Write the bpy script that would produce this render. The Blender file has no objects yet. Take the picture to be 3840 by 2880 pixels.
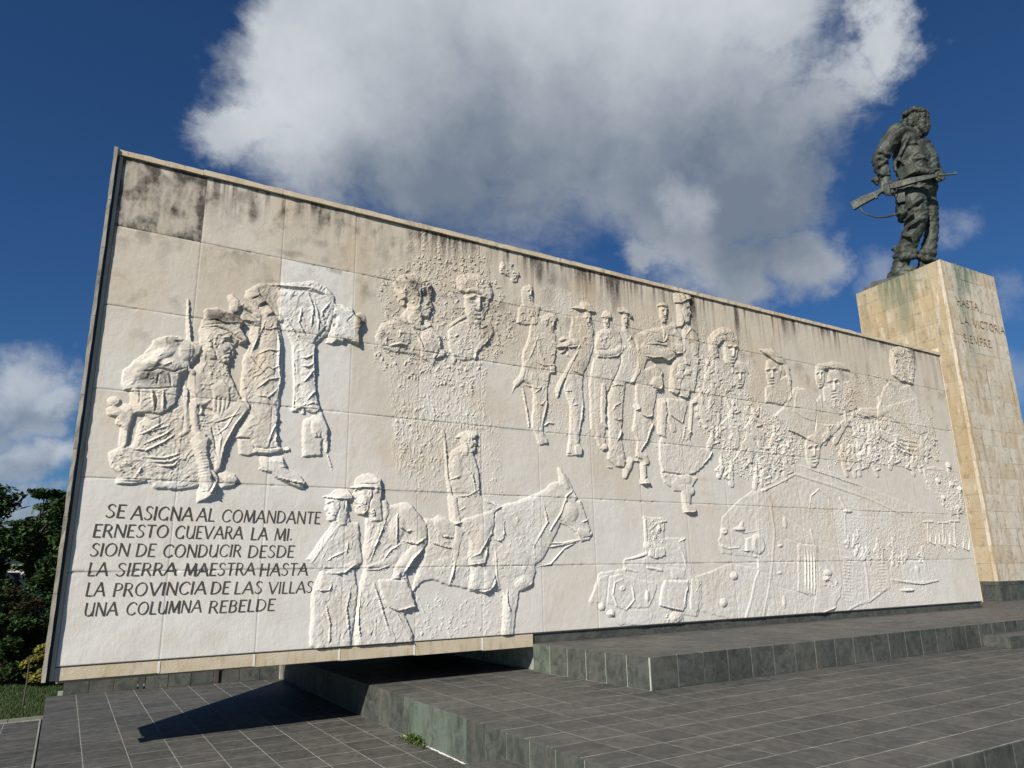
import bpy, bmesh, math, random
import numpy as np
from mathutils import Vector, Matrix, Quaternion
random.seed(7); np.random.seed(7)
sc=bpy.context.scene
COL=sc.collection
# ------------------------------------------------------------------ camera
CAM=Vector((0.0142,-8.48,0.8807))
RIGHT=Vector((0.856022,-0.51664,-0.0175815)); DOWN=Vector((0.115446,0.224214,-0.967678)); FWD=Vector((0.503883,0.826324,0.251576))
cd=bpy.data.cameras.new('camera'); cam=bpy.data.objects.new('camera',cd); COL.objects.link(cam)
cam.matrix_world=Matrix(((RIGHT.x,-DOWN.x,-FWD.x,CAM.x),(RIGHT.y,-DOWN.y,-FWD.y,CAM.y),(RIGHT.z,-DOWN.z,-FWD.z,CAM.z),(0,0,0,1)))
cd.sensor_width=36; cd.lens=25.171; cd.clip_start=.05; cd.clip_end=3000
sc.camera=cam
# ------------------------------------------------------------------ light
TX,TY=1.30,.74                                    # horizontal run of a shadow per metre of drop
sdir=Vector((TX,TY,-1)).normalized()              # direction the sunlight travels
EL=math.asin(-sdir.z); AZ=math.atan2(-sdir.x,-sdir.y)
sl=bpy.data.lights.new('sun','SUN'); sl.energy=4.0; sl.angle=math.radians(.53); sl.color=(1,.93,.83)
so=bpy.data.objects.new('sun',sl); COL.objects.link(so); so.rotation_euler=sdir.to_track_quat('-Z','Y').to_euler()
sc.view_settings.view_transform='Standard'; sc.view_settings.look='None'; sc.view_settings.gamma=1; sc.view_settings.exposure=0.68
sc.view_settings.use_curve_mapping=False
# ------------------------------------------------------------------ node helper
class NT:
    def __init__(s,nt): s.nt=nt; s.L=nt.links
    def n(s,t,**kw):
        nd=s.nt.nodes.new(t)
        for k,v in kw.items():
            if k=='ins':
                for a,b in v.items(): s.set(nd,a,b)
            else: setattr(nd,k,v)
        return nd
    def set(s,nd,a,b):
        i=nd.inputs[a]
        if isinstance(b,bpy.types.NodeSocket): s.L.new(b,i)
        else: i.default_value=b
    def m(s,op,a,b=None,c=None,clamp=False):
        nd=s.n('ShaderNodeMath',operation=op,use_clamp=clamp); s.set(nd,0,a)
        if b is not None: s.set(nd,1,b)
        if c is not None: s.set(nd,2,c)
        return nd.outputs[0]
    def v(s,op,a,b=None,out=0):
        nd=s.n('ShaderNodeVectorMath',operation=op); s.set(nd,0,a)
        if b is not None: s.set(nd,1,b)
        return nd.outputs[out]
    def noise(s,vec,scale,detail=4,rough=.55,dist=0,w=None):
        nd=s.n('ShaderNodeTexNoise'); s.set(nd,'Vector',vec); nd.inputs['Scale'].default_value=scale; nd.inputs['Detail'].default_value=detail
        nd.inputs['Roughness'].default_value=rough; nd.inputs['Distortion'].default_value=dist
        return nd
    def ramp(s,f,a,b,c=0.,d=1.,smooth=True):
        nd=s.n('ShaderNodeMapRange',interpolation_type='SMOOTHSTEP' if smooth else 'LINEAR')
        s.set(nd,0,f)
        for i,x in enumerate((a,b,c,d)): s.set(nd,i+1,x)
        return nd.outputs[0]
    def mix(s,f,a,b,mode='MIX'):
        nd=s.n('ShaderNodeMix',data_type='RGBA',blend_type=mode)
        def st(i,x):
            if isinstance(x,bpy.types.NodeSocket): s.L.new(x,nd.inputs[i])
            else: nd.inputs[i].default_value=(*x,1) if len(x)==3 else x
        if isinstance(f,bpy.types.NodeSocket): s.L.new(f,nd.inputs[0])
        else: nd.inputs[0].default_value=f
        st(6,a); st(7,b); return nd.outputs[2]
    def scale(s,vec,k):
        return s.v('MULTIPLY',vec,k)
# ------------------------------------------------------------------ world: sky and clouds at infinite distance
w=bpy.data.worlds.new('World'); sc.world=w; w.use_nodes=True
t=NT(w.node_tree); w.node_tree.nodes.clear()
sky=t.n('ShaderNodeTexSky',sky_type='NISHITA',sun_disc=False,sun_elevation=EL,sun_rotation=AZ,altitude=100,air_density=1.0,dust_density=.35,ozone_density=2.0)
skyc=t.mix(1.0,sky.outputs[0],(.27,.52,.82),'MULTIPLY')
gen=t.n('ShaderNodeTexCoord').outputs['Generated']
n1=t.noise(gen,5.0,9,.64); n2=t.noise(gen,19.0,8,.66)
off=t.v('SUBTRACT',n1.outputs['Color'],(.5,.5,.5)); off2=t.v('SUBTRACT',n2.outputs['Color'],(.5,.5,.5))
dv=t.v('ADD',gen,t.v('MULTIPLY',off,(.14,.14,.14))); dv=t.v('ADD',dv,t.v('MULTIPLY',off2,(.05,.05,.05)))
CL=[([0.163, 0.752, 0.638], 0.06), ([0.224, 0.729, 0.647], 0.097), ([0.296, 0.697, 0.654], 0.115), ([0.397, 0.642, 0.656], 0.133), ([0.493, 0.578, 0.65], 0.133), ([0.572, 0.516, 0.638], 0.121), ([0.628, 0.452, 0.633], 0.085), ([0.723, 0.368, 0.585], 0.036), ([0.72, 0.417, 0.555], 0.036), ([0.178, 0.795, 0.581], 0.079), ([0.266, 0.772, 0.578], 0.115), ([0.377, 0.73, 0.57], 0.133), ([0.484, 0.673, 0.559], 0.133), ([0.577, 0.596, 0.558], 0.133), ([0.647, 0.521, 0.557], 0.103), ([0.701, 0.486, 0.522], 0.067), ([0.716, 0.448, 0.536], 0.042), ([0.223, 0.821, 0.525], 0.079), ([0.338, 0.788, 0.515], 0.067), ([0.124, 0.839, 0.53], 0.042), ([0.618, 0.624, 0.478], 0.073), ([0.69, 0.556, 0.464], 0.091), ([0.73, 0.495, 0.471], 0.042), ([0.676, 0.614, 0.407], 0.067), ([0.717, 0.592, 0.367], 0.048), ([0.756, 0.534, 0.379], 0.045), ([0.626, 0.667, 0.404], 0.03), ([0.654, 0.603, 0.457], 0.03), ([-0.07, 0.976, 0.207], 0.042), ([-0.033, 0.979, 0.203], 0.027), ([-0.1, 0.979, 0.177], 0.048), ([-0.049, 0.982, 0.18], 0.027), ([-0.048, 0.99, 0.135], 0.029), ([-0.023, 0.99, 0.139], 0.024), ([-0.069, 0.989, 0.128], 0.018), ([-0.045, 0.996, 0.08], 0.027), ([-0.017, 0.997, 0.073], 0.024), ([-0.068, 0.996, 0.051], 0.036), ([-0.029, 0.969, 0.244], 0.013), ([0.885, 0.352, 0.306], 0.027), ([0.84, 0.387, 0.38], 0.024), ([0.814, 0.47, 0.342], 0.024), ([0.871, 0.36, 0.335], 0.011), ([0.9, 0.38, 0.212], 0.03), ([0.822, 0.408, 0.397], 0.018)]
def field(vec,items):
    cur=None
    for c,r in items:
        d=t.v('DISTANCE',vec,c,out=1)
        f=t.m('MULTIPLY_ADD',d,-1/(r*1.6),1.0)
        cur=f if cur is None else t.m('MAXIMUM',cur,f)
    return cur
big=field(dv,CL[:27]); sml=field(dv,CL[27:38]); fnt=field(dv,CL[38:])
wob=t.m('MULTIPLY',t.m('SUBTRACT',t.noise(gen,8,9,.58).outputs[0],.5),.75)
wisp=t.m('MULTIPLY',t.m('SUBTRACT',t.noise(t.v('MULTIPLY',gen,(6,6,14)),1.6,9,.68,1.2).outputs[0],.5),.45)
mb=t.ramp(t.m('ADD',t.m('ADD',big,wob),wisp),.08,.66)
ms=t.ramp(t.m("ADD",sml,wob),.02,.75,0,.75)
mf=t.ramp(t.m('ADD',fnt,wob),.05,.95,0,.42)
mask=t.m('MAXIMUM',t.m('MAXIMUM',mb,ms),mf)
# thickness: the deep middle and the underside of the cumulus are grey, its rims bright
dark=field(dv,[((.40,.755,.53),.16),((.50,.69,.52),.15),((.60,.60,.50),.14),((.66,.52,.50),.12),((.69,.55,.42),.10),((.33,.80,.51),.09),((.73,.46,.46),.08),((-.06,.983,.175),.035),((-.01,.983,.178),.025),((-.045,.993,.115),.03),((-.05,.996,.06),.05)])
lit=field(dv,[((.20,.78,.60),.07),((.25,.73,.65),.10),((.42,.62,.66),.10),((.54,.53,.65),.10),((.62,.47,.62),.08),((.19,.80,.57),.06),((.70,.38,.60),.06),((.655,.605,.455),.022),((-.075,.968,.232),.035),((-.025,.972,.222),.025),((-.045,.988,.155),.022),((-.01,.989,.150),.018),((-.05,.995,.1),.02)])
tex=t.noise(gen,6.5,8,.58).outputs[0]
g=t.m('MULTIPLY_ADD',t.ramp(dark,-.15,.85),-.50,.56)
g=t.m('ADD',g,t.m('MULTIPLY',t.ramp(lit,-.4,.8),.34))
g=t.m('ADD',g,t.m('MULTIPLY',t.m('SUBTRACT',tex,.5),.85))
ccol=t.mix(t.m('MULTIPLY',g,1.0,clamp=True),(2.2,2.75,3.6),(8.2,8.6,9.1))
bgc=t.mix(mask,skyc,ccol)
bg=t.n('ShaderNodeBackground'); t.set(bg,0,bgc); bg.inputs[1].default_value=.05
t.L.new(bg.outputs[0],t.n('ShaderNodeOutputWorld').inputs[0])
# ------------------------------------------------------------------ materials
def mat(name):
    m=bpy.data.materials.new(name); m.use_nodes=True; m.node_tree.nodes.clear(); t=NT(m.node_tree)
    b=t.n('ShaderNodeBsdfPrincipled'); o=t.n('ShaderNodeOutputMaterial'); t.L.new(b.outputs[0],o.inputs[0]); b.inputs['Specular IOR Level'].default_value=.3
    return m,t,b
def bump(t,b,h,strength=.3,dist=.01):
    nd=t.n('ShaderNodeBump'); nd.inputs['Strength'].default_value=strength; nd.inputs['Distance'].default_value=dist
    t.set(nd,'Height',h); t.L.new(nd.outputs[0],b.inputs['Normal'])
def geopos(t): return t.n('ShaderNodeNewGeometry').outputs['Position']
def attr(t,name): return t.n('ShaderNodeAttribute',attribute_type='GEOMETRY',attribute_name=name).outputs['Fac']
# cast stone of the relief; 'tone' = the batch of each cast panel, 'mould' = mapped lichen and run-off
mStone,t,b=mat('cast_stone'); p=geopos(t)
tone=attr(t,'tone'); mould=attr(t,'mould'); warm=attr(t,'warm')
base=t.mix(tone,(.56,.495,.395),(.69,.675,.63))
base=t.mix(t.m('MULTIPLY',warm,.55,clamp=True),base,(.56,.42,.25))
nA=t.noise(p,2.3,6,.6).outputs[0]; nB=t.noise(p,24,6,.7).outputs[0]
base=t.mix(t.ramp(nA,.45,.75,0,.30),base,(.47,.41,.32))
base=t.mix(t.ramp(nB,.55,.8,0,.15),base,(.42,.37,.30))
sv=t.v('MULTIPLY',p,(9,9,.7)); nS=t.noise(sv,1,5,.6).outputs[0]
mk=t.m('MULTIPLY',mould,t.ramp(t.m('ADD',nB,t.m('MULTIPLY',nS,.6)),.40,1.10,.55,1.25),clamp=True)
base=t.mix(mk,base,(.085,.075,.062)); t.set(b,'Base Color',base); b.inputs['Roughness'].default_value=.85
bump(t,b,t.m('ADD',t.noise(p,60,5,.7).outputs[0],t.m('MULTIPLY',t.noise(t.v('MULTIPLY',p,(30,30,12)),1,5,.65).outputs[0],1.3)),.22,.008)
# rough plain concrete / coping
def concrete(name,c1,c2,stain,sc_=1.0,bs=.4):
    m,t,b=mat(name); p=geopos(t)
    c=t.mix(t.ramp(t.noise(p,3*sc_,6,.6).outputs[0],.35,.7),c1,c2)
    c=t.mix(t.ramp(t.noise(t.v('MULTIPLY',p,(3,3,1)),4,6,.65).outputs[0],.5,.78,0,.8),c,stain)
    t.set(b,'Base Color',c); b.inputs['Roughness'].default_value=.85
    bump(t,b,t.noise(p,45,5,.7).outputs[0],bs,.01); return m
mCoping=concrete('coping_stone',(.60,.52,.38),(.50,.42,.29),(.26,.21,.14))
mBeam=concrete('beam_stone',(.58,.51,.39),(.50,.42,.28),(.30,.25,.15))
mFlange=concrete('grey_render',(.30,.28,.23),(.36,.34,.28),(.06,.055,.045))
mGasket=concrete('dark_joint',(.05,.05,.05),(.10,.09,.08),(.03,.03,.03))
mConc=concrete('rear_concrete',(.40,.37,.32),(.33,.30,.26),(.18,.16,.13))
mGrout=concrete('grout',(.20,.22,.19),(.34,.36,.31),(.09,.10,.09),3)
mGroutL=concrete('pale_grout',(.36,.40,.34),(.46,.49,.42),(.20,.24,.19),4)
mPaint=concrete('engraved_paint',(.065,.055,.034),(.13,.11,.075),(.045,.035,.025),9,.2)
mEngr=concrete('weathered_lettering',(.22,.18,.12),(.34,.28,.20),(.10,.08,.05),6,.3)
# slate tiles
def slate(name,c1,c2,c3,rough=.5,green=.0,spec=.35):
    m,t,b=mat(name); p=geopos(t); oi=t.n('ShaderNodeObjectInfo').outputs['Random']
    pp=t.v('ADD',p,t.n('ShaderNodeCombineXYZ',ins={0:t.m('MULTIPLY',oi,37.0),1:t.m('MULTIPLY',oi,11.0),2:t.m('MULTIPLY',oi,5.0)}).outputs[0])
    n=t.noise(pp,6.5,7,.62,1.4).outputs[0]
    c=t.mix(t.ramp(n,.38,.62),c1,c2); c=t.mix(t.ramp(t.noise(pp,3,4,.6,2.2).outputs[0],.52,.7,0,.6),c,c3)
    c=t.mix(1.0,c,t.n('ShaderNodeCombineColor',ins={0:t.m('MULTIPLY_ADD',oi,.34,.83),1:t.m('MULTIPLY_ADD',oi,.32,.84),2:t.m('MULTIPLY_ADD',oi,.30,.85)}).outputs[0],'MULTIPLY')
    dust=t.ramp(t.noise(t.v('MULTIPLY',p,(1.2,4,1)),1.6,6,.7).outputs[0],.45,.75,0,.45)
    c=t.mix(dust,c,(.15,.14,.115))
    if green>0:
        gm=t.m('MULTIPLY',t.ramp(t.noise(t.v('MULTIPLY',p,(1,1,.6)),2.2,4,.6).outputs[0],.42,.62),green)
        c=t.mix(gm,c,(.115,.15,.12))
    t.set(b,'Base Color',c); b.inputs['Roughness'].default_value=rough; b.inputs['Specular IOR Level'].default_value=spec
    bump(t,b,t.noise(pp,14,7,.7).outputs[0],.5,.006); return m
mTile=slate('slate_paving',(.060,.060,.055),(.094,.092,.083),(.044,.046,.044),.62,0,.25)
mRiser=slate('slate_riser',(.050,.056,.050),(.080,.088,.078),(.030,.031,.028),.6,0,.25)
mRiserG=slate('slate_riser_limed',(.055,.07,.06),(.10,.12,.10),(.045,.04,.03),.6,.75,.25)
# ashlar of the plinth
mAsh,t,b=mat('ashlar_limestone'); p=geopos(t); oi=t.n('ShaderNodeObjectInfo').outputs['Random']
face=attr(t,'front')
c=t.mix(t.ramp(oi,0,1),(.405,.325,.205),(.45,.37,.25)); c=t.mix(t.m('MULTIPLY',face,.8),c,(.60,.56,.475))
c=t.mix(t.ramp(t.m('FRACT',t.m('MULTIPLY',oi,7.3)),.60,.95,0,.30),c,(.42,.29,.14))
nA=t.noise(t.v('MULTIPLY',p,(2.2,2.2,.9)),1.3,7,.65).outputs[0]
c=t.mix(t.ramp(nA,.46,.70,0,.55),c,(.40,.28,.14))
c=t.mix(t.ramp(t.noise(t.v('MULTIPLY',p,(3,3,.7)),1.7,6,.6).outputs[0],.52,.72,0,.6),c,(.66,.62,.54))
nD=t.noise(p,7,7,.7).outputs[0]; c=t.mix(t.ramp(nD,.52,.72,0,.7),c,(.17,.14,.10)); c=t.mix(t.ramp(t.noise(t.v('MULTIPLY',p,(5,5,.5)),1.4,6,.65).outputs[0],.50,.70,0,.55),c,(.20,.165,.11))
cop=attr(t,'copper'); cm=t.m('MULTIPLY',cop,t.ramp(t.noise(t.v('MULTIPLY',p,(6,6,.8)),1.5,5,.6).outputs[0],.35,.6,.45,1.),clamp=True)
c=t.mix(cm,c,(.055,.125,.09))
t.set(b,'Base Color',c); b.inputs['Roughness'].default_value=.85; bump(t,b,t.m('ADD',nD,t.noise(p,30,5,.7).outputs[0]),.6,.015)
# bronze
mBronze,t,b=mat('weathered_bronze'); p=geopos(t)
c=t.mix(t.ramp(t.noise(p,2.2,6,.65).outputs[0],.40,.66),(.034,.037,.031),(.075,.088,.072))
c=t.mix(t.ramp(t.noise(t.v('MULTIPLY',p,(3,3,1)),2.5,6,.7).outputs[0],.54,.72,0,.8),c,(.10,.165,.13))
c=t.mix(t.ramp(t.noise(p,6,6,.7).outputs[0],.56,.72,0,.8),c,(.045,.030,.022))
t.set(b,'Base Color',c); b.inputs['Roughness'].default_value=.55; b.inputs['Metallic'].default_value=.15; bump(t,b,t.noise(p,14,6,.7).outputs[0],.5,.03)
def leafmat(name,c1,c2,trans=.3):
    m,t,b=mat(name); oi=t.n('ShaderNodeNewGeometry').outputs['Random Per Island']
    t.set(b,'Base Color',t.mix(oi,c1,c2)); b.inputs['Roughness'].default_value=.6
    b.inputs['Specular IOR Level'].default_value=.2
    return m
mLeafD=leafmat('dark_leaves',(.020,.040,.012),(.045,.085,.022)); mLeafM=leafmat('green_leaves',(.035,.07,.02),(.07,.12,.035)); mLeafY=leafmat('yellow_leaves',(.10,.13,.03),(.30,.25,.05)); mLeafR=leafmat('flame_flowers',(.05,.018,.010),(.025,.05,.015)); mWeed=leafmat('weed_leaves',(.05,.10,.02),(.13,.18,.04))
mBark=concrete('bark',(.10,.08,.06),(.06,.05,.04),(.03,.03,.02),3)
mWhite=concrete('white_wall',(.75,.74,.70),(.70,.68,.64),(.5,.48,.44))
mGlass,t,b=mat('dark_window'); b.inputs['Base Color'].default_value=(.03,.04,.05,1); b.inputs['Roughness'].default_value=.15
mGrass=concrete('lawn',(.035,.045,.014),(.055,.06,.022),(.06,.05,.03),4,.8)  # green kept dark: the trees' shade is put into the lawn colour
mKerb=concrete('kerb_concrete',(.20,.19,.16),(.16,.15,.13),(.15,.14,.11),3)
# ------------------------------------------------------------------ object helpers
def link(name,me,mt=None,parent=None,loc=None):
    o=bpy.data.objects.new(name,me); COL.objects.link(o)
    if mt is not None and me is not None and not me.materials: me.materials.append(mt)
    if parent is not None: o.parent=parent
    if loc is not None: o.location=loc
    return o
def tag(o,label=None,cat=None,group=None,kind=None):
    if label: o['label']=label
    if cat: o['category']=cat
    if group: o['group']=group
    if kind: o['kind']=kind
    return o
def empty(name,loc=(0,0,0)):
    o=bpy.data.objects.new(name,None); COL.objects.link(o); o.location=loc; return o
def mesh(name,V,Fc,smooth=False):
    me=bpy.data.meshes.new(name); me.from_pydata([tuple(v) for v in V],[],Fc); me.update()
    if smooth:
        for q in me.polygons: q.use_smooth=True
    return me
class MB:
    def __init__(s): s.V=[];s.F=[]
    def add(s,V,F):
        n=len(s.V); s.V+= [tuple(v) for v in V]; s.F+=[tuple(i+n for i in f) for f in F]
    def box(s,x0,x1,y0,y1,z0,z1,M=None,bev=0):
        if bev:
            b=bev; V=[(x0,y0,z0),(x1,y0,z0),(x1,y1,z0),(x0,y1,z0),(x0,y0,z1-b),(x1,y0,z1-b),(x1,y1,z1-b),(x0,y1,z1-b),(x0+b,y0+b,z1),(x1-b,y0+b,z1),(x1-b,y1-b,z1),(x0+b,y1-b,z1)]
            F=[(3,2,1,0),(0,1,5,4),(1,2,6,5),(2,3,7,6),(3,0,4,7),(4,5,9,8),(5,6,10,9),(6,7,11,10),(7,4,8,11),(8,9,10,11)]
        else:
            V=[(x0,y0,z0),(x1,y0,z0),(x1,y1,z0),(x0,y1,z0),(x0,y0,z1),(x1,y0,z1),(x1,y1,z1),(x0,y1,z1)]
            F=[(3,2,1,0),(0,1,5,4),(1,2,6,5),(2,3,7,6),(3,0,4,7),(4,5,6,7)]
        if M is not None: V=[tuple(M@Vector(v)) for v in V]
        s.add(V,F)
    def prism(s,poly,z0,z1):
        n=len(poly); V=[(x,y,z0) for x,y in poly]+[(x,y,z1) for x,y in poly]
        F=[tuple(range(n-1,-1,-1)),tuple(range(n,2*n))]+[(i,(i+1)%n,n+(i+1)%n,n+i) for i in range(n)]
        s.add(V,F)
    def tube(s,pts,rad,seg=8):
        rings=[];n0=len(s.V);pts=[Vector(p) for p in pts]
        for i,pnt in enumerate(pts):
            d=(pts[min(i+1,len(pts)-1)]-pts[max(i-1,0)]).normalized()
            a=d.orthogonal().normalized() if i==0 else (pa-d*pa.dot(d)).normalized(); pa=a; bb=d.cross(a)
            for k in range(seg):
                an=2*math.pi*k/seg; s.V.append(tuple(pnt+(a*math.cos(an)+bb*math.sin(an))*rad[i]))
        m=len(pts)
        for i in range(m-1):
            for k in range(seg):
                s.F.append((n0+i*seg+k,n0+i*seg+(k+1)%seg,n0+(i+1)*seg+(k+1)%seg,n0+(i+1)*seg+k))
        s.F.append(tuple(n0+k for k in range(seg-1,-1,-1))); s.F.append(tuple(n0+(m-1)*seg+k for k in range(seg)))
    def build(s,name,mt,parent=None,smooth=False,loc=None):
        return link(name,mesh(name,s.V,s.F,smooth),mt,parent,loc)
# ------------------------------------------------------------------ terrain, plaza and decks
Z3,Z2,Z1,Z0=-.07,-.412,-.785,-.935
m=MB(); m.box(-400,400,-200,600,Z0-.8,Z0-.045); g=m.build('lawn_ground',mGrass); tag(g,kind='structure')
T=.392
def tilemesh(tx,ty,h=.012,b=.0012):
    m=MB(); m.box(0,tx-.009,0,ty-.015,-h,0,bev=b); return mesh('tile',m.V,m.F)
def pave(name,poly,x0,x1,y0,y1,z,mt,tx,ty,inside,near,maxn=290,zb=None,off=0):
    """a floor: bedding slab with tiles; the nearest tiles are parts, the rest one stuff part"""
    m=MB(); m.prism(poly,(zb if zb is not None else z-.2),z-.0018); fl=m.build(name,mGrout); tag(fl,kind='structure')
    me=tilemesh(tx,ty); me.materials.append(mt)
    cells=[]
    i0=int(math.floor(x0/tx));
    nx=int(math.ceil((x1-x0)/tx)); ny=int(math.ceil((y1-y0)/ty))
    for i in range(nx):
        for j in range(ny):
            cx=x0+i*tx; cy=y1-(j+1)*ty-(off if i%2 else 0)
            if inside(cx,cy,tx,ty): cells.append((cx,cy))
    cells.sort(key=lambda c: near(c[0]+tx/2,c[1]+ty/2))
    rest=MB()
    for k,(cx,cy) in enumerate(cells):
        dz=random.uniform(-.0006,.0006)
        if k<maxn: link('tile',me,None,fl,(cx+.0045,cy+.0075,z+dz))
        else: rest.box(cx+.0045,cx+tx-.0045,cy+.0075,cy+ty-.0075,z-.012,z+dz,bev=.0012)
    if rest.V: tag(rest.build('tile_field',mt,fl),kind='stuff')
    return fl
def vis(P):
    d=Vector(P)-CAM; f=d.dot(FWD)
    if f<.2: return None
    return (1920+2684.9*d.dot(RIGHT)/f, 1440+2684.9*d.dot(DOWN)/f)
def nearkey(z):
    def k(x,y):
        q=vis((x,y,z)); d=(Vector((x,y,z))-CAM).length
        if q is None or not(-150<q[0]<3990 and -150<q[1]<3030): d+=1000
        return d
    return k
def inrect(x0,x1,y0,y1): return lambda cx,cy,tx,ty: cx>=x0-.01 and cx+tx<=x1+.02 and cy>=y0-.01 and cy+ty<=y1+.02
# lower plaza (west of the middle deck)
pave('lower_plaza',[(-.02,-14),(3.4,-14),(3.4,5.2),(.13,5.2)],-.02,3.3,-14,4.66,Z1,mTile,.3775,.389,lambda cx,cy,tx,ty: cx>-.03+max(0,(cy+.4))*.028-.38 and cy<4.6,nearkey(Z1),270,Z0-.2)
m=MB(); m.prism([(-.030,-14),(-.0195,-14),(.130,5.2),(.118,5.2)],Z0-.01,Z1-.001); e=m.build('plaza_edge',mRiser); tag(e,kind='structure')
pave('lower_walk',[(-9,-14),(-.035,-14),(-.035,3.85),(-9,3.62)],-9.02,-.05,-14,3.62,Z0,mTile,.39,.39,inrect(-9.1,-.03,-14,3.6),nearkey(Z0),60,Z0-.3)
# middle deck
pave('middle_deck',[(3.29,-5.43),(40,-5.43),(40,12),(3.29,12)],3.285,40,-5.43,9.0,Z2,mTile,T,.37,lambda cx,cy,tx,ty: (cx<5.5 or cy+ty<-2.09) and cx<28 and cy>-5.45,nearkey(Z2),290,Z0-.2)
pave('front_apron',[(3.5,-14),(40,-14),(40,-5.46),(3.5,-5.46)],3.5,30,-9,-5.46,Z1-.004,mTile,T,T,inrect(3.5,14,-9,-5.4),nearkey(Z1),40,Z0-.2)
# upper deck (its left edge runs very slightly aslant)
UL=[(5.60,-2.10),(5.455,-.10)]
pave('upper_deck',[(5.63,-2.085),(32,-2.085),(32,9),(5.47,9),(5.47,1.0)],5.61,30,-2.09,-2.092+.398*27,Z3,mTile,.40,.398,lambda cx,cy,tx,ty: cy>-2.11,nearkey(Z3),200,Z2-.05)
m=MB(); m.prism([(5.607,-2.092),(5.63,-2.092),(5.63,1.0),(5.475,1.0)],Z2+.01,Z3-.006); e=m.build('deck_edge',mGrout,None); tag(e,kind='structure')
m=MB(); 
for k in range(8):
    ya=-2.088+k*.39; xa=5.602-(ya+2.1)*.0725; xb=5.602-(ya+.383+2.1)*.0725
    m.prism([(xa,ya),(5.618,ya),(5.618,ya+.383),(xb,ya+.383)],Z3-.012,Z3)
m.build('edge_tile',mTile,e)
def riser(name,p,q,zt,zb,tw,mt,label,cat=None,limed=0):
    """a row of upright tiles along p->q; faces to the right of the direction p->q"""
    p=Vector((*p,0));q=Vector((*q,0)); d=(q-p); L=d.length; d/=L; n=Vector((d.y,-d.x,0)); k=int(round(L/tw)); tw=L/k
    fl=empty(name,(p.x,p.y,zb)); tag(fl,kind='structure')
    bk=MB(); M=Matrix(((d.x,n.x,0,0),(d.y,n.y,0,0),(0,0,1,0),(0,0,0,1))).to_4x4()
    bk.box(0,L,-.02,.004,0,zt-zb-.006,M=M); bk.build('bedding',mGroutL,fl)
    mb=MB(); h=zt-zb; b=.003; W=tw-.011
    # tile upright: x along, z up, thickness outward
    V=[(0,0,.004),(W,0,.004),(W,0,h-.001),(0,0,h-.001),(b,.012,.004+b),(W-b,.012,.004+b),(W-b,.012,h-.001-b),(b,.012,h-.001-b)]
    V=[tuple(M@Vector(v)) for v in V]
    me=mesh('tile',V,[(0,1,5,4),(1,2,6,5),(2,3,7,6),(3,0,4,7),(4,5,6,7),(3,2,1,0)]); me.materials.append(mt)
    me2=mesh('tile',V,[(0,1,5,4),(1,2,6,5),(2,3,7,6),(3,0,4,7),(4,5,6,7),(3,2,1,0)]); me2.materials.append(mRiserG)
    for i in range(k):
        lim= i in limed if limed else False
        link('tile',me2 if lim else me,None,fl,d*(i*tw+.004)+n*random.uniform(-.0008,.0008))
    return fl
riser('middle_deck_riser',(3.283,6.7),(3.283,-5.44),Z2,Z1,.361,mRiser,'',limed={21,22,23,24})
riser('middle_deck_front_riser',(3.283,-5.437),(20.2,-5.437),Z2,Z1,.40,mRiser,'')
riser('upper_deck_riser',(5.447,.0),(5.602,-2.098),Z3,Z2,.35,mRiser,'',limed={0})
riser('upper_deck_front_riser',(5.602,-2.1),(27.6,-2.1),Z3,Z2,.40,mRiser,'')
# low intermediate steps
def step(name,x0,x1,y0,y1,zt,zb):
    m=MB(); m.box(x0+.006,x1,y0,y1,zb,zt-.0018); s_=m.build(name,mGrout); tag(s_,kind='structure')
    t_=MB(); n=max(1,int(round((x1-x0)/.395))); wx=(x1-x0)/n
    for i in range(n): t_.box(x0+i*wx+.004,x0+(i+1)*wx-.004,y0+.004,y1-.004,zt-.012,zt,bev=.003)
    tt=t_.build('tile',mTile,s_)
    me=MB()
    for i in range(n): me.box(x0+i*wx+.004,x0+(i+1)*wx-.004,y0-.012,y0-.001,zb+.004,zt-.001)
    me.build('front_tile',mRiser,s_)
    m=MB(); m.box(x0-.008,x0+.0055,y0-.01,y1,zb+.004,zt-.001); m.build('side_tile',mRiser,s_)
step('upper_step',12.47,20.5,-2.495,-2.115,-.24,Z2)
step('lower_step',2.9,3.26,-5.4,-2.95,-.60,Z1)
# ------------------------------------------------------------------ parapet behind the plaza
for k,(xa,ya,xb,yb) in enumerate(((.19,4.668,1.165,4.615),(1.262,4.61,2.235,4.50),(2.315,4.49,3.235,4.36))):
    t0=empty('parapet',(xa,ya,Z1)); d=Vector((xb-xa,yb-ya,0)); L=d.length; d/=L; n=Vector((d.y,-d.x,0))
    M=Matrix(((d.x,n.x,0,0),(d.y,n.y,0,0),(0,0,1,0),(0,0,0,1))).to_4x4(); H=.185
    m=MB(); m.box(0,L,-.16,-.002,0,H-.004,M=M); m.build('core',mRiser,t0)
    for i in range(3):
        m=MB(); m.box(i*L/3+.004,(i+1)*L/3-.004,0,.012,.003,H-.002,M=M); m.build('tile',mRiser,t0)
        m=MB(); m.box(i*L/3+.004,(i+1)*L/3-.004,-.16,-.003,H-.003,H+.008,M=M); m.build('cap_tile',mTile,t0)
    tag(t0,['low slate parapet length nearest the lawn','middle length of low slate parapet between two posts','low slate parapet length ending at the deck step'][k],'parapet','low tiled parapet lengths behind the plaza')
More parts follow.
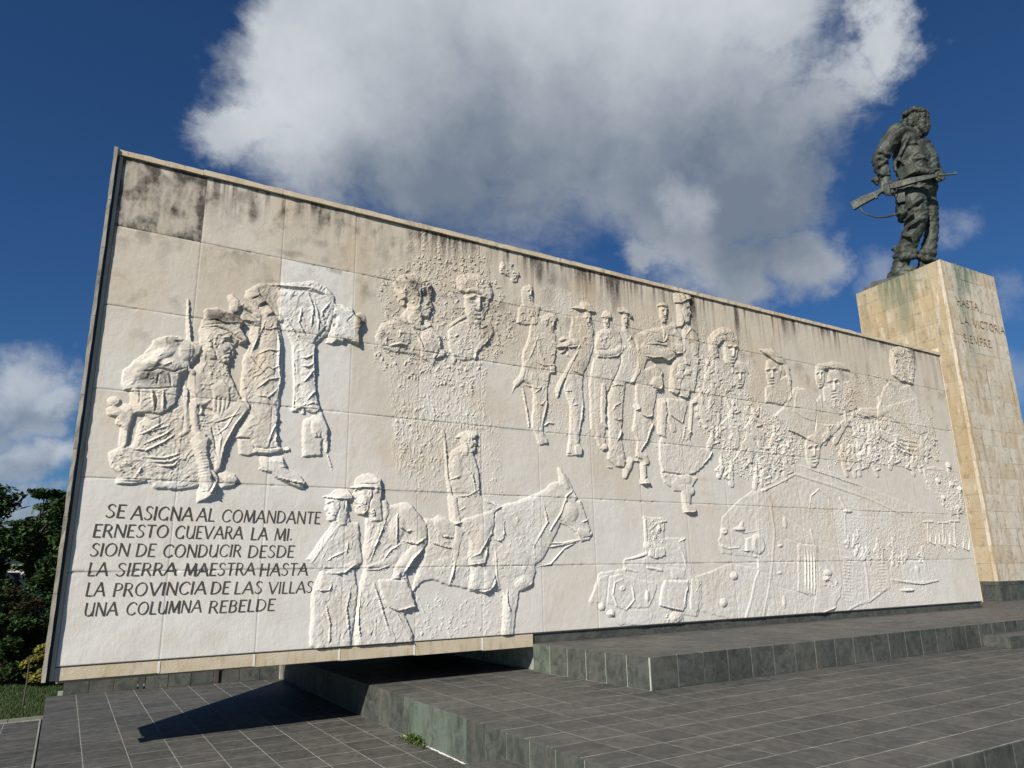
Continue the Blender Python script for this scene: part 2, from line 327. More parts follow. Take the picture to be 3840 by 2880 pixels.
for k,(x,y) in enumerate(((1.213,4.64),(2.275,4.50),(3.262,4.34))):
    m=MB(); m.box(-.03,.03,-.06,.04,0,.33); m.box(-.042,.042,-.072,.052,.33,.345)
    o=m.build('post',mFlange if k==2 else mGasket,loc=(x,y,Z1)); tag(o,['dark post between first and second parapet lengths','dark post between second and third parapet lengths','grey post where the parapet meets the deck step'][k],'post','posts standing in the parapet gaps')
# Relief drawing: ops in wall coordinates (millimetres along the wall, millimetres up; heights in centimetres)
RELIEF=[
('N',1.25,0.04,0,1,[3098,4679,3759,5173,4751,5354,5121,4797,4859,4378,4884,3978,4794,3767,4578,3288,4357,3138,4010,3224,3660,3305,3126,3418,3072,3613,3191,4094]),
('N',1.1,0.03,1,2,[3278,3618,4808,3730,4772,2992,4318,2165,3439,2117,3371,2915]),
('N',1.3,0.04,0,3,[4862,4624,5317,4623,5264,4308,5182,4022,4881,3713,4767,3961]),
('N',1.0,0.03,1,4,[3566,5492,4531,5700,4901,5330,4173,4980,3501,4839]),
('N',0.9,0.03,1,5,[3381,3034,3741,3072,4683,3173,5013,2793,4997,1856,4502,1795,4382,2476,4120,2457,4101,1823,3763,1730,3405,2120]),
('N',0.7,0.05,0,6,[3695,632,4976,593,5169,342,5112,-16,3749,32]),
('N',1.5,0.04,0,7,[8975,4509,9455,4391,10406,3757,11368,3406,11677,2983,11290,2705,10861,2375,10177,2254,9247,2439,9255,2812,8810,3066,8831,3946]),
('N',1.5,0.04,0,8,[13202,4335,13390,3933,16066,3668,16076,3256,15084,2935,13375,2664,12894,2935,12412,2644,11996,2589,12619,3382]),
('N',1.4,0.03,0,9,[15382,2881,16542,2799,16819,2589,16739,1920,16049,1868,15375,2415]),
('N',0.9,0.03,0,10,[12343,1595,13150,1704,13960,1621,16805,1703,16682,1127,15273,994,13016,1132,12271,1255]),
('N',0.9,0.03,1,301,[8942,4937,10151,5069,10651,4167,9881,3155,8732,3060]),
('N',1.1,0.03,0,302,[10396,3694,11442,3285,11543,2784,10190,2342,9284,2412,9336,2818,9855,2973]),
('N',1.0,0.03,0,303,[13267,4627,14844,4827,16182,4060,16268,3007,14568,2834,13222,3432]),
('N',0.8,0.02,0,304,[11308,2030,15539,1891,16817,1740,16567,986,13307,1006,11491,1491]),
('N',0.7,0.03,1,305,[8978,5256,9317,5317,8822,2499,8591,2486]),
('N',0.6,0.03,1,306,[8666,844,10011,825,10074,19,8660,87]),
('N',0.7,0.02,0,307,[12244,1069,15394,902,15168,147,12250,49]),
('N',0.6,0.03,1,308,[10513,1831,11426,1410,11280,90,10126,48]),
('N',0.7,0.03,1,309,[4982,4673,6009,5156,6869,5021,8824,5051,8839,3310,8482,2829,7789,2636,6881,2439,6235,2797,5696,2754,5395,2858,5173,3620]),
('fig','relief_soldier','seated soldier with a rucksack and an upright rifle, nearest the left edge'),
('P',2.2,9,1.0,113,[476,2239,355,2202,257,2130,297,1984,377,1923,468,1835,631,1871,741,1791,949,1781,1114,1816,1285,1951,1362,2024,1356,2223,1409,2389,1599,2695,1593,2768,1512,2812,1386,2810,1276,2633,1086,2666,890,2818,727,2650,503,2472]),
('F',1.3,-12,0.07,5,11),
('P',2.6,11,1,95,[1022,3533,1004,3626,1029,3663,1289,3673,1373,3610,1437,3543,1396,3439,1412,3354,1330,3278,1372,3113,1508,2854,1440,2732,1262,2683,1061,2745,1018,3027,1061,3179,1025,3384]),
('F',0.8,70,0.06,4,12),
('P',5.2,21,1.82,126,[1046,3493,1052,3591,1130,3663,1251,3682,1333,3646,1358,3587,1351,3543,1359,3530,1347,3503,1405,3430,1385,3407,1360,3401,1377,3376,1361,3358,1373,3337,1353,3314,1366,3277,1338,3245,1273,3237,1224,3276,1137,3258,1064,3358]),
('E',-1.69,1314,3505,37,26,0),
('G',1.17,17,[1261,3540,1302,3552,1351,3543]),
('E',0.91,1271,3407,57,51,0),
('G',-1.04,11,[1365,3358,1320,3351,1304,3341]),
('G',-0.91,13,[1368,3410,1348,3421,1336,3403,1312,3376]),
('E',0.52,1322,3508,20,11,0),
('E',1.3,1190,3453,28,51,0),
('E',-1.04,1194,3453,14,30,0),
('G',-1.04,13,[1157,3501,1166,3408,1191,3367,1216,3284]),
('N',2.08,0.05,0,21,[1214,3412,1287,3383,1369,3371,1386,3295,1362,3217,1298,3153,1238,3201,1192,3325]),
('N',1.5,0.03,0,22,[1083,3585,1312,3633,1340,3517,1143,3444,1112,3248,1186,3153,1325,3214,1394,3074,1153,2981,1056,3241]),
('P',6.2,13,0.8,64,[1013,3628,1016,3703,1042,3740,1051,3861,1173,3900,1292,3882,1415,3837,1470,3769,1446,3698,1537,3547,1461,3492,1365,3576,1272,3637,1145,3649]),
('S',1.3,24,[1472,3747,1265,3723,1156,3749,1033,3733]),
('G',-1.6,8,[1013,3628,1173,3659,1312,3633,1457,3546,1549,3516]),
('N',1.0,0.05,0,23,[1060,3863,1416,3826,1441,3764,1186,3743,1060,3754]),
('G',-0.9,7,[1029,3663,1237,3708,1444,3720]),
('P',5.0,25,2.2,155,[308,2881,311,3019,415,3163,477,3242,538,3333,558,3398,668,3467,784,3485,878,3468,935,3445,1010,3446,1043,3387,1041,3302,947,3205,919,3108,843,3036,837,2903,836,2721,765,2624,690,2577,544,2573,443,2563,406,2676,389,2831,322,2833]),
('F',1.2,30,0.08,2.5,24),
('E',1.6,668,3270,116,61,-20),
('E',1.5,556,3152,105,60,-30),
('E',1.8,771,3130,108,71,30),
('C',1.2,[682,3128,22,841,3357,29]),
('E',1.4,490,3022,103,69,-10),
('E',1.8,891,3322,82,114,0),
('G',-1.8,12,[446,3027,565,3052,632,3091,777,3069,899,3126]),
('G',-1.5,10,[398,2832,620,2858,828,2902]),
('G',-1.5,10,[638,3031,633,2899]),
('G',-1.3,10,[742,3054,775,2896]),
('G',-1.6,9,[614,2827,649,2731,644,2602]),
('G',-1.1,9,[475,2831,483,2665]),
('G',1.4,16,[700,2847,721,2629]),
('G',1.4,16,[587,2834,632,2640]),
('G',-2,14,[763,3419,861,3444]),
('G',1,14,[528,3168,682,3128,767,3181]),
('N',1.1,0.04,0,25,[495,3063,920,3098,846,2904,532,2867]),
('P',3.6,14,0.8,48,[543,2582,700,2568,703,2450,628,2415,547,2456]),
('G',-1.2,8,[546,2553,619,2511,693,2548]),
('C',4.3,[371,2605,67,350,2487,67]),
('P',3.4,8,1,38,[189,2596,235,2629,361,2623,378,2538,280,2519,205,2531]),
('G',-1,8,[200,2578,272,2518]),
('C',4.4,[408,2569,43,377,2384,38,377,2232,38]),
('E',2,254,2680,66,57,0),
('N',1.2,0.05,0,26,[157,2746,367,2799,369,2624,188,2605]),
('N',0.9,0.04,0,27,[201,2492,400,2482,360,2231,265,2205]),
('C',3.9,[1054,3157,52,1042,2968,56,1058,2785,61]),
('P',4.6,21,1.6,62,[1184,2943,1234,3033,1309,3053,1374,2965,1395,2811,1288,2830,1212,2833]),
('C',4.6,[1236,2835,25,1239,2742,25,1251,2651,20]),
('C',4.6,[1283,2840,25,1287,2727,23,1286,2624,18]),
('C',4.6,[1324,2855,25,1337,2753,23,1318,2637,18]),
('C',4.6,[1366,2870,25,1378,2788,21,1364,2714,16]),
('C',4.2,[1070,2745,24,1144,2753,24,1195,2810,23]),
('C',4.2,[1271,2581,41,1415,2677,72,1525,2761,83]),
('C',4.6,[1545,2753,73,1428,2513,71,1365,2345,62,1329,2202,48,1333,2042,36]),
('S',1.2,27,[1605,2738,1475,2518,1379,2286,1351,2043]),
('S',0.9,21,[1516,2750,1399,2511,1295,2400]),
('S',0.9,21,[1522,2667,1374,2591,1255,2539]),
('G',-1.2,10,[1227,2537,1272,2338,1317,2121]),
('G',0.8,12,[1283,2542,1334,2383,1329,2202]),
('P',3.8,14,0.8,39,[1326,1904,1338,1973,1421,1988,1518,1963,1559,1915,1526,1854,1434,1820,1370,1817]),
('S',1.3,23,[431,2188,600,2181,763,2280,860,2365]),
('S',1.3,23,[574,2103,779,2107,932,2165]),
('S',1.3,23,[576,2247,755,2357,837,2423]),
('S',1.3,23,[702,2016,874,2026,954,2118]),
('S',1.3,23,[516,2338,663,2408,798,2459]),
('S',1.3,23,[646,2060,835,2072,952,2137]),
('S',1.3,23,[513,2453,597,2383,742,2493]),
('C',3.4,[384,1850,33,491,1855,37,605,1879,34]),
('C',3.2,[737,1828,41,935,1837,48,1066,1862,38]),
('C',3.6,[781,1992,15,846,1948,19,912,1903,19]),
('N',1.4,0.05,0,28,[263,2149,403,2139,612,2058,680,1892,383,1859,307,1966]),
('G',-1.4,8,[402,1841,616,1856]),
('C',5.2,[912,3346,10,943,3101,14,974,2898,22]),
('C',5.0,[859,3935,13,882,3681,15,910,3473,25,950,3226,31]),
('C',5.2,[975,3105,35,996,2860,36]),
('C',5.6,[1007,2841,36,1035,2620,42,1069,2442,44,1123,2347,48]),
('G',-1,7,[959,2815,976,2514]),
('C',4.2,[927,2913,20,945,2712,24,979,2435,34]),
('C',4.4,[922,2370,25,988,2435,32]),
('E',3.6,1096,2667,31,60,0),
('E',-2.4,1087,2656,13,34,0),
('G',-0.8,7,[975,2786,1029,2802]),
('P',6.4,24,1.2,69,[1034,2320,1107,2425,1191,2412,1216,2334,1206,2233,1250,2038,1280,1902,1330,1855,1328,1757,1259,1706,1154,1664,1153,1896,1109,2088,1061,2223]),
('G',0.35,7,[1109,2187,1217,2208]),
('G',0.35,7,[1112,2153,1220,2174]),
('G',0.35,7,[1115,2120,1223,2141]),
('G',0.35,7,[1118,2087,1226,2107]),
('G',0.35,7,[1121,2054,1229,2074]),
('G',0.35,7,[1124,2021,1231,2041]),
('G',0.35,7,[1127,1988,1234,2007]),
('G',0.35,7,[1129,1955,1237,1974]),
('G',0.35,7,[1132,1922,1240,1941]),
('S',1.6,23,[1329,1865,1291,1765,1199,1772]),
('G',-1.4,9,[1182,1766,1254,1774,1309,1883]),
('C',6.2,[1272,1999,18,1324,1923,22,1306,1805,25]),
('end',),
('fig','relief_farmer','bending man with ammunition pouches reaching down, behind the seated soldier'),
('P',2.2,13,1.4,168,[1482,4164,1608,4281,1815,4334,2093,4401,2257,4458,2430,4408,2538,4308,2553,4226,2581,4111,2566,3941,2549,3819,2386,3689,2334,3623,2332,3439,2342,3258,2392,2928,2443,2778,2335,2767,2140,2835,2065,3560,1907,3876,1858,3822,1908,3536,1949,3208,1956,2935,1939,2707,1629,2677,1507,2875,1520,3370,1622,3494,1703,3797,1477,4095]),
('F',1.1,80,0.07,4,31),
('C',4.6,[1759,3897,101,1807,3633,122,1808,3300,142,1779,2970,150,1776,2713,137]),
('S',1.4,34,[1859,3811,1918,3538,1911,3314,1956,3099,1928,2878]),
('S',1.1,25,[1852,3753,1771,3717,1708,3730]),
('S',1.1,24,[1912,3470,1787,3474,1698,3417]),
('S',1.1,24,[1933,3295,1843,3239,1759,3271]),
('S',1.1,24,[1943,3141,1811,3103,1698,2982]),
('S',1.1,24,[1931,3009,1825,2889,1694,2896]),
('S',1.1,24,[1558,3397,1657,3280,1810,3125]),
('P',4.6,35,1.8,184,[1842,4246,2186,4312,2435,4288,2542,4224,2569,4132,2494,4023,2468,3853,2351,3718,2312,3619,2201,3637,2100,3702,1951,3861,1861,3937]),
('F',0.9,75,0.09,4,32),
('S',1.2,28,[2145,4057,2123,3867,2220,3698]),
('S',1.2,28,[2306,4157,2373,3955,2371,3768]),
('S',1.2,27,[1971,3887,2088,3723,2180,3634]),
('S',1.2,29,[2497,4191,2401,4055,2432,3895]),
('S',1.2,28,[2336,4020,2375,3909,2434,3848]),
('S',1.2,28,[2210,4281,2288,4082,2279,3823]),
('P',5.8,9,0,47,[2348,3998,2404,4008,2467,3877,2412,3833]),
('G',-1.3,8,[1882,4277,2164,4314,2413,4284]),
('G',1.2,14,[1691,4286,1987,4327,2228,4356,2457,4304]),
('G',-1.6,12,[2208,4317,2435,4288]),
('C',4.4,[2236,3608,102,2257,3417,96,2258,3192,89,2292,2972,88,2331,2855,88]),
('S',1.5,30,[2335,3600,2336,3371,2369,3149,2430,2821]),
('S',1.4,27,[2330,3279,2270,3182,2229,3132]),
('S',1.4,27,[2375,3037,2314,2964,2284,2916]),
('S',1.4,27,[2319,3483,2235,3425,2181,3418]),
('S',1.4,27,[2346,3384,2262,3316,2187,3317]),
('S',1.4,26,[2406,2863,2340,2878,2288,2850]),
('S',1.4,26,[2266,2859,2215,2821,2162,2805]),
('G',1.0,13,[2076,3561,2119,3008,2122,2768]),
('C',3.4,[2111,2778,22,2143,2781,19]),
('P',6.2,13,0.8,45,[1483,4153,1550,4223,1623,4215,1638,4137,1559,4088]),
('P',6.6,9,0,45,[1570,4079,1638,4137,1716,4072,1637,4011]),
('P',6.8,9,0,45,[1649,3980,1739,4041,1808,3951,1729,3880]),
('P',6.0,11,0,44,[1448,3865,1491,3901,1627,3851,1601,3780,1458,3800]),
('G',-1.4,8,[1579,4092,1649,4139,1726,4073]),
('G',-1.4,8,[1638,3989,1738,4047,1818,3952]),
('C',4.6,[1319,4054,40,1374,3986,62,1369,3918,55]),
('C',5.2,[1626,3874,56,1618,3693,57,1590,3511,39,1575,3432,24]),
('C',4.4,[1657,4175,34,1769,4058,34,1907,3876,27]),
('S',1.5,22,[1723,3811,1664,3611,1605,3437]),
('C',4.2,[1443,3999,33,1622,3918,38]),
('P',5.2,17,1.4,84,[2543,4200,2578,4182,2671,4199,2789,4172,2828,4081,2938,4027,2895,3899,2890,3706,2713,3739,2680,3698,2611,3711,2545,3654,2477,3656,2516,3791,2543,3937]),
('E',2.6,2890,4019,89,133,20),
('E',1.2,2866,4027,47,72,0),
('P',6.6,10,0.6,48,[2681,3960,2871,3895,2896,3719,2831,3721,2735,3778,2674,3839]),
('S',1.6,24,[2896,3719,2784,3726,2723,3776]),
('E',-2.2,2574,4013,39,47,0),
('E',-1.6,2568,3905,27,28,0),
('G',-1.2,10,[2816,4103,2726,3991,2799,3919]),
('G',-1.2,11,[2557,4130,2494,4023,2524,3863]),
('N',0.9,0.05,0,33,[2543,3937,2681,3960,2690,3735,2533,3664]),
('C',5.0,[2521,4184,36,2505,4025,40,2468,3853,35]),
('P',3.2,11,1.2,116,[1649,2816,1910,2844,1942,2665,1928,2557,1968,2412,1995,2309,1708,2268,1679,2390,1485,2395,1515,2500,1620,2676]),
('F',0.9,60,0.07,3,34),
('P',2.4,8,0,41,[1525,2378,1679,2390,1711,2227,1635,2192,1547,2206]),
('S',1.3,23,[1956,2602,1901,2512,1862,2341]),
('S',1.3,23,[1962,2517,1939,2389,1974,2329]),
('S',1.3,23,[1899,2703,1954,2644,1930,2536]),
('C',4.6,[1728,2259,33,1847,2257,35,1986,2298,31]),
('C',3.6,[2037,2291,19,2088,2305,21]),
('S',1.5,19,[2028,2270,1889,2229,1711,2227]),
('G',-1.2,7,[1706,2294,1845,2288,1985,2314]),
('P',4.0,16,1.2,72,[1772,2190,1950,2222,2032,2207,2082,2064,2166,2027,2262,1969,2307,1919,2290,1856,2165,1872,2008,1936,1966,1965,1903,2023,1802,2049]),
('S',1.6,19,[2308,1899,2131,1922,1967,1955]),
('G',-1,7,[2032,2207,2059,2104,2113,2055]),
('G',0.8,8,[1985,2142,2077,2137]),
('G',0.8,8,[2009,2091,2101,2086]),
('G',-1.1,8,[1800,2069,1903,2023]),
('C',3.2,[1791,2058,14,1902,2029,14]),
('P',2.6,16,0,78,[2244,2655,2337,2703,2483,2538,2487,2254,2267,2230]),
('P',4.2,24,1,59,[2339,2683,2393,2768,2451,2773,2550,2583,2567,2347,2544,2297,2517,2442,2467,2467,2389,2461,2347,2526]),
('G',-1,7,[2428,2464,2415,2522]),
('G',-1,7,[2467,2467,2467,2536]),
('C',3.8,[2536,2463,16,2543,2306,12]),
('C',2.4,[2230,2891,20,2238,2753,20]),
('G',0.6,8,[2558,2288,2622,2097]),
('P',4.2,12,0.8,39,[2119,2820,2174,2865,2273,2825,2406,2889,2430,2811,2374,2756,2294,2798,2235,2812,2160,2784]),
('end',),
('fig','relief_portrait','laughing curly-haired head in profile with a bandaged arm'),
('P',2.2,25,1.6,135,[3204,4047,3414,4132,3538,4305,3750,4062,3907,4113,4043,3981,4098,3785,3992,3707,3940,3587,3704,3691,3551,3682,3313,3684,3189,3727,3125,3838]),
('N',1.6,0.06,0,41,[3204,4047,3542,4104,3602,3689,3313,3684,3128,3742]),
('E',3.6,3445,3900,165,136,0),
('E',3.8,3884,3880,173,189,20),
('S',1.3,30,[3593,4112,3726,3932,3807,3743]),
('S',2,32,[3324,3747,3448,3790,3549,3780]),
('C',4.8,[3965,3703,38,4085,3758,35]),
('G',-1.6,15,[3965,3678,4018,3736]),
('C',4.6,[3763,4077,43,3867,4145,31]),
('C',4.6,[3389,4153,25,3465,4141,30,3555,4106,25]),
('P',4.4,15,1.2,89,[3536,4381,3795,4546,3875,4561,3903,4475,3924,4400,3878,4366,3892,4329,3865,4299,3866,4248,3813,4226,3760,4242,3749,4138,3776,4066,3698,4028,3568,4108,3526,4252]),
('E',-1.8,3850,4413,32,18,0),
('G',-1.4,9,[3772,4321,3838,4359,3904,4403]),
('G',0.9,13,[3823,4460,3890,4472]),
('E',1.0,3693,4333,79,77,0),
('E',3.4,3485,4385,46,51,0),
('P',5.6,33,2.0,115,[3351,4640,3451,4764,3554,4798,3658,4833,3792,4794,3887,4734,3922,4635,3903,4514,3862,4558,3795,4598,3756,4486,3706,4374,3641,4324,3588,4378,3535,4445,3433,4413,3380,4505]),
('N',2.4,0.06,0,42,[3338,4651,3451,4764,3658,4846,3818,4800,3928,4689,3903,4501,3768,4580,3693,4346,3588,4365,3510,4428,3407,4434]),
('end',),
('fig','relief_portrait','frontal head in a peaked beret with an open collar'),
('P',1.7,31,1.0,156,[4177,4105,4287,4228,4455,4309,4771,4363,4887,4193,4768,4014,4595,3857,4580,3738,4261,3694,4178,3874]),
('N',1.0,0.04,0,43,[4191,4134,4568,4168,4538,3875,4261,3757]),
('S',2,32,[4886,4179,4768,4027,4595,3831,4580,3699]),
('C',2.9,[4800,4314,41,4857,4188,35,4710,4019,34,4581,3855,31]),
('S',1.1,27,[4583,4277,4683,4214,4800,4286]),
('G',-0.9,10,[4371,3850,4454,3856,4553,3903]),
('C',2.6,[4204,4188,21,4315,4285,21,4427,4357,19]),
('C',2.6,[4233,3805,26,4261,3694,28]),
('P',2.53,38,2.76,218,[4465,4847,4425,4682,4427,4492,4457,4339,4533,4253,4651,4265,4738,4369,4790,4535,4818,4732,4793,4891,4630,4921]),
('E',-1.95,4556,4622,60,35,0),
('E',-1.95,4719,4642,61,35,0),
('G',1.38,32,[4493,4652,4575,4688,4639,4671,4706,4705,4788,4689]),
('G',1.95,35,[4639,4671,4640,4581,4642,4505]),
('E',1.15,4641,4498,44,32,0),
('G',-1.38,19,[4575,4465,4639,4460,4694,4479]),
('G',-1.49,16,[4556,4393,4626,4408,4696,4409]),
('G',0.8,22,[4570,4364,4624,4363,4678,4376]),
('G',-0.92,25,[4579,4333,4666,4343]),
('E',0.92,4620,4293,54,38,0),
('E',0.57,4556,4625,27,16,0),
('E',0.57,4720,4645,28,16,0),
('E',-0.8,4758,4496,59,150,10),
('E',1.8,4817,4575,41,82,0),
('P',3.4,24,1.4,95,[4300,4911,4456,4998,4660,5040,4822,4948,4880,4820,4848,4676,4789,4679,4716,4775,4571,4802,4456,4766,4399,4700,4300,4735]),
('C',5.0,[4441,4736,35,4571,4785,41,4702,4758,41,4789,4679,30]),
('G',-1.8,14,[4413,4690,4571,4733,4687,4714,4804,4654]),
('N',1.1,0.04,0,44,[4257,4943,4823,5060,4879,4792,4746,4822,4314,4725]),
('end',),
('fig','relief_portrait','small capped head highest among the far column'),
('P',1.8,11,0.5,43,[5002,5239,5049,5324,5177,5330,5235,5321,5199,5259,5245,5226,5338,5202,5299,5044,5217,5027,5195,5087,5104,5121,5012,5134]),
('P',1.54,10,1.68,55,[5227,5185,5217,5143,5216,5094,5221,5055,5238,5033,5265,5035,5285,5062,5298,5104,5305,5153,5301,5193,5265,5202]),
('E',-1.19,5253,5128,14,9,0),
('E',-1.19,5290,5132,14,9,0),
('G',0.84,8,[5239,5136,5258,5145,5272,5140,5288,5148,5306,5143]),
('G',1.19,9,[5272,5140,5272,5117,5272,5098]),
('E',0.7,5272,5096,10,8,0),
('G',-0.84,7,[5256,5088,5271,5086,5283,5091]),
('G',-0.91,7,[5251,5069,5267,5073,5283,5073]),
('G',0.49,7,[5254,5062,5267,5061,5279,5064]),
('G',-0.56,7,[5256,5054,5276,5056]),
('E',0.56,5265,5044,12,10,0),
('E',0.35,5253,5129,6,5,0),
('E',0.35,5290,5133,6,5,0),
('P',3.4,6,0,43,[5197,5173,5245,5215,5303,5216,5344,5182,5325,5151,5267,5177,5220,5167]),
('N',1.0,0.04,0,51,[5004,5324,5224,5329,5198,5216,5297,4958,5187,4683,4982,4666,4965,5019]),
('end',),
('fig','relief_portrait','small bare head below the topmost cap'),
('P',1.8,15,0.6,64,[5379,4931,5440,5007,5524,5045,5570,4968,5576,4776,5707,4735,5626,4444,5506,4403,5297,4410,5325,4645,5397,4722]),
('P',1.98,15,2.16,85,[5472,5029,5456,4966,5452,4891,5457,4829,5479,4793,5516,4794,5545,4832,5565,4895,5578,4971,5574,5034,5525,5051]),
('E',-1.53,5505,4938,19,14,0),
('E',-1.53,5556,4940,19,14,0),
('G',1.08,12,[5486,4952,5513,4963,5532,4954,5553,4965,5578,4956]),
('G',1.53,14,[5532,4954,5530,4919,5529,4889]),
('E',0.9,5529,4886,14,12,0),
('G',-1.08,7,[5507,4876,5527,4871,5544,4877]),
('G',-1.17,7,[5499,4848,5522,4851,5543,4850]),
('G',0.63,9,[5503,4836,5520,4834,5537,4837]),
('G',-0.72,10,[5505,4823,5532,4824]),
('E',0.72,5517,4806,17,15,0),
('E',0.45,5505,4939,9,6,0),
('E',0.45,5556,4941,9,6,0),
('S',1,21,[5490,4675,5569,4540,5602,4461]),
('G',1,13,[5513,4668,5592,4502]),
('N',1.3,0.04,0,52,[5325,4645,5633,4690,5650,4448,5574,4320,5270,4271,5286,4450]),
('G',-0.8,8,[5282,4284,5480,4295,5647,4353]),
('end',),
('fig','relief_soldier','marching soldier with curly hair, first of the marching column'),
('P',1.8,17,1.0,113,[5549,4537,5855,4590,5975,4310,5965,4054,5889,3766,5819,3592,5781,3425,5775,3236,5737,3046,5701,2911,5697,2806,5756,2706,5769,2642,5629,2606,5573,2744,5501,2867,5524,3131,5544,3318,5503,3487,5367,3537,5231,3494,5182,3331,5371,3698,5378,3970,5493,4207]),
('F',0.9,85,0.06,4,61),
('C',3.0,[5583,3564,68,5622,3327,78,5630,3089,64,5608,2903,45]),
('C',2.6,[5245,3470,40,5369,3604,48,5419,3786,46,5533,3992,47,5620,4254,48]),
('C',3.2,[5651,4259,48,5660,4024,56,5732,3828,55]),
('S',1.3,30,[5781,3425,5775,3236,5685,2910]),
('P',3.2,11,0,54,[5492,3647,5633,3692,5630,3583,5506,3568]),
('P',3.4,11,0,55,[5696,3686,5823,3702,5803,3577,5723,3567]),
('P',3.4,11,0,55,[5828,3841,5925,3854,5936,3717,5840,3718]),
('G',1,12,[5411,3476,5595,3444,5673,3467]),
('C',2.4,[5364,3404,13,5417,3120,13,5455,2864,13]),
('C',3.6,[5634,2736,39,5693,2676,44,5738,2660,29]),
('G',0.9,16,[5700,2885,5795,2946,5905,2942]),
('C',3.0,[5652,2841,34,5681,2779,26]),
('S',1.0,25,[5607,3838,5731,3800,5957,3844]),
('S',1.0,25,[5865,3984,5964,4026]),
('S',1.0,24,[5689,3468,5577,3375]),
('S',1.0,24,[5761,3288,5680,3200,5618,3220]),
('S',1.0,25,[5651,4231,5549,3994,5483,3862]),
('P',2.09,17,2.28,96,[5875,4622,5854,4552,5845,4468,5847,4397,5867,4352,5904,4347,5936,4386,5960,4454,5978,4538,5978,4610,5930,4639]),
('E',-1.61,5897,4513,19,15,0),
('E',-1.61,5949,4507,19,15,0),
('G',1.14,14,[5879,4532,5906,4541,5925,4527,5948,4536,5972,4522]),
('G',1.61,15,[5925,4527,5921,4488,5918,4454]),
('E',0.95,5918,4451,14,14,0),
('G',-1.14,8,[5896,4442,5915,4434,5933,4438]),
('G',-1.23,7,[5886,4412,5909,4412,5930,4407]),
('G',0.66,10,[5889,4397,5906,4392,5923,4393]),
('G',-0.76,11,[5890,4383,5918,4380]),
('E',0.76,5901,4362,18,17,0),
('E',0.47,5897,4515,9,7,0),
('E',0.47,5949,4509,9,7,0),
('P',3.4,11,0.8,43,[5699,4499,5775,4608,5899,4662,5997,4636,6000,4571,5946,4605,5859,4569,5832,4489,5804,4410,5745,4443]),
('N',1.6,0.04,0,62,[5687,4508,5775,4619,5985,4644,5994,4570,5859,4580,5816,4402,5721,4439]),
('N',0.8,0.04,0,63,[5619,4244,5933,4261,5893,3867,5606,3828]),
('end',),
('fig','relief_soldier','marching soldier under a wide-brimmed hat cradling a rifle'),
('P',1.8,18,1.0,118,[6291,4664,6674,4730,6681,4245,6560,3939,6467,3784,6441,3612,6444,3362,6416,3138,6356,2942,6329,2738,6387,2581,6350,2499,6109,2523,6176,2926,6191,3252,6104,3489,6146,3688,6291,3959,6161,4026]),
('F',0.9,85,0.06,4,64),
('C',3.2,[6242,3644,92,6264,3397,86,6300,3127,68,6271,2881,54,6278,2694,46]),
('S',1.3,28,[6444,3362,6395,3054,6333,2805]),
('P',3.6,11,0.6,27,[6244,2651,6342,2672,6388,2608,6359,2520,6253,2513,6232,2584]),
('G',0.9,13,[6092,2495,6221,2504]),
('S',1.2,23,[6233,3797,6381,3759,6482,3744]),
('S',1.2,23,[6497,3718,6617,3725,6843,3746]),
('S',1.1,25,[6102,3448,6234,3470]),
('S',1,25,[6240,3258,6323,3266]),
('S',1,25,[6262,3370,6225,3283]),
('G',-0.8,10,[6391,3959,6368,3828]),
('P',4.2,12,0.5,27,[5939,3402,5926,3469,6099,3738,6348,4110,6384,4144,6364,4083,6165,3746,5988,3421,5956,3343]),
('G',1.0,20,[6350,4139,6477,4302]),
('C',4.2,[5989,4142,23,6101,4170,39,6216,4240,48,6343,4260,65]),
('S',2.2,26,[6404,4204,6237,4158,6088,4146,5988,4121]),
('C',3.6,[6055,4258,19,6131,4302,28,6193,4290,24]),
('C',3.0,[6297,4361,44,6356,4272,54]),
('C',3.4,[6060,4068,23,6123,4109,21]),
('C',3.0,[5906,4214,21,5966,4171,26,6025,4127,21]),
('P',2.6,13,0.6,66,[6434,4557,6553,4599,6707,4547,6644,4349,6579,4121,6403,3946,6334,4086,6422,4315,6403,4442]),
('N',1.0,0.04,0,65,[6434,4557,6683,4576,6611,4235,6417,4206]),
('P',1.98,17,2.16,96,[6551,4791,6532,4720,6527,4635,6532,4566,6554,4525,6593,4526,6625,4568,6647,4639,6662,4724,6659,4795,6607,4815]),
('E',-1.53,6581,4688,20,15,0),
('E',-1.53,6634,4690,20,15,0),
('G',1.08,14,[6561,4704,6589,4716,6609,4705,6632,4718,6658,4707]),
('G',1.53,15,[6609,4705,6607,4666,6605,4632]),
('E',0.9,6604,4629,15,14,0),
('G',-1.08,8,[6582,4618,6603,4613,6621,4619]),
('G',-1.17,7,[6573,4586,6597,4590,6620,4588]),
('G',0.63,10,[6577,4573,6594,4570,6613,4574]),
('G',-0.72,11,[6579,4559,6607,4560]),
('E',0.72,6591,4540,18,17,0),
('E',0.45,6581,4689,9,7,0),
('E',0.45,6635,4691,9,7,0),
('N',1.44,0.05,0,66,[6529,4621,6566,4609,6582,4587,6602,4610,6643,4625,6620,4526,6587,4470,6551,4469,6525,4524]),
('P',3.4,10,0.6,33,[6294,4819,6464,4883,6468,4951,6639,4971,6675,4910,6751,4845,6736,4814,6643,4815,6552,4821,6409,4818]),
('S',1.8,18,[6736,4820,6590,4805,6396,4815,6293,4808]),
('end',),
('fig','relief_soldier','marching soldier in a soft cap, between the hat and the beret'),
('P',2.0,16,0.8,67,[6784,4503,6908,4568,7059,4604,7221,4574,7273,4333,7251,4218,7150,4136,6759,4082,6687,4191,6736,4363]),
('N',1.2,0.04,0,67,[6784,4503,7110,4556,7037,4276,6767,4214]),
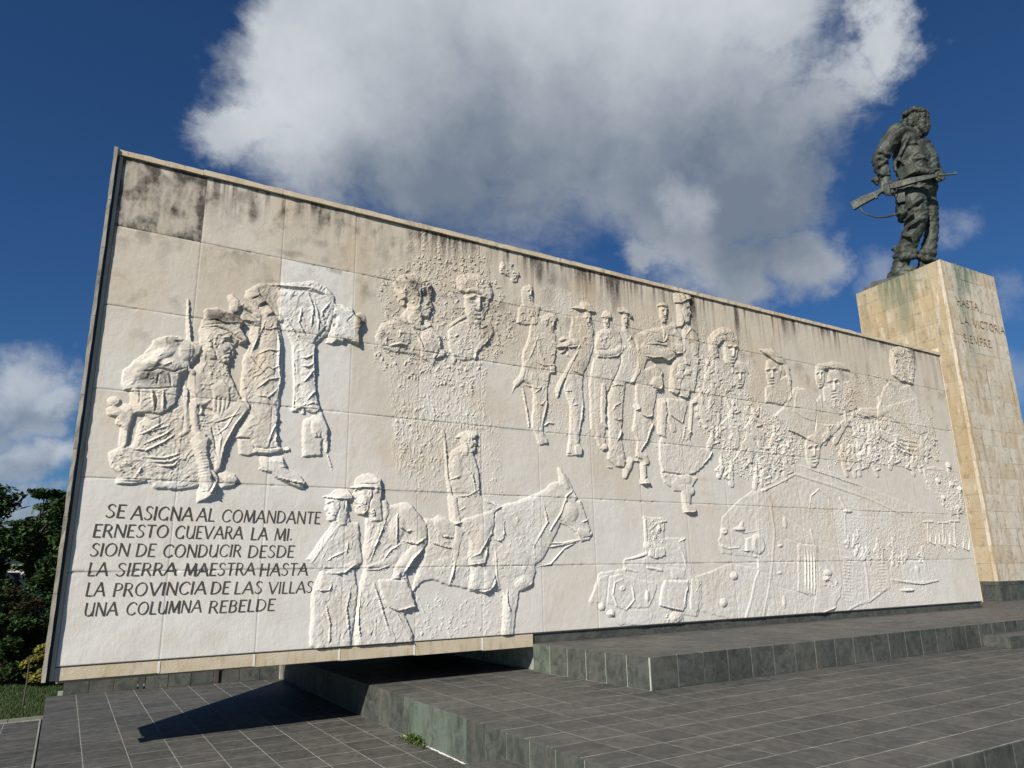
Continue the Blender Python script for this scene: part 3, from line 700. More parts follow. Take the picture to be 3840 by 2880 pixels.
('C',4.2,[6763,4148,48,6950,4174,53,7128,4222,56,7230,4304,52]),
('S',2.0,23,[7266,4242,7137,4146,6945,4097,6759,4082,6695,4105]),
('G',-1.2,11,[6766,4203,6873,4230,6953,4230,7040,4321]),
('P',1.76,16,1.92,90,[6941,4831,6926,4764,6925,4685,6933,4622,6956,4587,6994,4593,7023,4637,7041,4705,7051,4785,7045,4849,6994,4861]),
('E',-1.36,6964,4739,19,14,0),
('E',-1.36,7016,4748,19,15,0),
('G',0.96,13,[6944,4751,6971,4766,6991,4759,7013,4773,7038,4767]),
('G',1.36,14,[6991,4759,6990,4722,6990,4691]),
('E',0.8,6990,4689,14,13,0),
('G',-0.96,8,[6968,4675,6989,4673,7007,4681]),
('G',-1.04,7,[6961,4645,6984,4651,7006,4652]),
('G',0.56,9,[6966,4633,6983,4633,7000,4638]),
('G',-0.64,10,[6968,4620,6996,4625]),
('E',0.64,6981,4604,17,16,0),
('E',0.4,6964,4740,9,7,0),
('E',0.4,7016,4749,9,7,0),
('P',3.4,10,0.8,34,[6880,4766,6911,4839,6997,4900,7063,4877,7079,4800,7056,4762,6975,4782,6920,4767]),
('S',1.4,16,[7070,4764,6989,4779,6880,4760]),
('G',-1,9,[6969,4466,7046,4411,7091,4474]),
('P',1.7,15,0.6,87,[6688,4057,7229,4162,7159,3946,7017,3710,6880,3493,6854,3082,6821,2844,6844,2668,6722,2618,6633,2829,6554,2918,6579,3657,6647,3951]),
('F',0.8,88,0.06,5,68),
('C',2.8,[6768,3938,102,6726,3533,94,6685,3136,67,6701,2835,47]),
('P',3.8,11,0.5,22,[6707,2644,6795,2705,6863,2696,6851,2641,6772,2608]),
('P',4.0,11,0.5,25,[6747,3031,6785,3653,6873,3664,6842,3040,6871,2952,6813,2982]),
('S',1.4,20,[6881,3650,6856,2985]),
('end',),
('fig','relief_soldier','marching soldier in a tilted beret, a long strap across his chest'),
('P',2.0,18,1.0,106,[7259,4331,7599,4381,7600,3929,7435,3731,7289,3743,7231,3446,7168,3069,7136,2869,7197,2485,7171,2374,7014,2379,6850,2491,6902,2768,6909,3129,6931,3471,7033,3683,7219,4028]),
('F',0.9,80,0.06,4,69),
('C',3.2,[7101,3633,102,7065,3371,100,7048,3114,85,7013,2860,70,7066,2615,69]),
('S',1.2,26,[6976,3619,7104,3670,7248,3679]),
('S',1.5,31,[7182,3014,7119,2868,7060,2780]),
('S',1.2,29,[7173,3382,7045,3326,7004,3251]),
('S',1.2,29,[7190,3127,7082,3103,6997,3138]),
('P',3.2,14,0.8,41,[7025,2529,7150,2565,7195,2458,7171,2374,7049,2381]),
('G',0.8,12,[6825,2368,6944,2361]),
('S',2.2,24,[7253,4240,7201,4025,7035,3712,6897,3495]),
('C',3.6,[7304,2492,56,7262,2407,64,7202,2321,55,7170,2238,35]),
('N',0.7,0.04,0,70,[6864,2710,7180,2733,7149,2551,6869,2519]),
('P',2.15,17,2.34,96,[7323,4914,7305,4843,7298,4759,7303,4690,7324,4649,7362,4651,7393,4695,7416,4766,7431,4851,7429,4921,7379,4940]),
('E',-1.66,7350,4812,19,15,0),
('E',-1.66,7402,4815,20,15,0),
('G',1.17,14,[7331,4828,7358,4841,7378,4831,7400,4843,7426,4834]),
('G',1.66,15,[7378,4831,7375,4791,7373,4758]),
('E',0.97,7373,4755,14,14,0),
('G',-1.17,8,[7350,4742,7371,4738,7389,4745]),
('G',-1.27,7,[7341,4711,7364,4715,7387,4714]),
('G',0.68,10,[7345,4698,7362,4696,7380,4700]),
('G',-0.78,11,[7347,4684,7375,4685]),
('E',0.78,7359,4665,18,17,0),
('E',0.49,7350,4814,9,7,0),
('E',0.49,7403,4817,9,7,0),
('P',4.6,9,0.6,28,[7212,4938,7237,4988,7351,5026,7447,4991,7506,4920,7509,4874,7465,4849,7427,4906,7344,4926,7245,4909]),
('S',1.8,16,[7494,4854,7413,4915,7217,4904]),
('C',2.6,[7337,4638,46,7413,4536,58,7486,4387,58]),
('S',1.2,21,[7536,4670,7437,4482,7312,4294]),
('S',1,21,[7304,4564,7382,4497]),
('end',),
('fig','relief_soldier','marching bearded soldier with rolled sleeves and a hip bag'),
('P',2.4,16,1.4,105,[7556,4558,7767,4684,8069,4780,8442,4889,8608,4699,8609,4412,8400,4311,8224,4205,7783,4191,7696,4009,7691,3784,7521,3763,7395,3748,7511,3985,7586,4220]),
('F',0.9,20,0.06,3,71),
('C',5.4,[7727,4377,81,7865,4305,105,8054,4298,106,8269,4363,95,8361,4376,72]),
('S',2.4,31,[8400,4311,8225,4217,8080,4255,7872,4215,7743,4231]),
('S',1.4,26,[8302,4392,8250,4478,8042,4482,7805,4447]),
('C',4.8,[8252,4502,60,8432,4481,84,8588,4504,73]),
('S',2,29,[8625,4414,8435,4364,8319,4418]),
('N',1.0,0.04,0,72,[7666,4506,7957,4528,8004,4395,7737,4333]),
('S',1.5,28,[7853,4675,8017,4537,8164,4524]),
('S',1.5,29,[8286,4696,8231,4593,8166,4536]),
('G',1.2,17,[8167,4868,8199,4730,8170,4584]),
('P',2.2,21,2.4,121,[8178,5229,8150,5138,8141,5032,8148,4945,8182,4896,8242,4902,8291,4960,8325,5051,8348,5160,8344,5249,8264,5268]),
('E',-1.7,8218,5103,31,20,0),
('E',-1.7,8301,5112,31,20,0),
('G',1.2,18,[8188,5121,8231,5140,8262,5129,8297,5147,8337,5138]),
('G',1.7,20,[8262,5129,8258,5080,8255,5037]),
('E',1.0,8254,5033,22,18,0),
('G',-1.2,11,[8220,5016,8252,5012,8280,5022]),
('G',-1.3,9,[8206,4976,8242,4983,8278,4983]),
('G',0.7,12,[8212,4959,8239,4958,8267,4964]),
('G',-0.8,14,[8215,4941,8259,4946]),
('E',0.8,8234,4919,28,21,0),
('E',0.5,8218,5105,14,9,0),
('E',0.5,8301,5114,14,9,0),
('N',1.6,0.05,0,73,[8144,5015,8202,5003,8225,4978,8257,5009,8320,5033,8283,4906,8233,4831,8178,4826,8138,4892]),
('G',1.6,20,[8105,5180,8213,5206,8318,5182]),
('N',1.4,0.04,0,74,[8112,5254,8328,5294,8348,5176,8090,5178]),
('N',2.2,0.05,0,75,[7739,4866,7824,5023,7970,5001,8073,4828,7947,4737,7789,4781]),
('P',2.0,18,1.0,106,[7602,3959,7980,4130,8105,3993,8076,3686,7936,3641,7854,3365,7784,3211,7828,3070,7654,2783,7531,2632,7415,2541,7473,2811,7377,2974,7477,3327,7510,3740]),
('F',0.8,85,0.06,4,76),
('C',3.2,[7676,3493,119,7638,3256,108,7639,3053,81,7601,2821,72]),
('P',4.6,15,0.8,45,[7794,3759,7883,3905,8079,3929,8086,3793,8060,3730,7919,3669]),
('S',2,24,[8085,3778,7999,3693,7810,3731]),
('S',1.6,22,[8111,4055,8059,3927]),
('S',1.4,21,[7600,3929,7759,3799]),
('S',1.6,27,[7871,3337,7785,3226,7670,3201,7563,3249]),
('E',3.0,7498,3358,75,58,0),
('S',1.2,18,[7568,3314,7438,3301]),
('S',1.8,21,[7970,3376,7790,3066,7656,2811,7513,2631]),
('C',3.4,[7491,2588,51,7598,2566,57,7629,2498,56]),
('C',3.4,[7549,2409,62,7557,2285,56,7534,2228,47]),
('P',4.2,11,0.6,28,[7459,2197,7643,2234,7665,2165,7644,2130,7472,2136]),
('S',1.8,19,[7672,2145,7454,2135]),
('S',1.4,17,[7643,2443,7532,2429]),
('C',3,[7375,2496,22,7448,2501,22]),
('end',),
('fig','relief_soldier','tallest marching soldier in a peaked cap with cartridge pouches'),
('P',2.2,17,1.2,87,[8663,4926,8851,4908,8986,4832,9015,4665,8948,4352,8868,3925,8786,3752,8445,3713,8249,3851,8293,4145,8594,4410,8620,4665]),
('F',0.9,80,0.06,3,77),
('C',3.8,[8843,4833,75,8885,4645,86,8863,4448,73]),
('S',1.4,27,[8970,4829,8833,4893,8706,4739]),
('E',3.0,8441,4877,78,74,0),
('C',3.0,[8443,4745,73,8544,4677,49]),
('C',3,[8809,4381,36,8914,4335,37]),
('P',5.0,21,1.75,124,[8550,5223,8570,5320,8652,5394,8765,5418,8834,5387,8848,5331,8835,5288,8841,5277,8826,5250,8868,5182,8846,5158,8823,5151,8835,5128,8817,5109,8826,5090,8804,5067,8810,5031,8780,4998,8720,4986,8682,5022,8650,4897,8525,4869,8548,5093]),
('E',-1.62,8797,5250,34,25,0),
('G',1.12,17,[8753,5281,8792,5294,8835,5288]),
('E',0.88,8743,5152,52,50,0),
('G',-1.0,10,[8821,5110,8780,5100,8764,5090]),
('G',-0.88,12,[8832,5160,8815,5170,8801,5152,8776,5124]),
('E',0.5,8804,5253,19,10,0),
('E',1.25,8676,5192,26,50,0),
('E',-1.0,8680,5193,13,29,0),
('G',-1.0,12,[8653,5238,8648,5147,8665,5109,8676,5029]),
('P',6.2,13,1.0,63,[8500,5313,8497,5436,8571,5549,8750,5597,8889,5548,8894,5448,8777,5402,8710,5364,8625,5312]),
('S',2,23,[8896,5461,8745,5396,8609,5309,8516,5316]),
('N',1.2,0.04,0,79,[8508,5550,8889,5548,8814,5446,8557,5410]),
('N',1.6,0.04,0,80,[8377,5475,8521,5515,8499,5142,8378,5169]),
('P',4.2,12,0.6,36,[8462,4179,8607,4246,8610,4128,8482,4077]),
('S',1.4,14,[8610,4128,8482,4077]),
('P',4.2,12,0.6,36,[8616,4330,8769,4303,8744,4217,8619,4212]),
('S',1.4,14,[8744,4217,8619,4212]),
('P',4.2,12,0.6,35,[8351,3979,8547,4108,8569,4029,8514,3941,8408,3939]),
('S',1.4,14,[8569,4029,8514,3941]),
('P',4.2,12,0.6,36,[8610,4128,8766,4137,8741,4051,8583,4019]),
('S',1.4,14,[8741,4051,8583,4019]),
('P',4.2,12,0.6,35,[8359,3910,8496,3915,8465,3761,8328,3746]),
('S',1.4,14,[8465,3761,8328,3746]),
('P',4.0,14,0.8,47,[8255,3909,8497,3927,8483,3786,8378,3648,8234,3701]),
('S',1.4,16,[8483,3786,8378,3648,8234,3701]),
('P',4.0,14,0.8,47,[8537,3874,8688,3845,8690,3729,8601,3615,8438,3644,8466,3773]),
('S',1.4,16,[8690,3729,8601,3615,8438,3644]),
('P',2.0,14,1.0,91,[8162,3568,8583,3591,8602,3478,8521,3288,8466,3193,8644,3028,8601,2913,8711,2809,9105,2747,8924,2533,8757,2413,8631,2362,8390,2328,7932,2357,7893,2536,7914,2773,8098,3204]),
('F',0.9,85,0.06,4,81),
('P',4.2,11,0.6,26,[7904,2967,7954,3523,8118,3563,8109,3316,8062,2980,8062,2898,7986,2930]),
('S',1.4,16,[8136,3520,8063,2915]),
('P',3.6,11,0.8,34,[8136,3296,8227,3327,8298,3155,8285,3021,8210,3003,8128,3207]),
('S',1.5,21,[8541,3335,8448,3169,8208,3281,8138,3319]),
('C',3.2,[8718,3559,30,8677,3325,35,8618,3071,34]),
('S',1.6,16,[8648,3062,8564,2988]),
('S',1.6,16,[8542,3199,8414,2843]),
('E',2.8,8766,3575,63,30,0),
('S',1.4,14,[8826,3559,8700,3534]),
('S',2,18,[9125,2782,8995,2616,8876,2519]),
('S',1.4,16,[8858,2496,8771,2402]),
('S',1.4,17,[8359,2315,8084,2307,7905,2361]),
('N',1.0,0.04,0,82,[8801,3614,9250,3662,9148,2841,8622,2825]),
('C',3.4,[8186,2165,70,8402,2120,82,8546,2072,71]),
('C',3.6,[8265,2222,82,8491,2260,83]),
('C',3.8,[8430,2040,109,8413,1878,92]),
('P',4.4,13,0.6,32,[8332,1808,8447,1852,8611,1816,8620,1736,8487,1706,8340,1715]),
('S',1.8,22,[8620,1736,8340,1715]),
('P',2.0,16,0.6,81,[7915,2339,8347,2308,8722,2299,8468,2041,8175,2057,7972,2182]),
('N',1.0,0.04,0,83,[7918,2366,8735,2411,8719,2271,7974,2208]),
('end',),
('fig','relief_crowd','packed small figures below the large bearded head'),
('C',1.65,[9742,3562,55,9614,3399,48]),
('C',2.91,[9724,3679,39,9722,3633,32]),
('C',2.51,[9812,3578,21,9873,3527,18,9751,3475,14]),
('C',1.86,[10182,3388,82,10254,3168,72]),
('C',2.73,[10240,3572,58,10234,3503,49]),
('C',2.78,[10287,3410,32,10386,3335,27,10198,3258,22]),
('C',2.6,[9991,3240,14,10392,3637,12]),
('C',2.37,[10165,3304,79,10292,3098,69]),
('C',2.45,[10240,3482,56,10235,3417,47]),
('C',2.31,[10070,3304,30,9953,3215,25,10115,3171,21]),
('C',2.8,[10160,3506,21,10342,3514,21]),
('C',2.6,[9984,3161,14,10364,3541,12]),
('C',1.98,[9616,3195,55,9697,3053,48]),
('C',2.95,[9662,3319,39,9660,3274,32]),
('C',2.24,[9685,3210,21,9750,3159,18,9626,3110,14]),
('C',2.8,[9606,3338,15,9733,3344,15]),
('C',1.79,[9731,3086,69,9692,2893,61]),
('C',2.9,[9748,3240,49,9745,3183,41]),
('C',2.55,[9648,3091,26,9550,3012,22,9691,2973,18]),
('C',2.8,[9680,3264,18,9841,3269,19]),
('C',2.17,[10016,3115,59,9962,2949,52]),
('C',2.83,[10027,3246,42,10024,3197,35]),
('C',2.52,[10092,3130,23,10162,3075,19,10028,3019,15]),
('C',1.96,[10746,3161,64,10607,2975,56]),
('C',2.33,[10736,3301,45,10732,3247,38]),
('C',2.26,[10831,3178,25,10908,3118,21,10756,3060,17]),
('C',2.6,[10596,3048,11,10915,3354,10]),
('C',2.32,[9136,2986,62,9039,2808,54]),
('C',3.13,[9133,3122,44,9130,3069,37]),
('C',2.37,[9214,3000,24,9287,2942,20,9152,2888,16]),
('C',2.8,[9067,3143,16,9208,3146,17]),
('C',2.6,[9000,2877,11,9288,3170,9]),
('C',1.77,[10069,3032,75,10186,2833,66]),
('C',3.11,[10137,3201,54,10132,3139,44]),
('C',2.29,[9979,3034,29,9864,2950,24,10020,2908,20]),
('C',2.4,[10071,2900,80,10012,2675,70]),
('C',3.17,[10088,3075,57,10083,3009,47]),
('C',2.37,[9973,2904,30,9853,2813,26,10017,2768,21]),
('C',2.8,[10006,3102,21,10197,3108,22]),
('C',1.87,[11013,2893,67,11118,2717,59]),
('C',2.98,[11082,3044,47,11076,2987,39]),
('C',2.52,[11105,2908,26,11187,2845,21,11028,2788,18]),
('C',1.98,[10223,2817,74,10324,2620,65]),
('C',2.95,[10288,2982,52,10283,2921,44]),
('C',2.64,[10317,2833,28,10408,2763,24,10236,2698,19]),
('C',1.62,[9783,2764,70,9879,2576,62]),
('C',3.09,[9844,2925,50,9840,2865,42]),
('C',2.21,[9874,2782,27,9958,2716,23,9797,2653,19]),
('C',2.6,[9620,2642,12,9962,2975,11]),
('C',1.94,[10685,2849,60,10704,2685,53]),
('C',2.61,[10721,2983,43,10717,2934,35]),
('C',2.53,[10770,2864,23,10842,2807,20,10697,2755,16]),
('C',2.8,[10656,3003,16,10803,3008,16]),
('C',2.4,[10898,2783,77,11006,2581,67]),
('C',2.62,[10968,2955,54,10962,2892,45]),
('C',2.67,[10798,2789,29,10680,2705,24,10844,2657,20]),
('C',2.8,[10886,2983,20,11076,2987,21]),
('C',2.6,[10711,2649,13,11104,3011,11]),
('C',1.65,[10680,2790,55,10683,2638,48]),
('C',2.42,[10709,2912,39,10707,2868,33]),
('C',2.35,[10609,2792,21,10523,2731,18,10643,2699,14]),
('C',2.6,[10548,2694,10,10826,2954,8]),
('C',2.37,[10593,2748,67,10644,2566,59]),
('C',2.35,[10639,2897,48,10635,2842,40]),
('C',2.27,[10680,2763,26,10760,2698,22,10602,2639,18]),
('C',2.8,[10566,2920,18,10729,2922,18]),
('C',1.75,[10383,2713,74,10359,2508,65]),
('C',2.81,[10413,2879,53,10408,2818,44]),
('C',2.29,[10478,2732,28,10570,2662,24,10395,2597,20]),
('C',2.8,[10333,2903,20,10511,2907,20]),
('C',1.81,[10459,2640,74,10352,2430,64]),
('C',2.86,[10463,2800,53,10457,2739,44]),
('C',2.44,[10363,2643,28,10250,2562,24,10405,2517,19]),
('C',2.8,[10382,2825,20,10561,2828,20]),
('C',1.85,[10723,2610,59,10718,2446,52]),
('C',2.77,[10754,2743,42,10751,2694,35]),
('C',2.78,[10802,2624,23,10880,2567,19,10735,2517,16]),
('C',2.8,[10690,2763,16,10835,2767,16]),
('C',1.92,[10923,2579,72,10889,2379,63]),
('C',3.12,[10950,2737,51,10944,2678,42]),
('C',2.48,[11022,2594,28,11113,2528,23,10935,2464,19]),
('C',2.37,[9299,2499,55,9207,2343,48]),
('C',3.1,[9295,2619,39,9293,2576,32]),
('C',2.57,[9232,2503,21,9152,2442,18,9268,2408,14]),
('C',2.31,[10334,2459,68,10257,2269,60]),
('C',2.65,[10340,2609,49,10336,2555,40]),
('C',2.7,[10425,2476,26,10507,2409,22,10343,2350,18]),
('C',2.18,[9498,2409,67,9498,2223,59]),
('C',3.07,[9526,2558,48,9523,2503,40]),
('C',2.28,[9418,2416,26,9319,2343,21,9455,2301,18]),
('C',2.34,[10135,2375,61,10066,2202,54]),
('C',2.64,[10142,2508,44,10139,2458,36]),
('C',2.41,[10219,2388,23,10292,2327,20,10145,2276,16]),
('C',1.63,[10316,2346,60,10343,2182,53]),
('C',2.38,[10355,2481,43,10352,2430,36]),
('C',2.6,[10397,2358,23,10471,2300,19,10328,2252,16]),
('C',2.8,[10288,2501,16,10433,2503,16]),
('F',1.1,70,0.05,3,401),
('N',0.9,0.03,0,402,[9262,3517,9707,3744,10387,3630,10879,3300,11214,3076,11053,2691,10379,2441,9292,2470,9303,2873,9048,3086]),
('end',),
('fig','relief_crowd','packed small figures between the map and the outstretched hand'),
('C',2.08,[13124,3657,75,13194,3454,66]),
('C',2.34,[13194,3826,54,13186,3763,45]),
('C',2.76,[13021,3658,29,12888,3571,24,13058,3531,20]),
('C',2.35,[12931,3619,69,12737,3412,60]),
('C',2.96,[12914,3765,49,12907,3709,41]),
('C',2.56,[12835,3621,26,12721,3539,22,12874,3505,18]),
('C',2.35,[12671,3377,71,12470,3171,61]),
('C',2.61,[12656,3530,50,12649,3472,42]),
('C',2.41,[12576,3379,27,12455,3299,23,12615,3262,19]),
('C',1.62,[13666,3448,72,13566,3240,63]),
('C',2.77,[13687,3607,51,13678,3547,43]),
('C',2.48,[13773,3468,28,13866,3402,24,13673,3334,19]),
('C',2.32,[12294,3319,63,12155,3134,55]),
('C',2.72,[12292,3458,45,12286,3404,37]),
('C',2.72,[12208,3322,24,12102,3248,20,12243,3216,17]),
('C',2.8,[12218,3475,17,12379,3482,17]),
('C',2.6,[12129,3207,11,12473,3510,10]),
('C',2.04,[13453,3379,82,13215,3139,71]),
('C',2.65,[13438,3554,58,13428,3487,48]),
('C',2.58,[13337,3380,31,13194,3287,26,13383,3243,22]),
('C',1.88,[13261,3412,57,13230,3252,50]),
('C',2.79,[13290,3538,40,13284,3489,34]),
('C',2.65,[13184,3412,22,13088,3346,18,13217,3316,15]),
('C',2.6,[13106,3307,10,13433,3581,8]),
('C',1.81,[13748,3410,67,13674,3220,59]),
('C',3.18,[13778,3559,48,13770,3502,40]),
('C',2.2,[13850,3428,26,13938,3366,22,13757,3306,18]),
('C',1.8,[13718,3331,65,13825,3162,57]),
('C',3.16,[13799,3480,46,13792,3427,38]),
('C',2.34,[13813,3349,25,13902,3289,21,13728,3231,17]),
('C',2.09,[13636,3204,62,13567,3031,54]),
('C',3.2,[13663,3341,44,13657,3292,36]),
('C',2.48,[13731,3221,24,13809,3164,20,13642,3108,16]),
('C',2.8,[13589,3359,16,13754,3365,16]),
('C',2.1,[13647,3084,80,13441,2853,69]),
('C',2.43,[13643,3256,57,13633,3190,47]),
('C',2.68,[13765,3103,31,13872,3027,26,13657,2958,21]),
('C',2.8,[13553,3280,21,13765,3289,21]),
('C',1.88,[13380,2994,83,13316,2764,72]),
('C',2.89,[13417,3177,59,13408,3112,49]),
('C',2.34,[13266,3000,32,13125,2907,27,13311,2862,22]),
('C',2.8,[13324,3205,22,13548,3211,22]),
('C',1.85,[12868,2964,69,12864,2774,60]),
('C',2.83,[12913,3117,49,12905,3060,41]),
('C',2.63,[12963,2980,26,13056,2916,22,12876,2855,18]),
('C',2.6,[12683,2842,12,13070,3169,10]),
('C',1.91,[12616,2947,67,12704,2768,58]),
('C',2.68,[12685,3097,47,12678,3040,39]),
('C',2.6,[12709,2963,26,12796,2899,21,12625,2842,18]),
('C',2.08,[13608,2989,76,13393,2765,66]),
('C',2.69,[13596,3153,54,13587,3090,45]),
('C',2.54,[13719,3007,29,13821,2934,25,13612,2867,20]),
('C',1.6,[13007,2936,79,12871,2712,68]),
('C',2.78,[13018,3108,56,13009,3043,47]),
('C',2.6,[13124,2954,30,13223,2883,26,13016,2810,21]),
('C',1.87,[13157,2785,72,13133,2588,63]),
('C',2.59,[13199,2949,52,13191,2888,43]),
('C',2.21,[13265,2805,28,13359,2737,23,13164,2672,19]),
('C',2.8,[13117,2970,19,13310,2976,20]),
('C',1.65,[12984,2762,74,12971,2559,64]),
('C',2.6,[13031,2924,53,13023,2864,44]),
('C',2.36,[13090,2778,28,13189,2710,24,12996,2646,19]),
('C',2.6,[12786,2635,13,13206,2979,11]),
('C',1.98,[12660,2736,68,12715,2553,60]),
('C',2.8,[12720,2891,49,12713,2834,40]),
('C',2.53,[12758,2752,26,12845,2687,22,12668,2628,18]),
('C',2.8,[12640,2912,18,12821,2917,18]),
('C',1.68,[13631,2779,66,13711,2601,59]),
('C',2.71,[13701,2930,48,13693,2875,39]),
('C',2.75,[13730,2795,26,13817,2732,22,13634,2674,17]),
('F',1.1,70,0.05,3,402),
('N',0.9,0.03,0,403,[12263,3419,13155,4118,13629,3746,14196,3231,13383,2698,12887,2902,12264,2668,12073,2979]),
('end',),
('fig','relief_crowd','tangle of little figures around the outstretched hand'),
('C',2.36,[14136,4030,79,14053,3810,69]),
('C',2.76,[14173,4207,57,14163,4141,47]),
('C',2.49,[14254,4056,30,14356,3987,26,14147,3908,21]),
('C',1.73,[14297,3775,76,14100,3551,66]),
('C',2.28,[14297,3941,54,14287,3879,45]),
('C',2.75,[14191,3776,29,14058,3689,24,14231,3651,20]),
('C',1.91,[14395,3784,71,14418,3592,62]),
('C',2.66,[14459,3942,50,14450,3884,42]),
('C',2.59,[14294,3786,27,14167,3703,23,14329,3667,19]),
('C',2.8,[14374,3963,19,14563,3974,19]),
('C',1.71,[15419,3711,68,15361,3525,59]),
('C',2.71,[15456,3863,48,15446,3807,40]),
('C',2.3,[15318,3714,26,15189,3636,22,15351,3602,18]),
('C',2.8,[15378,3882,18,15567,3892,18]),
('C',1.72,[13948,3524,61,13919,3357,53]),
('C',3.06,[13980,3658,43,13974,3608,36]),
('C',2.61,[13862,3528,23,13753,3456,20,13895,3425,16]),
('C',2.8,[13910,3676,16,14074,3684,16]),
('C',2.6,[13778,3416,11,14132,3707,9]),
('C',1.9,[14508,3271,71,14445,3072,62]),
('C',2.58,[14544,3431,51,14535,3373,42]),
('C',2.31,[14402,3274,27,14275,3194,23,14442,3153,19]),
('C',2.8,[14459,3453,19,14661,3462,19]),
('C',1.77,[15436,3270,82,15352,3042,72]),
('C',3.12,[15481,3453,58,15469,3386,48]),
('C',2.21,[15316,3272,31,15158,3181,26,15360,3137,21]),
('C',2.6,[15193,3126,14,15713,3520,12]),
('C',2.34,[15873,3283,78,15977,3078,69]),
('C',2.85,[15972,3461,56,15959,3397,47]),
('C',2.41,[15749,3285,30,15601,3197,25,15796,3155,21]),
('C',2.8,[15873,3484,21,16101,3494,21]),
('C',1.91,[15469,3228,81,15359,2999,71]),
('C',2.76,[15507,3407,58,15494,3340,48]),
('C',2.34,[15603,3249,31,15711,3175,26,15477,3101,22]),
('C',1.91,[14908,3175,59,14876,3012,52]),
('C',2.25,[14950,3308,42,14943,3256,35]),
('C',2.44,[14823,3180,23,14714,3112,19,14857,3078,16]),
('C',2.8,[14881,3324,16,15044,3333,16]),
('C',2.6,[14739,3071,10,15105,3352,9]),
('C',2.0,[15607,3154,60,15585,2988,53]),
('C',2.7,[15652,3285,43,15644,3237,36]),
('C',2.77,[15709,3168,23,15790,3114,20,15612,3059,16]),
('C',2.6,[15430,3047,10,15816,3334,9]),
('C',1.61,[14358,2989,73,14192,2777,64]),
('C',2.86,[14363,3148,52,14354,3087,43]),
('C',2.8,[14470,3007,28,14572,2940,24,14364,2874,19]),
('C',2.8,[14281,3174,19,14484,3177,19]),
('C',2.6,[14149,2861,13,14600,3207,11]),
('C',1.93,[15249,3036,67,15064,2841,58]),
('C',2.95,[15252,3181,47,15243,3126,39]),
('C',2.55,[15149,3036,26,15022,2960,21,15186,2924,18]),
('C',1.66,[15347,3024,73,15463,2832,64]),
('C',2.96,[15444,3186,52,15433,3127,43]),
('C',2.45,[15234,3027,28,15098,2943,23,15275,2904,19]),
('C',2.8,[15355,3210,19,15561,3217,19]),
('C',1.75,[15252,2935,61,15293,2768,54]),
('C',2.9,[15315,3069,43,15308,3021,36]),
('C',2.53,[15344,2948,24,15430,2891,20,15256,2838,16]),
('C',2.8,[15239,3089,16,15417,3094,16]),
('C',1.96,[15015,2888,72,15003,2689,63]),
('C',2.67,[15072,3049,52,15062,2991,43]),
('C',2.56,[14905,2893,27,14767,2810,23,14946,2771,19]),
('F',1.1,70,0.05,3,403),
('N',0.9,0.03,0,404,[14143,4444,14705,4286,15750,3943,15975,3361,15231,3016,14252,2989,13677,3470]),
('end',),
('fig','relief_crowd','small figures climbing beside the tallest soldier'),
('C',1.87,[8941,4215,58,8822,4040,50]),
('C',3.02,[8923,4337,41,8922,4291,34]),
('C',2.24,[8873,4215,22,8798,4145,19,8906,4117,15]),
('C',2.8,[8869,4353,15,8995,4365,15]),
('C',1.73,[9165,4223,62,9128,4048,54]),
('C',3.06,[9177,4359,44,9175,4310,37]),
('C',2.27,[9241,4242,24,9309,4190,20,9178,4127,16]),
('C',1.86,[9352,4107,59,9386,3949,52]),
('C',2.86,[9385,4240,42,9383,4190,35]),
('C',2.61,[9425,4125,23,9493,4072,19,9365,4014,15]),
('C',1.8,[9231,3822,62,9193,3650,54]),
('C',2.51,[9243,3959,44,9241,3908,36]),
('C',2.29,[9157,3823,23,9072,3750,20,9193,3719,16]),
('C',2.8,[9184,3976,16,9320,3984,16]),
('C',1.68,[8925,3660,61,8890,3491,53]),
('C',2.55,[8937,3794,43,8935,3744,36]),
('C',2.77,[8854,3661,23,8771,3590,20,8890,3562,16]),
('C',2.35,[8949,3656,63,8876,3475,54]),
('C',2.67,[8949,3793,44,8946,3739,37]),
('C',2.54,[8877,3657,24,8790,3583,20,8913,3552,16]),
('C',2.6,[8813,3542,11,9095,3845,9]),
('C',1.7,[8935,3502,56,8829,3336,49]),
('C',3.03,[8925,3621,40,8924,3577,33]),
('C',2.34,[8871,3501,21,8794,3438,18,8904,3408,15]),
('C',1.77,[9124,3476,56,9096,3318,49]),
('C',3.02,[9134,3599,40,9133,3554,33]),
('C',2.25,[9055,3475,21,8980,3412,18,9088,3381,15]),
('C',2.6,[8999,3373,10,9254,3644,8]),
('C',2.07,[8941,3353,61,8998,3192,53]),
('C',2.99,[8977,3491,43,8975,3441,36]),
('C',2.51,[9015,3369,23,9084,3314,20,8954,3258,16]),
('C',2.02,[9322,3244,64,9290,3062,56]),
('C',3.11,[9335,3384,46,9333,3331,38]),
('C',2.32,[9401,3260,25,9476,3198,21,9333,3142,17]),
('F',1.1,70,0.05,3,404),
('N',0.9,0.03,0,405,[8975,4509,9439,4265,9413,3413,9255,2812,9027,2911,8877,3654]),
('end',),
('fig','relief_crowd','rows of tiny people along the station behind the wagon'),
('C',1.94,[12815,1409,36,12721,1308,32]),
('C',2.98,[12809,1487,26,12809,1459,22]),
('C',2.26,[12762,1412,14,12695,1375,12,12783,1347,10]),
('C',2.8,[12770,1501,10,12866,1499,10]),
('C',2.04,[12669,1315,40,12597,1201,35]),
('C',2.92,[12677,1404,29,12675,1368,24]),
('C',2.32,[12729,1319,15,12786,1280,13,12672,1247,11]),
('C',1.85,[12488,1292,39,12424,1187,34]),
('C',2.59,[12496,1381,27,12495,1349,23]),
('C',2.67,[12432,1299,15,12365,1260,12,12452,1232,10]),
('C',2.29,[13858,1258,41,13894,1147,36]),
('C',2.22,[13901,1351,29,13899,1318,24]),
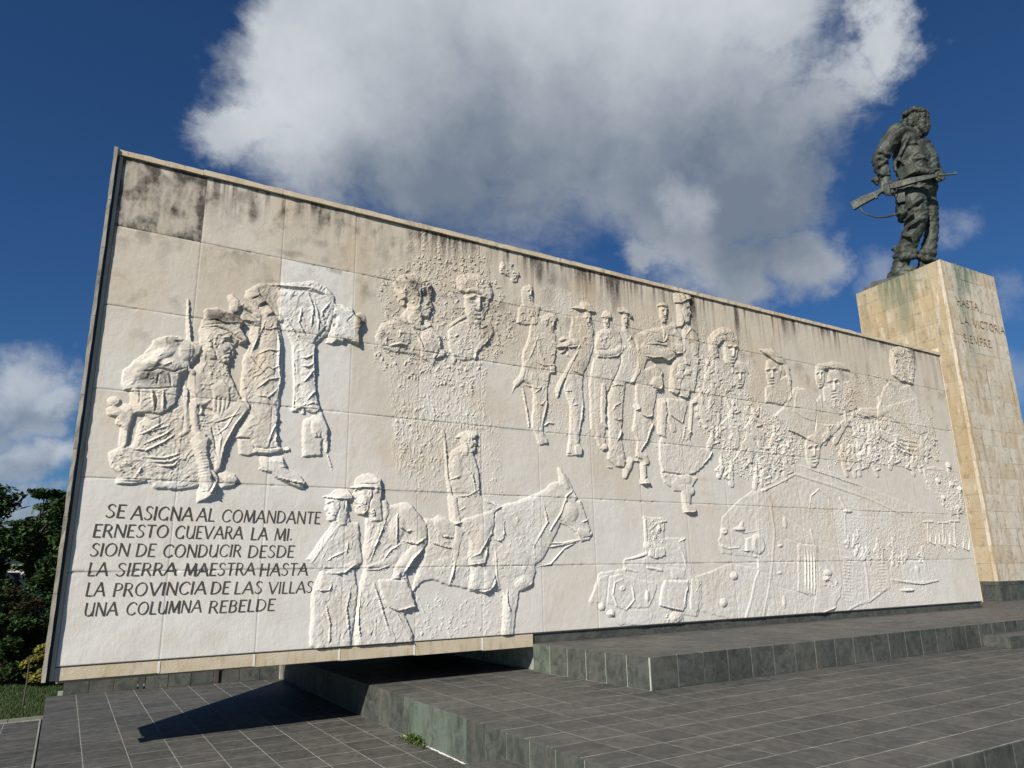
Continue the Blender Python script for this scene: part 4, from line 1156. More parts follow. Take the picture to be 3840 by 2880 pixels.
('C',2.66,[13796,1265,16,13722,1224,13,13823,1195,11]),
('C',1.97,[13389,1231,45,13254,1108,39]),
('C',2.21,[13383,1333,32,13380,1297,27]),
('C',2.52,[13460,1239,17,13524,1195,15,13396,1158,12]),
('C',2.13,[13406,1148,34,13321,1054,30]),
('C',2.45,[13406,1224,24,13405,1195,20]),
('C',2.25,[13463,1151,13,13512,1118,11,13412,1093,9]),
('C',1.92,[12721,1127,34,12630,1035,30]),
('C',2.67,[12721,1205,24,12721,1176,20]),
('C',2.23,[12676,1134,13,12615,1099,11,12692,1074,9]),
('C',2.6,[12627,1074,6,12826,1223,6]),
('C',2.29,[13333,1101,39,13380,988,35]),
('C',3.15,[13378,1184,28,13377,1155,23]),
('C',2.23,[13396,1104,15,13448,1064,13,13342,1036,10]),
('C',2.29,[14832,1066,49,14849,933,43]),
('C',2.41,[14877,1177,34,14872,1135,29]),
('C',2.73,[14752,1074,19,14656,1025,15,14783,991,13]),
('C',1.93,[12881,1070,42,12842,953,37]),
('C',3.09,[12896,1162,30,12894,1127,25]),
('C',2.33,[12949,1077,16,13004,1030,14,12889,1002,11]),
('C',2.6,[12764,1003,7,13017,1187,6]),
('C',1.95,[12956,1059,45,13017,930,40]),
('C',3.0,[13010,1159,32,13007,1119,27]),
('C',2.22,[12892,1066,17,12810,1020,14,12921,984,12]),
('C',2.6,[12832,985,8,13101,1184,7]),
('C',1.95,[14332,1046,46,14192,916,40]),
('C',2.54,[14325,1143,32,14322,1106,27]),
('C',2.41,[14260,1050,18,14176,1005,15,14286,971,12]),
('C',2.8,[14272,1166,12,14403,1158,12]),
('C',2.27,[13480,1042,43,13476,923,38]),
('C',3.07,[13510,1136,31,13507,1100,25]),
('C',2.26,[13413,1050,17,13334,1003,14,13438,974,12]),
('C',2.8,[13458,1155,12,13583,1151,12]),
('C',1.77,[12983,1016,44,13063,894,39]),
('C',2.34,[13041,1112,31,13039,1076,26]),
('C',2.57,[13051,1023,17,13112,976,14,12990,945,12]),
('C',2.6,[12858,946,8,13121,1141,6]),
('C',2.34,[14129,1002,40,14113,891,35]),
('C',2.82,[14153,1091,28,14151,1058,24]),
('C',2.5,[14065,1006,15,13989,966,13,14092,936,11]),
('C',2.21,[13802,989,44,13802,865,39]),
('C',2.76,[13833,1085,31,13830,1048,26]),
('C',2.27,[13867,993,17,13933,948,14,13803,916,12]),
('C',2.6,[13669,917,8,13943,1110,7]),
('C',2.02,[14838,941,39,14897,834,34]),
('C',2.44,[14890,1028,27,14888,997,23]),
('C',2.75,[14778,949,15,14705,908,12,14800,881,10]),
('C',2.04,[13911,937,36,13936,838,31]),
('C',2.3,[13950,1014,25,13949,985,21]),
('C',2.34,[13970,940,14,14018,903,11,13915,878,9]),
('F',1.1,70,0.05,3,405),
('N',0.9,0.03,0,406,[11851,1345,12805,1495,13890,1358,14933,1250,14835,907,13356,992,12489,1138]),
('end',),
('fig','relief_portrait','large bearded head with thick curls, right of the marching column'),
('P',1.6,32,0.8,189,[9377,4443,9089,4098,8843,3358,9048,3086,9666,3437,10500,3206,10343,2768,9584,2835,9292,3106,9452,3717,9828,4005,9801,4439]),
('F',0.8,70,0.07,3,91),
('S',1.3,31,[9811,3879,9760,3506,9924,3461]),
('S',1.2,31,[10060,3505,10299,3343,10500,3206]),
('C',2.6,[9476,3902,43,9674,3498,43]),
('C',2.6,[10025,3563,31,10388,3351,38]),
('P',2.31,37,2.52,211,[9698,4881,9639,4724,9614,4540,9621,4389,9679,4302,9791,4308,9885,4403,9957,4560,10009,4749,10009,4904,9862,4943]),
('E',-1.78,9772,4659,57,34,0),
('E',-1.78,9927,4669,58,34,0),
('G',1.26,31,[9718,4692,9800,4722,9857,4701,9923,4730,9997,4711]),
('G',1.78,34,[9857,4701,9845,4615,9836,4541]),
('E',1.05,9835,4535,42,31,0),
('G',-1.26,18,[9768,4506,9827,4498,9881,4513]),
('G',-1.37,15,[9740,4438,9808,4448,9873,4445]),
('G',0.73,21,[9750,4408,9799,4405,9852,4414]),
('G',-0.84,24,[9754,4378,9836,4383]),
('E',0.84,9786,4338,52,36,0),
('E',0.53,9773,4662,26,15,0),
('E',0.53,9927,4672,26,15,0),
('N',1.68,0.05,0,92,[9619,4510,9724,4486,9766,4439,9826,4491,9945,4529,9867,4311,9767,4186,9666,4182,9599,4298]),
('P',3.8,29,1.0,96,[9251,4767,9441,4955,9711,5063,9880,5026,9943,4842,9849,4795,9590,4788,9444,4640,9463,4455,9331,4405,9245,4548]),
('N',1.9,0.04,0,93,[9251,4767,9441,4955,9885,5059,9961,4812,9590,4788,9455,4391,9258,4488]),
('end',),
('fig','relief_portrait','small childlike face pressed below the large bearded head'),
('P',1.87,27,2.04,153,[9858,4362,9817,4246,9807,4114,9822,4007,9877,3948,9972,3959,10046,4034,10097,4150,10130,4287,10120,4397,9993,4415]),
('E',-1.44,9900,4204,48,25,0),
('E',-1.44,10030,4221,48,25,0),
('G',1.02,22,[9852,4224,9919,4251,9969,4239,10023,4264,10087,4254]),
('G',1.44,25,[9969,4239,9964,4177,9961,4124]),
('E',0.85,9960,4120,35,22,0),
('G',-1.02,13,[9906,4095,9957,4093,10001,4107]),
('G',-1.1,11,[9886,4045,9943,4056,9999,4059]),
('G',0.59,16,[9896,4024,9939,4025,9982,4035]),
('G',-0.68,18,[9902,4003,9971,4012]),
('E',0.68,9932,3976,43,27,0),
('E',0.42,9900,4206,22,11,0),
('E',0.42,10030,4223,22,11,0),
('P',2.8,19,0.6,51,[9740,4305,9978,4463,10148,4423,10211,4240,10089,4319,9867,4290,9766,4184]),
('end',),
('fig','relief_portrait','young face in a long tilted cap'),
('P',2.0,33,0.8,130,[10630,4036,10935,4201,11397,4390,11314,3919,11049,3761,10589,3777]),
('N',1.0,0.05,0,94,[10532,3993,11343,4086,11279,3720,10396,3694]),
('P',1.98,34,2.16,194,[10749,4568,10695,4421,10687,4255,10712,4122,10793,4052,10926,4072,11029,4170,11097,4319,11138,4493,11119,4630,10938,4645]),
('E',-1.53,10754,4364,67,31,0),
('E',-1.53,10937,4393,68,31,0),
('G',1.08,28,[10685,4386,10779,4423,10849,4413,10926,4447,11015,4439]),
('G',1.53,31,[10849,4413,10846,4335,10843,4268]),
('E',0.9,10843,4263,49,28,0),
('G',-1.08,17,[10767,4229,10838,4229,10901,4250]),
('G',-1.17,14,[10741,4165,10821,4182,10899,4189]),
('G',0.63,20,[10756,4140,10816,4143,10877,4158]),
('G',-0.72,22,[10765,4114,10862,4128]),
('E',0.72,10808,4082,60,34,0),
('E',0.45,10754,4367,30,14,0),
('E',0.45,10937,4396,31,14,0),
('E',2.6,11192,4463,108,115,0),
('P',3.8,20,0.6,67,[10582,4759,10943,4828,11208,4699,11371,4520,11325,4117,11248,4371,11185,4562,10995,4570,10819,4644]),
('S',1.6,31,[11185,4562,10995,4570,10819,4644,10603,4745]),
('S',1.4,31,[11372,4387,11368,4089,11314,3919]),
('end',),
('fig','relief_portrait','two heads close together bending over the open map'),
('P',1.8,31,0.8,140,[12323,4232,13234,4480,13333,3927,12746,3731,12320,3960]),
('N',1.6,0.04,0,95,[12348,4099,13275,4414,13245,3779,12559,3849]),
('P',1.76,30,1.92,169,[12198,4669,12153,4541,12137,4396,12145,4279,12194,4216,12284,4230,12359,4313,12413,4441,12451,4592,12447,4712,12329,4730]),
('E',-1.36,12213,4494,45,27,0),
('E',-1.36,12337,4515,45,27,0),
('G',0.96,25,[12168,4515,12233,4545,12279,4534,12332,4562,12392,4553]),
('G',1.36,27,[12279,4534,12272,4466,12266,4408]),
('E',0.8,12265,4403,33,25,0),
('G',-0.96,15,[12213,4375,12260,4373,12303,4390]),
('G',-1.04,12,[12191,4319,12246,4333,12298,4336]),
('G',0.56,17,[12200,4297,12240,4299,12282,4310]),
('G',-0.64,20,[12204,4274,12269,4284]),
('E',0.64,12231,4245,41,29,0),
('E',0.4,12213,4497,20,12,0),
('E',0.4,12337,4517,21,12,0),
('P',2.2,41,2.4,232,[12575,4595,12511,4420,12498,4223,12524,4067,12613,3986,12765,4012,12884,4130,12965,4308,13015,4515,12997,4678,12792,4691]),
('E',-1.7,12563,4351,75,37,0),
('E',-1.7,12771,4390,76,37,0),
('G',1.2,34,[12485,4376,12592,4422,12672,4411,12759,4454,12861,4446]),
('G',1.7,37,[12672,4411,12666,4318,12662,4240]),
('E',1.0,12661,4233,55,34,0),
('G',-1.2,20,[12574,4192,12655,4193,12726,4219]),
('G',-1.3,17,[12544,4115,12634,4138,12723,4147]),
('G',0.7,23,[12560,4086,12628,4091,12698,4110]),
('G',-0.8,27,[12569,4055,12679,4074]),
('E',0.8,12618,4019,68,40,0),
('E',0.5,12563,4355,34,17,0),
('E',0.5,12771,4394,35,17,0),
('N',1.6,0.05,0,96,[12508,4192,12654,4186,12716,4146,12793,4211,12953,4273,12870,4030,12747,3880,12609,3857,12504,3967]),
('P',3.4,18,0.5,57,[12193,4629,12367,4721,12765,4845,13143,4826,13283,4701,13006,4700,12570,4678,12393,4585]),
('S',1.4,29,[13221,4675,12731,4682,12239,4600]),
('N',1.3,0.04,0,97,[12998,4664,13324,4634,13211,4125,13042,4106]),
('end',),
('fig','relief_map','large open map with a pointed lower corner'),
('P',2.2,13,0,128,[10781,3543,11038,3696,11448,4131,11598,4148,12058,3932,12242,4087,12240,3817,12709,3558,12634,3451,11988,3053,11708,3145,11157,3293]),
('P',3.4,17,-0.6,101,[11492,4103,11750,4166,12058,3932,12006,3661,11929,3521,11589,3556,11317,3659,11413,3929]),
('P',3.2,10,0,134,[11973,3493,12702,3524,11988,3053,11821,3219]),
('S',1.6,31,[12729,3526,12004,3006,11522,3195,10843,3360]),
('G',-1,17,[12019,3728,11877,3256]),
('F',0.3,60,0.1,4,98),
('end',),
('fig','relief_portrait','half-hidden face looking out under the map corner'),
('P',1.87,37,2.04,210,[11614,3190,11559,3032,11551,2851,11577,2706,11659,2628,11797,2645,11903,2748,11973,2908,12016,3096,11997,3246,11810,3267]),
('E',-1.44,11695,2978,69,34,0),
('E',-1.44,11885,3005,70,34,0),
('G',1.02,31,[11624,3005,11721,3042,11794,3028,11873,3064,11966,3052]),
('G',1.44,34,[11794,3028,11790,2943,11787,2871]),
('E',0.85,11786,2865,50,31,0),
('G',-1.02,18,[11708,2831,11782,2828,11847,2849]),
('G',-1.1,15,[11681,2761,11763,2778,11845,2783]),
('G',0.59,21,[11696,2734,11758,2736,11822,2750]),
('G',-0.68,24,[11705,2705,11806,2718]),
('E',0.68,11750,2669,62,36,0),
('E',0.42,11695,2982,31,15,0),
('E',0.42,11885,3008,32,15,0),
('end',),
('fig','relief_arm','outstretched hand with spread fingers, low right of the map'),
('P',1.6,37,0.8,183,[14016,3924,14541,4122,15615,4385,15976,4040,16111,3597,15631,3078,15124,3082,14701,3339,14268,3519,13945,3633]),
('F',1.0,60,0.05,3,101),
('C',3.8,[14483,3430,33,14836,3385,33,15238,3380,26]),
('C',3.8,[14465,3357,33,14811,3294,33,15245,3289,26]),
('C',3.8,[14451,3303,33,14792,3221,33,15189,3202,26]),
('C',3.8,[14381,3262,32,14653,3157,33,15008,3110,26]),
('C',3.4,[13911,3490,79,14241,3411,108,14526,3362,102]),
('end',),
('fig','relief_soldier','figure with curly hair seen from behind at the far right'),
('P',2.0,35,1.0,193,[14677,4655,15020,4546,15435,4671,15615,4385,15638,4008,15795,3646,15377,3537,14799,3709,14464,3823,13998,3851,13513,3735,13309,3820,13448,3939,14034,3998,14388,4472]),
('F',1.1,80,0.06,3,102),
('P',4.2,36,1.0,160,[14857,5363,15217,5532,15747,5571,15702,5170,15502,4679,15061,4702,14780,4818,14764,5120]),
('N',2.2,0.05,0,103,[14877,5443,15816,5581,15535,4683,14740,4663]),
('C',3.2,[13489,3873,50,13998,3851,66,14521,4047,75]),
('S',1.4,33,[14455,3786,13972,3742,13415,3795]),
('end',),
('fig','relief_crowd','cluster of small climbing figures by the right edge'),
('P',1.2,22,0.5,110,[15361,2808,15841,2908,16473,2795,16819,2589,16751,1957,16171,1835,15984,2081,15537,2315]),
('E',3.0,16416,2941,116,76,0),
('C',2.4,[16393,2865,61,16383,2746,60]),
('E',3.0,16390,2532,104,67,0),
('C',2.4,[16369,2465,54,16362,2359,53]),
('E',3.0,15874,2581,95,63,0),
('C',2.4,[15855,2519,50,15851,2420,50]),
('E',3.0,16700,2434,100,64,0),
('C',2.4,[16679,2371,51,16674,2270,51]),
('E',3.0,15962,2224,84,55,0),
('C',2.4,[15945,2169,44,15945,2083,43]),
('E',3.0,16499,2023,104,66,0),
('C',2.4,[16478,1958,53,16471,1853,52]),
('S',1.4,23,[16534,2881,16270,2903]),
('N',1.4,0.04,0,104,[15436,2848,16843,2665,16739,1920,16049,1868]),
('end',),
('fig','relief_farmer','slim bearded man in a peaked cap with a slung rifle, beside the inscription'),
('P',2.0,15,1.2,114,[2641,1695,2800,1661,2867,1472,2968,1455,3044,1021,2949,911,2997,690,2925,49,2644,34,2459,80,2464,669,2544,917,2389,1045,2492,1208,2652,1450]),
('F',1.0,86,0.06,5,111),
('C',3.2,[2625,1208,74,2757,1283,86,2872,1359,75]),
('C',3.8,[2621,889,18,2754,914,44,2946,985,48]),
('S',1.8,22,[2947,966,2832,885,2679,870]),
('G',-1,7,[2581,944,2676,933]),
('G',-1,7,[2592,916,2678,897]),
('S',1.2,19,[2841,1134,2670,1061,2615,1025]),
('S',1,19,[2857,1246,2843,1097]),
('C',3.4,[2445,1026,14,2585,1245,22,2750,1451,23]),
('C',3.2,[2539,1026,9,2660,1282,15,2786,1509,15]),
('P',3.2,11,0.5,36,[2494,810,2683,788,2668,699,2576,666,2490,704]),
('S',1.4,16,[2685,752,2650,681,2500,695]),
('C',2.8,[2692,591,107,2743,306,99,2773,59,87]),
('C',2.8,[2860,693,80,2856,335,78,2867,71,70]),
('C',2.8,[2505,597,53,2538,316,70,2587,72,69]),
('S',1,22,[2917,728,2869,477,2922,120]),
('S',1,21,[2618,576,2686,308,2679,66]),
('P',4.0,16,1.4,95,[2816,1704,2801,1775,2734,1816,2642,1812,2585,1774,2572,1729,2581,1698,2576,1688,2587,1671,2552,1611,2569,1597,2587,1596,2577,1576,2591,1565,2583,1549,2600,1535,2594,1506,2618,1486,2667,1488,2699,1522,2722,1430,2827,1430,2814,1602]),
('E',-1.3,2611,1676,27,19,0),
('G',0.9,13,[2647,1708,2616,1711,2581,1698]),
('E',0.7,2652,1611,43,37,0),
('G',-0.8,8,[2588,1564,2621,1565,2634,1560]),
('G',-0.7,9,[2580,1601,2594,1612,2605,1600,2625,1584]),
('E',0.4,2605,1677,15,8,0),
('E',1.0,2709,1655,22,38,0),
('E',-0.8,2706,1654,11,22,0),
('G',-0.8,9,[2729,1695,2731,1625,2716,1592,2705,1529]),
('N',1.6,0.05,0,112,[2694,1622,2642,1592,2584,1573,2578,1517,2602,1463,2656,1425,2697,1465,2720,1561]),
('P',4.8,11,0.6,38,[2531,1767,2617,1789,2692,1859,2811,1864,2885,1779,2887,1731,2777,1737,2638,1755]),
('S',1.6,17,[2877,1731,2638,1748,2541,1758]),
('E',1.4,2819,1681,28,46,0),
('G',-1,10,[2796,1738,2783,1585]),
('end',),
('fig','relief_farmer','stout bearded man in a field cap with a shoulder bag, second from the inscription'),
('P',2.4,19,1.6,173,[3065,1553,3244,1773,3373,1678,3565,1724,3744,1528,3858,1290,3816,1132,3686,1093,3583,920,3673,671,3730,461,3594,391,3704,163,3728,6,3002,44,2973,294,2998,653,3069,891,3044,1021,3075,1285]),
('F',1.1,80,0.07,4,113),
('C',5.0,[3590,1604,119,3746,1408,131,3770,1270,118]),
('C',5.6,[3750,1171,86,3602,1016,89,3499,903,69]),
('C',4.4,[3107,946,22,3268,981,49,3432,1037,65]),
('S',2.6,31,[3816,1152,3688,1035,3563,844]),
('S',1.6,28,[3858,1290,3728,1211,3554,1249]),
('S',1.4,28,[3681,1368,3595,1367,3464,1444]),
('S',1.5,28,[3287,1754,3354,1599,3238,1286,3145,1020]),
('S',1.2,24,[3481,1622,3465,1405,3470,1210]),
('S',1.2,23,[3252,1518,3219,1248,3123,1058]),
('S',1.3,23,[3513,1210,3388,1133,3308,1019]),
('C',4.2,[3288,1715,43,3333,1598,43,3197,1286,38,3103,1058,30]),
('E',1.6,3465,1405,107,176,10),
('P',4.8,19,0.8,93,[3233,794,3397,810,3607,786,3673,652,3730,461,3510,432,3364,494,3278,645]),
('S',2,23,[3734,470,3510,423,3385,474]),
('S',1.2,15,[3607,805,3397,810]),
('S',1.6,22,[3511,395,3620,187,3728,15]),
('C',3.6,[3160,556,92,3330,275,91,3397,36,90]),
('C',3.6,[3534,302,63,3620,150,66,3665,19,62]),
('S',1.2,26,[3194,758,3282,534,3414,180]),
('S',1.2,22,[3038,652,3011,328,3058,111]),
('S',1.4,23,[3393,961,3230,907,3088,909]),
('E',4.0,3479,846,50,53,0),
('P',5.4,23,1.89,140,[3254,1886,3234,1992,3137,2051,3003,2044,2920,1987,2900,1920,2914,1875,2907,1861,2923,1835,2871,1747,2895,1727,2921,1725,2907,1696,2926,1680,2915,1656,2939,1636,2931,1594,2964,1565,3034,1568,3082,1618,3114,1484,3266,1484,3250,1736]),
('E',-1.76,2957,1843,40,27,0),
('G',1.22,18,[3010,1891,2965,1895,2914,1875]),
('E',0.94,3016,1749,62,55,0),
('G',-1.08,11,[2922,1679,2970,1680,2988,1673]),
('G',-0.94,14,[2912,1733,2932,1749,2947,1732,2976,1708]),
('E',0.54,2948,1845,22,11,0),
('E',1.35,3098,1813,31,55,0),
('E',-1.08,3094,1813,16,32,0),
('G',-1.08,14,[3128,1872,3129,1770,3107,1722,3090,1628]),
('N',2.16,0.05,0,114,[3076,1764,3001,1720,2916,1692,2907,1610,2942,1532,3018,1475,3078,1535,3112,1676]),
('N',2.0,0.05,0,115,[2997,1764,3098,1787,3194,1712,3187,1595,3108,1515,3023,1590]),
('P',6.2,14,0.8,58,[2861,1879,2930,1917,2946,2016,3069,2038,3184,2018,3209,1900,3158,1868,3033,1892,2932,1869]),
('S',1.8,20,[3199,1890,3033,1887,2871,1872]),
('E',1.4,3178,1869,29,43,0),
('G',-1.2,10,[2950,1928,3197,1939]),
('end',),
('fig','relief_mule','saddled mule with long ears walking right, under the rider'),
('P',2.0,18,1.6,221,[3855,1530,3903,1291,3861,1093,3735,822,3684,632,3822,762,3975,778,4154,716,4498,667,4953,635,5024,490,4970,191,4943,-5,5125,-17,5169,322,5225,606,5432,684,5502,872,5495,1086,5660,1259,5888,1527,6053,1484,6217,1374,6296,1262,6441,1285,6505,1377,6425,1513,6325,1811,6190,1991,6084,2173,5947,2305,5938,2073,5520,1897,4995,1725,4744,1633,4265,1497]),
('N',0.5,0.06,0,121,[3855,1490,5518,1830,5483,682,3822,782]),
('C',4.0,[5946,2282,23,5998,2168,51,6077,2033,46]),
('C',2.6,[6067,1802,160,6229,1624,137,6335,1443,100]),
('C',3.6,[6275,1397,68,6417,1376,64]),
('E',-1.6,6269,1855,64,32,-30),
('G',1.2,23,[6186,1922,6325,1811]),
('E',-1.6,6462,1399,23,27,0),
('G',-1,11,[6327,1307,6473,1331]),
('E',1.8,6117,1667,143,137,0),
('G',-1.0,13,[5890,1571,6054,1507,6192,1441]),
('G',1.1,16,[6072,1917,5949,1663,5775,1436,5659,1237]),
('G',1.1,14,[6310,1534,6428,1571]),
('G',1.0,16,[6190,1991,6043,1893,6039,1802]),
('G',1.0,14,[6177,1441,6298,1284]),
('G',1.0,15,[5659,1237,5986,1238,6241,1284]),
('G',1.0,15,[5473,1215,5765,1183,6097,1238,6269,1284]),
('G',0.9,13,[5017,1554,5243,1364,5473,1204,5494,1032,5659,1237]),
('G',0.8,11,[5516,914,5757,954,6011,1172,6239,1261]),
('C',3.0,[5902,1888,205,5669,1523,244,5447,1215,258]),
('C',3.2,[5308,875,147,5382,748,84]),
('C',3.2,[5073,488,93,5044,227,72,5027,9,67]),
('C',3.0,[3994,1092,178,3886,897,97]),
('S',1.2,36,[5677,1745,5723,1524,5499,1215]),
('S',1.3,29,[5051,632,5048,469,5095,345]),
('E',2.2,5304,708,154,104,0),
('E',1.2,5108,1003,281,230,0),
('E',1.0,4267,931,351,139,0),
('P',3.2,20,0.6,61,[3944,1532,4036,1352,4266,1313,4453,1356,4453,1439,4265,1497,4034,1575]),
('S',1.5,22,[4266,1289,4105,1312,3991,1412]),
('S',1.2,22,[4266,1151,4083,1191,3903,1251]),
('P',3.4,15,0.6,43,[4893,1658,5017,1554,5013,1319,4937,1245,4863,1276,4842,1508]),
('S',1.3,17,[5017,1511,5001,1298,4937,1255,4863,1276]),
('G',0.8,17,[4863,1213,4882,800,4928,635]),
('G',0.9,18,[4243,1293,4244,971]),
('G',0.9,14,[4382,1376,4267,1011,4199,715]),
('S',1,18,[4290,1010,4199,715]),
('end',),
('fig','relief_rider','rider in shirt sleeves upright on the mule with a rifle at his back'),
('P',2.8,19,1.2,106,[4168,2204,4215,2399,4358,2496,4529,2464,4626,2165,4648,1843,4746,1804,4970,1725,4868,1636,4841,1423,4740,1213,4714,1007,4689,925,4857,820,4856,698,4734,600,4475,648,4476,928,4452,989,4453,1294,4312,1498,4288,1788,4193,1994]),
('F',0.9,60,0.06,3,123),
('C',4.8,[4406,1750,105,4574,1629,114,4743,1485,97]),
('C',4.8,[4718,1463,92,4644,1254,95,4595,1089,86]),
('S',2,30,[4866,1445,4765,1213,4714,1007]),
('S',1.2,25,[4790,1338,4619,1089,4523,1049]),
('C',4.4,[4476,989,28,4690,1007,33]),
('S',1.7,18,[4714,976,4464,948]),
('C',4,[4570,866,61,4569,705,68]),
('C',4.6,[4712,823,61,4784,740,53,4711,661,60]),
('S',2.2,25,[4869,779,4807,639,4615,594]),
('S',1.6,18,[4616,644,4475,658]),
('C',4.4,[4310,2298,95,4311,2127,85]),
('C',4.6,[4287,2041,51,4406,1961,55,4551,1861,47]),
('S',1.6,21,[4335,2085,4193,2036]),
('P',3.8,11,0.6,34,[4623,1821,4870,1765,4995,1715,4843,1657,4696,1695]),
('G',-1,9,[4721,1760,4919,1712]),
('S',1.2,22,[4406,2261,4527,2117,4575,1926]),
('S',1.2,21,[4624,1928,4454,1836,4311,1831]),
('S',1.2,19,[4406,1687,4335,1644]),
('G',-1.1,11,[4552,2139,4576,2011]),
('C',3.8,[4107,2672,9,4132,2394,15,4157,2077,19,4229,1745,33]),
('P',4.2,10,0.5,33,[4171,1826,4288,1851,4312,1664,4347,1489,4265,1456,4207,1517]),
('S',1.6,17,[4354,1489,4242,1460]),
('G',0.8,12,[4243,1293,4221,1011]),
('P',2.2,10,0,82,[4265,1456,4453,1439,4359,1314,4290,970,4232,991]),
('P',4.2,14,1.47,85,[4367,2604,4376,2670,4433,2714,4515,2720,4567,2692,4581,2651,4573,2622,4578,2614,4569,2596,4603,2544,4588,2530,4572,2527,4581,2510,4570,2498,4577,2484,4562,2470,4569,2444,4548,2424,4505,2421,4474,2450,4458,2365,4366,2357,4371,2513]),
('E',-1.37,4547,2599,25,17,0),
('G',0.95,11,[4513,2625,4541,2631,4573,2622]),
('E',0.73,4513,2536,38,34,0),
('G',-0.84,7,[4572,2498,4542,2496,4531,2490]),
('G',-0.73,9,[4578,2533,4565,2541,4556,2530,4538,2513]),
('E',0.42,4552,2600,14,7,0),
('E',1.05,4461,2570,19,34,0),
('E',-0.84,4464,2570,9,20,0),
('G',-0.84,9,[4442,2604,4443,2541,4457,2513,4469,2456]),
('N',1.68,0.05,0,124,[4475,2541,4522,2519,4576,2507,4583,2455,4563,2404,4517,2364,4479,2399,4455,2484]),
('P',4.6,9,0.5,31,[4286,2610,4358,2671,4456,2712,4604,2713,4616,2659,4505,2639,4407,2598]),
('N',1.1,0.04,0,125,[4262,2598,4407,2675,4407,2521,4310,2558]),
('end',),
('fig','relief_tractor','boxy tracked machine carrying a seated gunner, lower centre right'),
('P',1.0,16,0.4,104,[6391,428,6586,820,7054,867,7062,977,7478,1030,7490,1633,7922,1613,7894,1318,8300,1321,8345,966,8491,788,8603,668,8556,264,8458,125,8178,166,8160,-1,6891,92,6689,233]),
('P',1.8,10,0,104,[6391,428,6601,766,6760,790,6682,391]),
('P',2.2,11,0,108,[6759,763,6940,800,7264,726,7673,633,7668,577,7492,306,7050,324,6699,391]),
('G',0.9,25,[7044,730,6860,680,6814,520,6873,358,7048,297,7204,426,7182,618,7044,730]),
('E',1.6,6998,595,51,38,0),
('E',-1,7005,595,18,16,0),
('P',3.0,11,0.5,56,[7834,685,8313,675,8230,277,8144,224,7684,326,7740,519]),
('S',1.4,22,[8184,222,7684,326]),
('S',1.2,23,[8351,645,8254,504,8190,278]),
('P',2.2,8,0,110,[7093,894,7310,836,7308,808,7053,853]),
('C',3.2,[7503,883,20,7789,839,23]),
('P',2.2,15,0.4,46,[8399,702,8561,669,8515,265,8417,127,8311,273]),
('S',1,20,[8600,639,8458,497]),
('E',2.0,6610,355,62,58,0),
('E',2.2,6768,256,77,53,0),
('S',1.2,16,[6846,213,6707,246]),
('E',2.0,8017,145,134,83,0),
('N',1.4,0.05,0,131,[7714,242,8181,194,8084,31,7778,101]),
('E',1.8,7468,472,45,82,0),
('P',1.6,16,0,106,[6905,303,7565,276,7506,34,6928,117]),
('G',0.8,14,[7929,855,8157,736]),
('P',2.0,17,0.4,46,[7971,883,8291,849,8235,705,7994,710]),
('C',2.8,[7531,1201,69,7719,1143,86,7835,1114,58]),
('C',2.6,[7502,1087,23,7289,1031,17,7082,999,11]),
('P',3.2,14,0.5,40,[7567,1172,7880,1172,7889,1056,7669,1015,7538,1058]),
('C',2.4,[7521,1315,34,7524,1576,26]),
('C',2.2,[7589,1431,20,7755,1536,23,7959,1584,15]),
('E',2.2,7789,1478,40,47,0),
('N',1.2,0.04,0,132,[7490,1633,7922,1613,7922,1201,7492,1201]),
('G',-0.8,11,[7683,1172,7651,1029]),
('G',0.7,18,[8168,1231,8272,1054,8312,849]),
('G',0.7,15,[8171,1261,8342,1321]),
('end',),
('fig','relief_locomotive','toppled locomotive nose with a round headlamp and bell'),
('P',0.9,25,0.3,186,[9119,1357,9204,1670,9659,1970,10122,2185,10450,2064,10468,1863,11576,1343,11577,1071,12127,523,11877,130,11210,-3,9471,-11,8549,206,8485,729,9286,927,9733,860,9963,825,9944,1014,9128,1081,9067,1295]),
('P',1.5,17,0,133,[10014,2114,10315,2159,10479,1931,10464,1532,10295,948,10258,569,9981,24,9473,4,9841,641,9963,825,10012,1461]),
('C',2.2,[10417,1862,27,10453,1466,30,10275,821,28,10152,509,28,9939,56,27]),
('C',2.2,[9958,794,28,9841,641,31,9703,339,30,9524,46,35]),
('C',1.8,[10136,2119,27,10060,1461,26,9968,857,25]),
('C',1.8,[11439,1478,27,11510,1004,30,11434,474,29,11210,-3,28]),
('E',3.4,9987,1230,183,172,0),
('E',-1.6,10014,1220,115,128,0),
('P',2.4,16,0.4,51,[9708,1330,9902,1363,9864,1109,9679,1125]),
('C',2.4,[9144,1203,31,9272,1157,12,9548,1179,12]),
('E',2.4,9219,1436,81,56,0),
('E',-1,9228,1436,36,25,0),
('P',2.6,13,0.5,32,[9430,1491,9572,1519,9681,1632,9689,1457,9471,1454]),
('E',2.4,9567,1481,140,32,0),
('G',0.9,13,[9471,1454,9721,1419,10161,1489]),
('G',-0.7,10,[9721,1419,10113,1488]),
('S',1.2,16,[9771,1116,9586,1126]),
('E',1.4,9923,1030,66,25,20),
('E',2.8,9349,728,90,67,0),
('E',2.4,9052,317,87,70,0),
('G',-1,10,[8552,772,8928,885,9377,932,9733,860,10189,743]),
('G',-0.9,11,[10258,569,10733,461,11326,330]),
('G',-0.9,11,[10492,1401,11132,1256,11549,1207]),
('G',-0.7,10,[8591,205,9086,81]),
('S',1.0,16,[11274,332,10932,440]),
('P',2.0,13,0,133,[11025,1239,11549,1207,11333,363,10881,441]),
('G',1.3,20,[11195,1139,11085,435]),
('G',1.3,20,[11276,1122,11164,413]),
('G',1.3,20,[11358,1105,11244,392]),
('G',1.3,20,[11440,1088,11323,370]),
('C',2.4,[11060,1206,27,10915,456,26]),
('E',1.6,10753,1603,62,100,0),
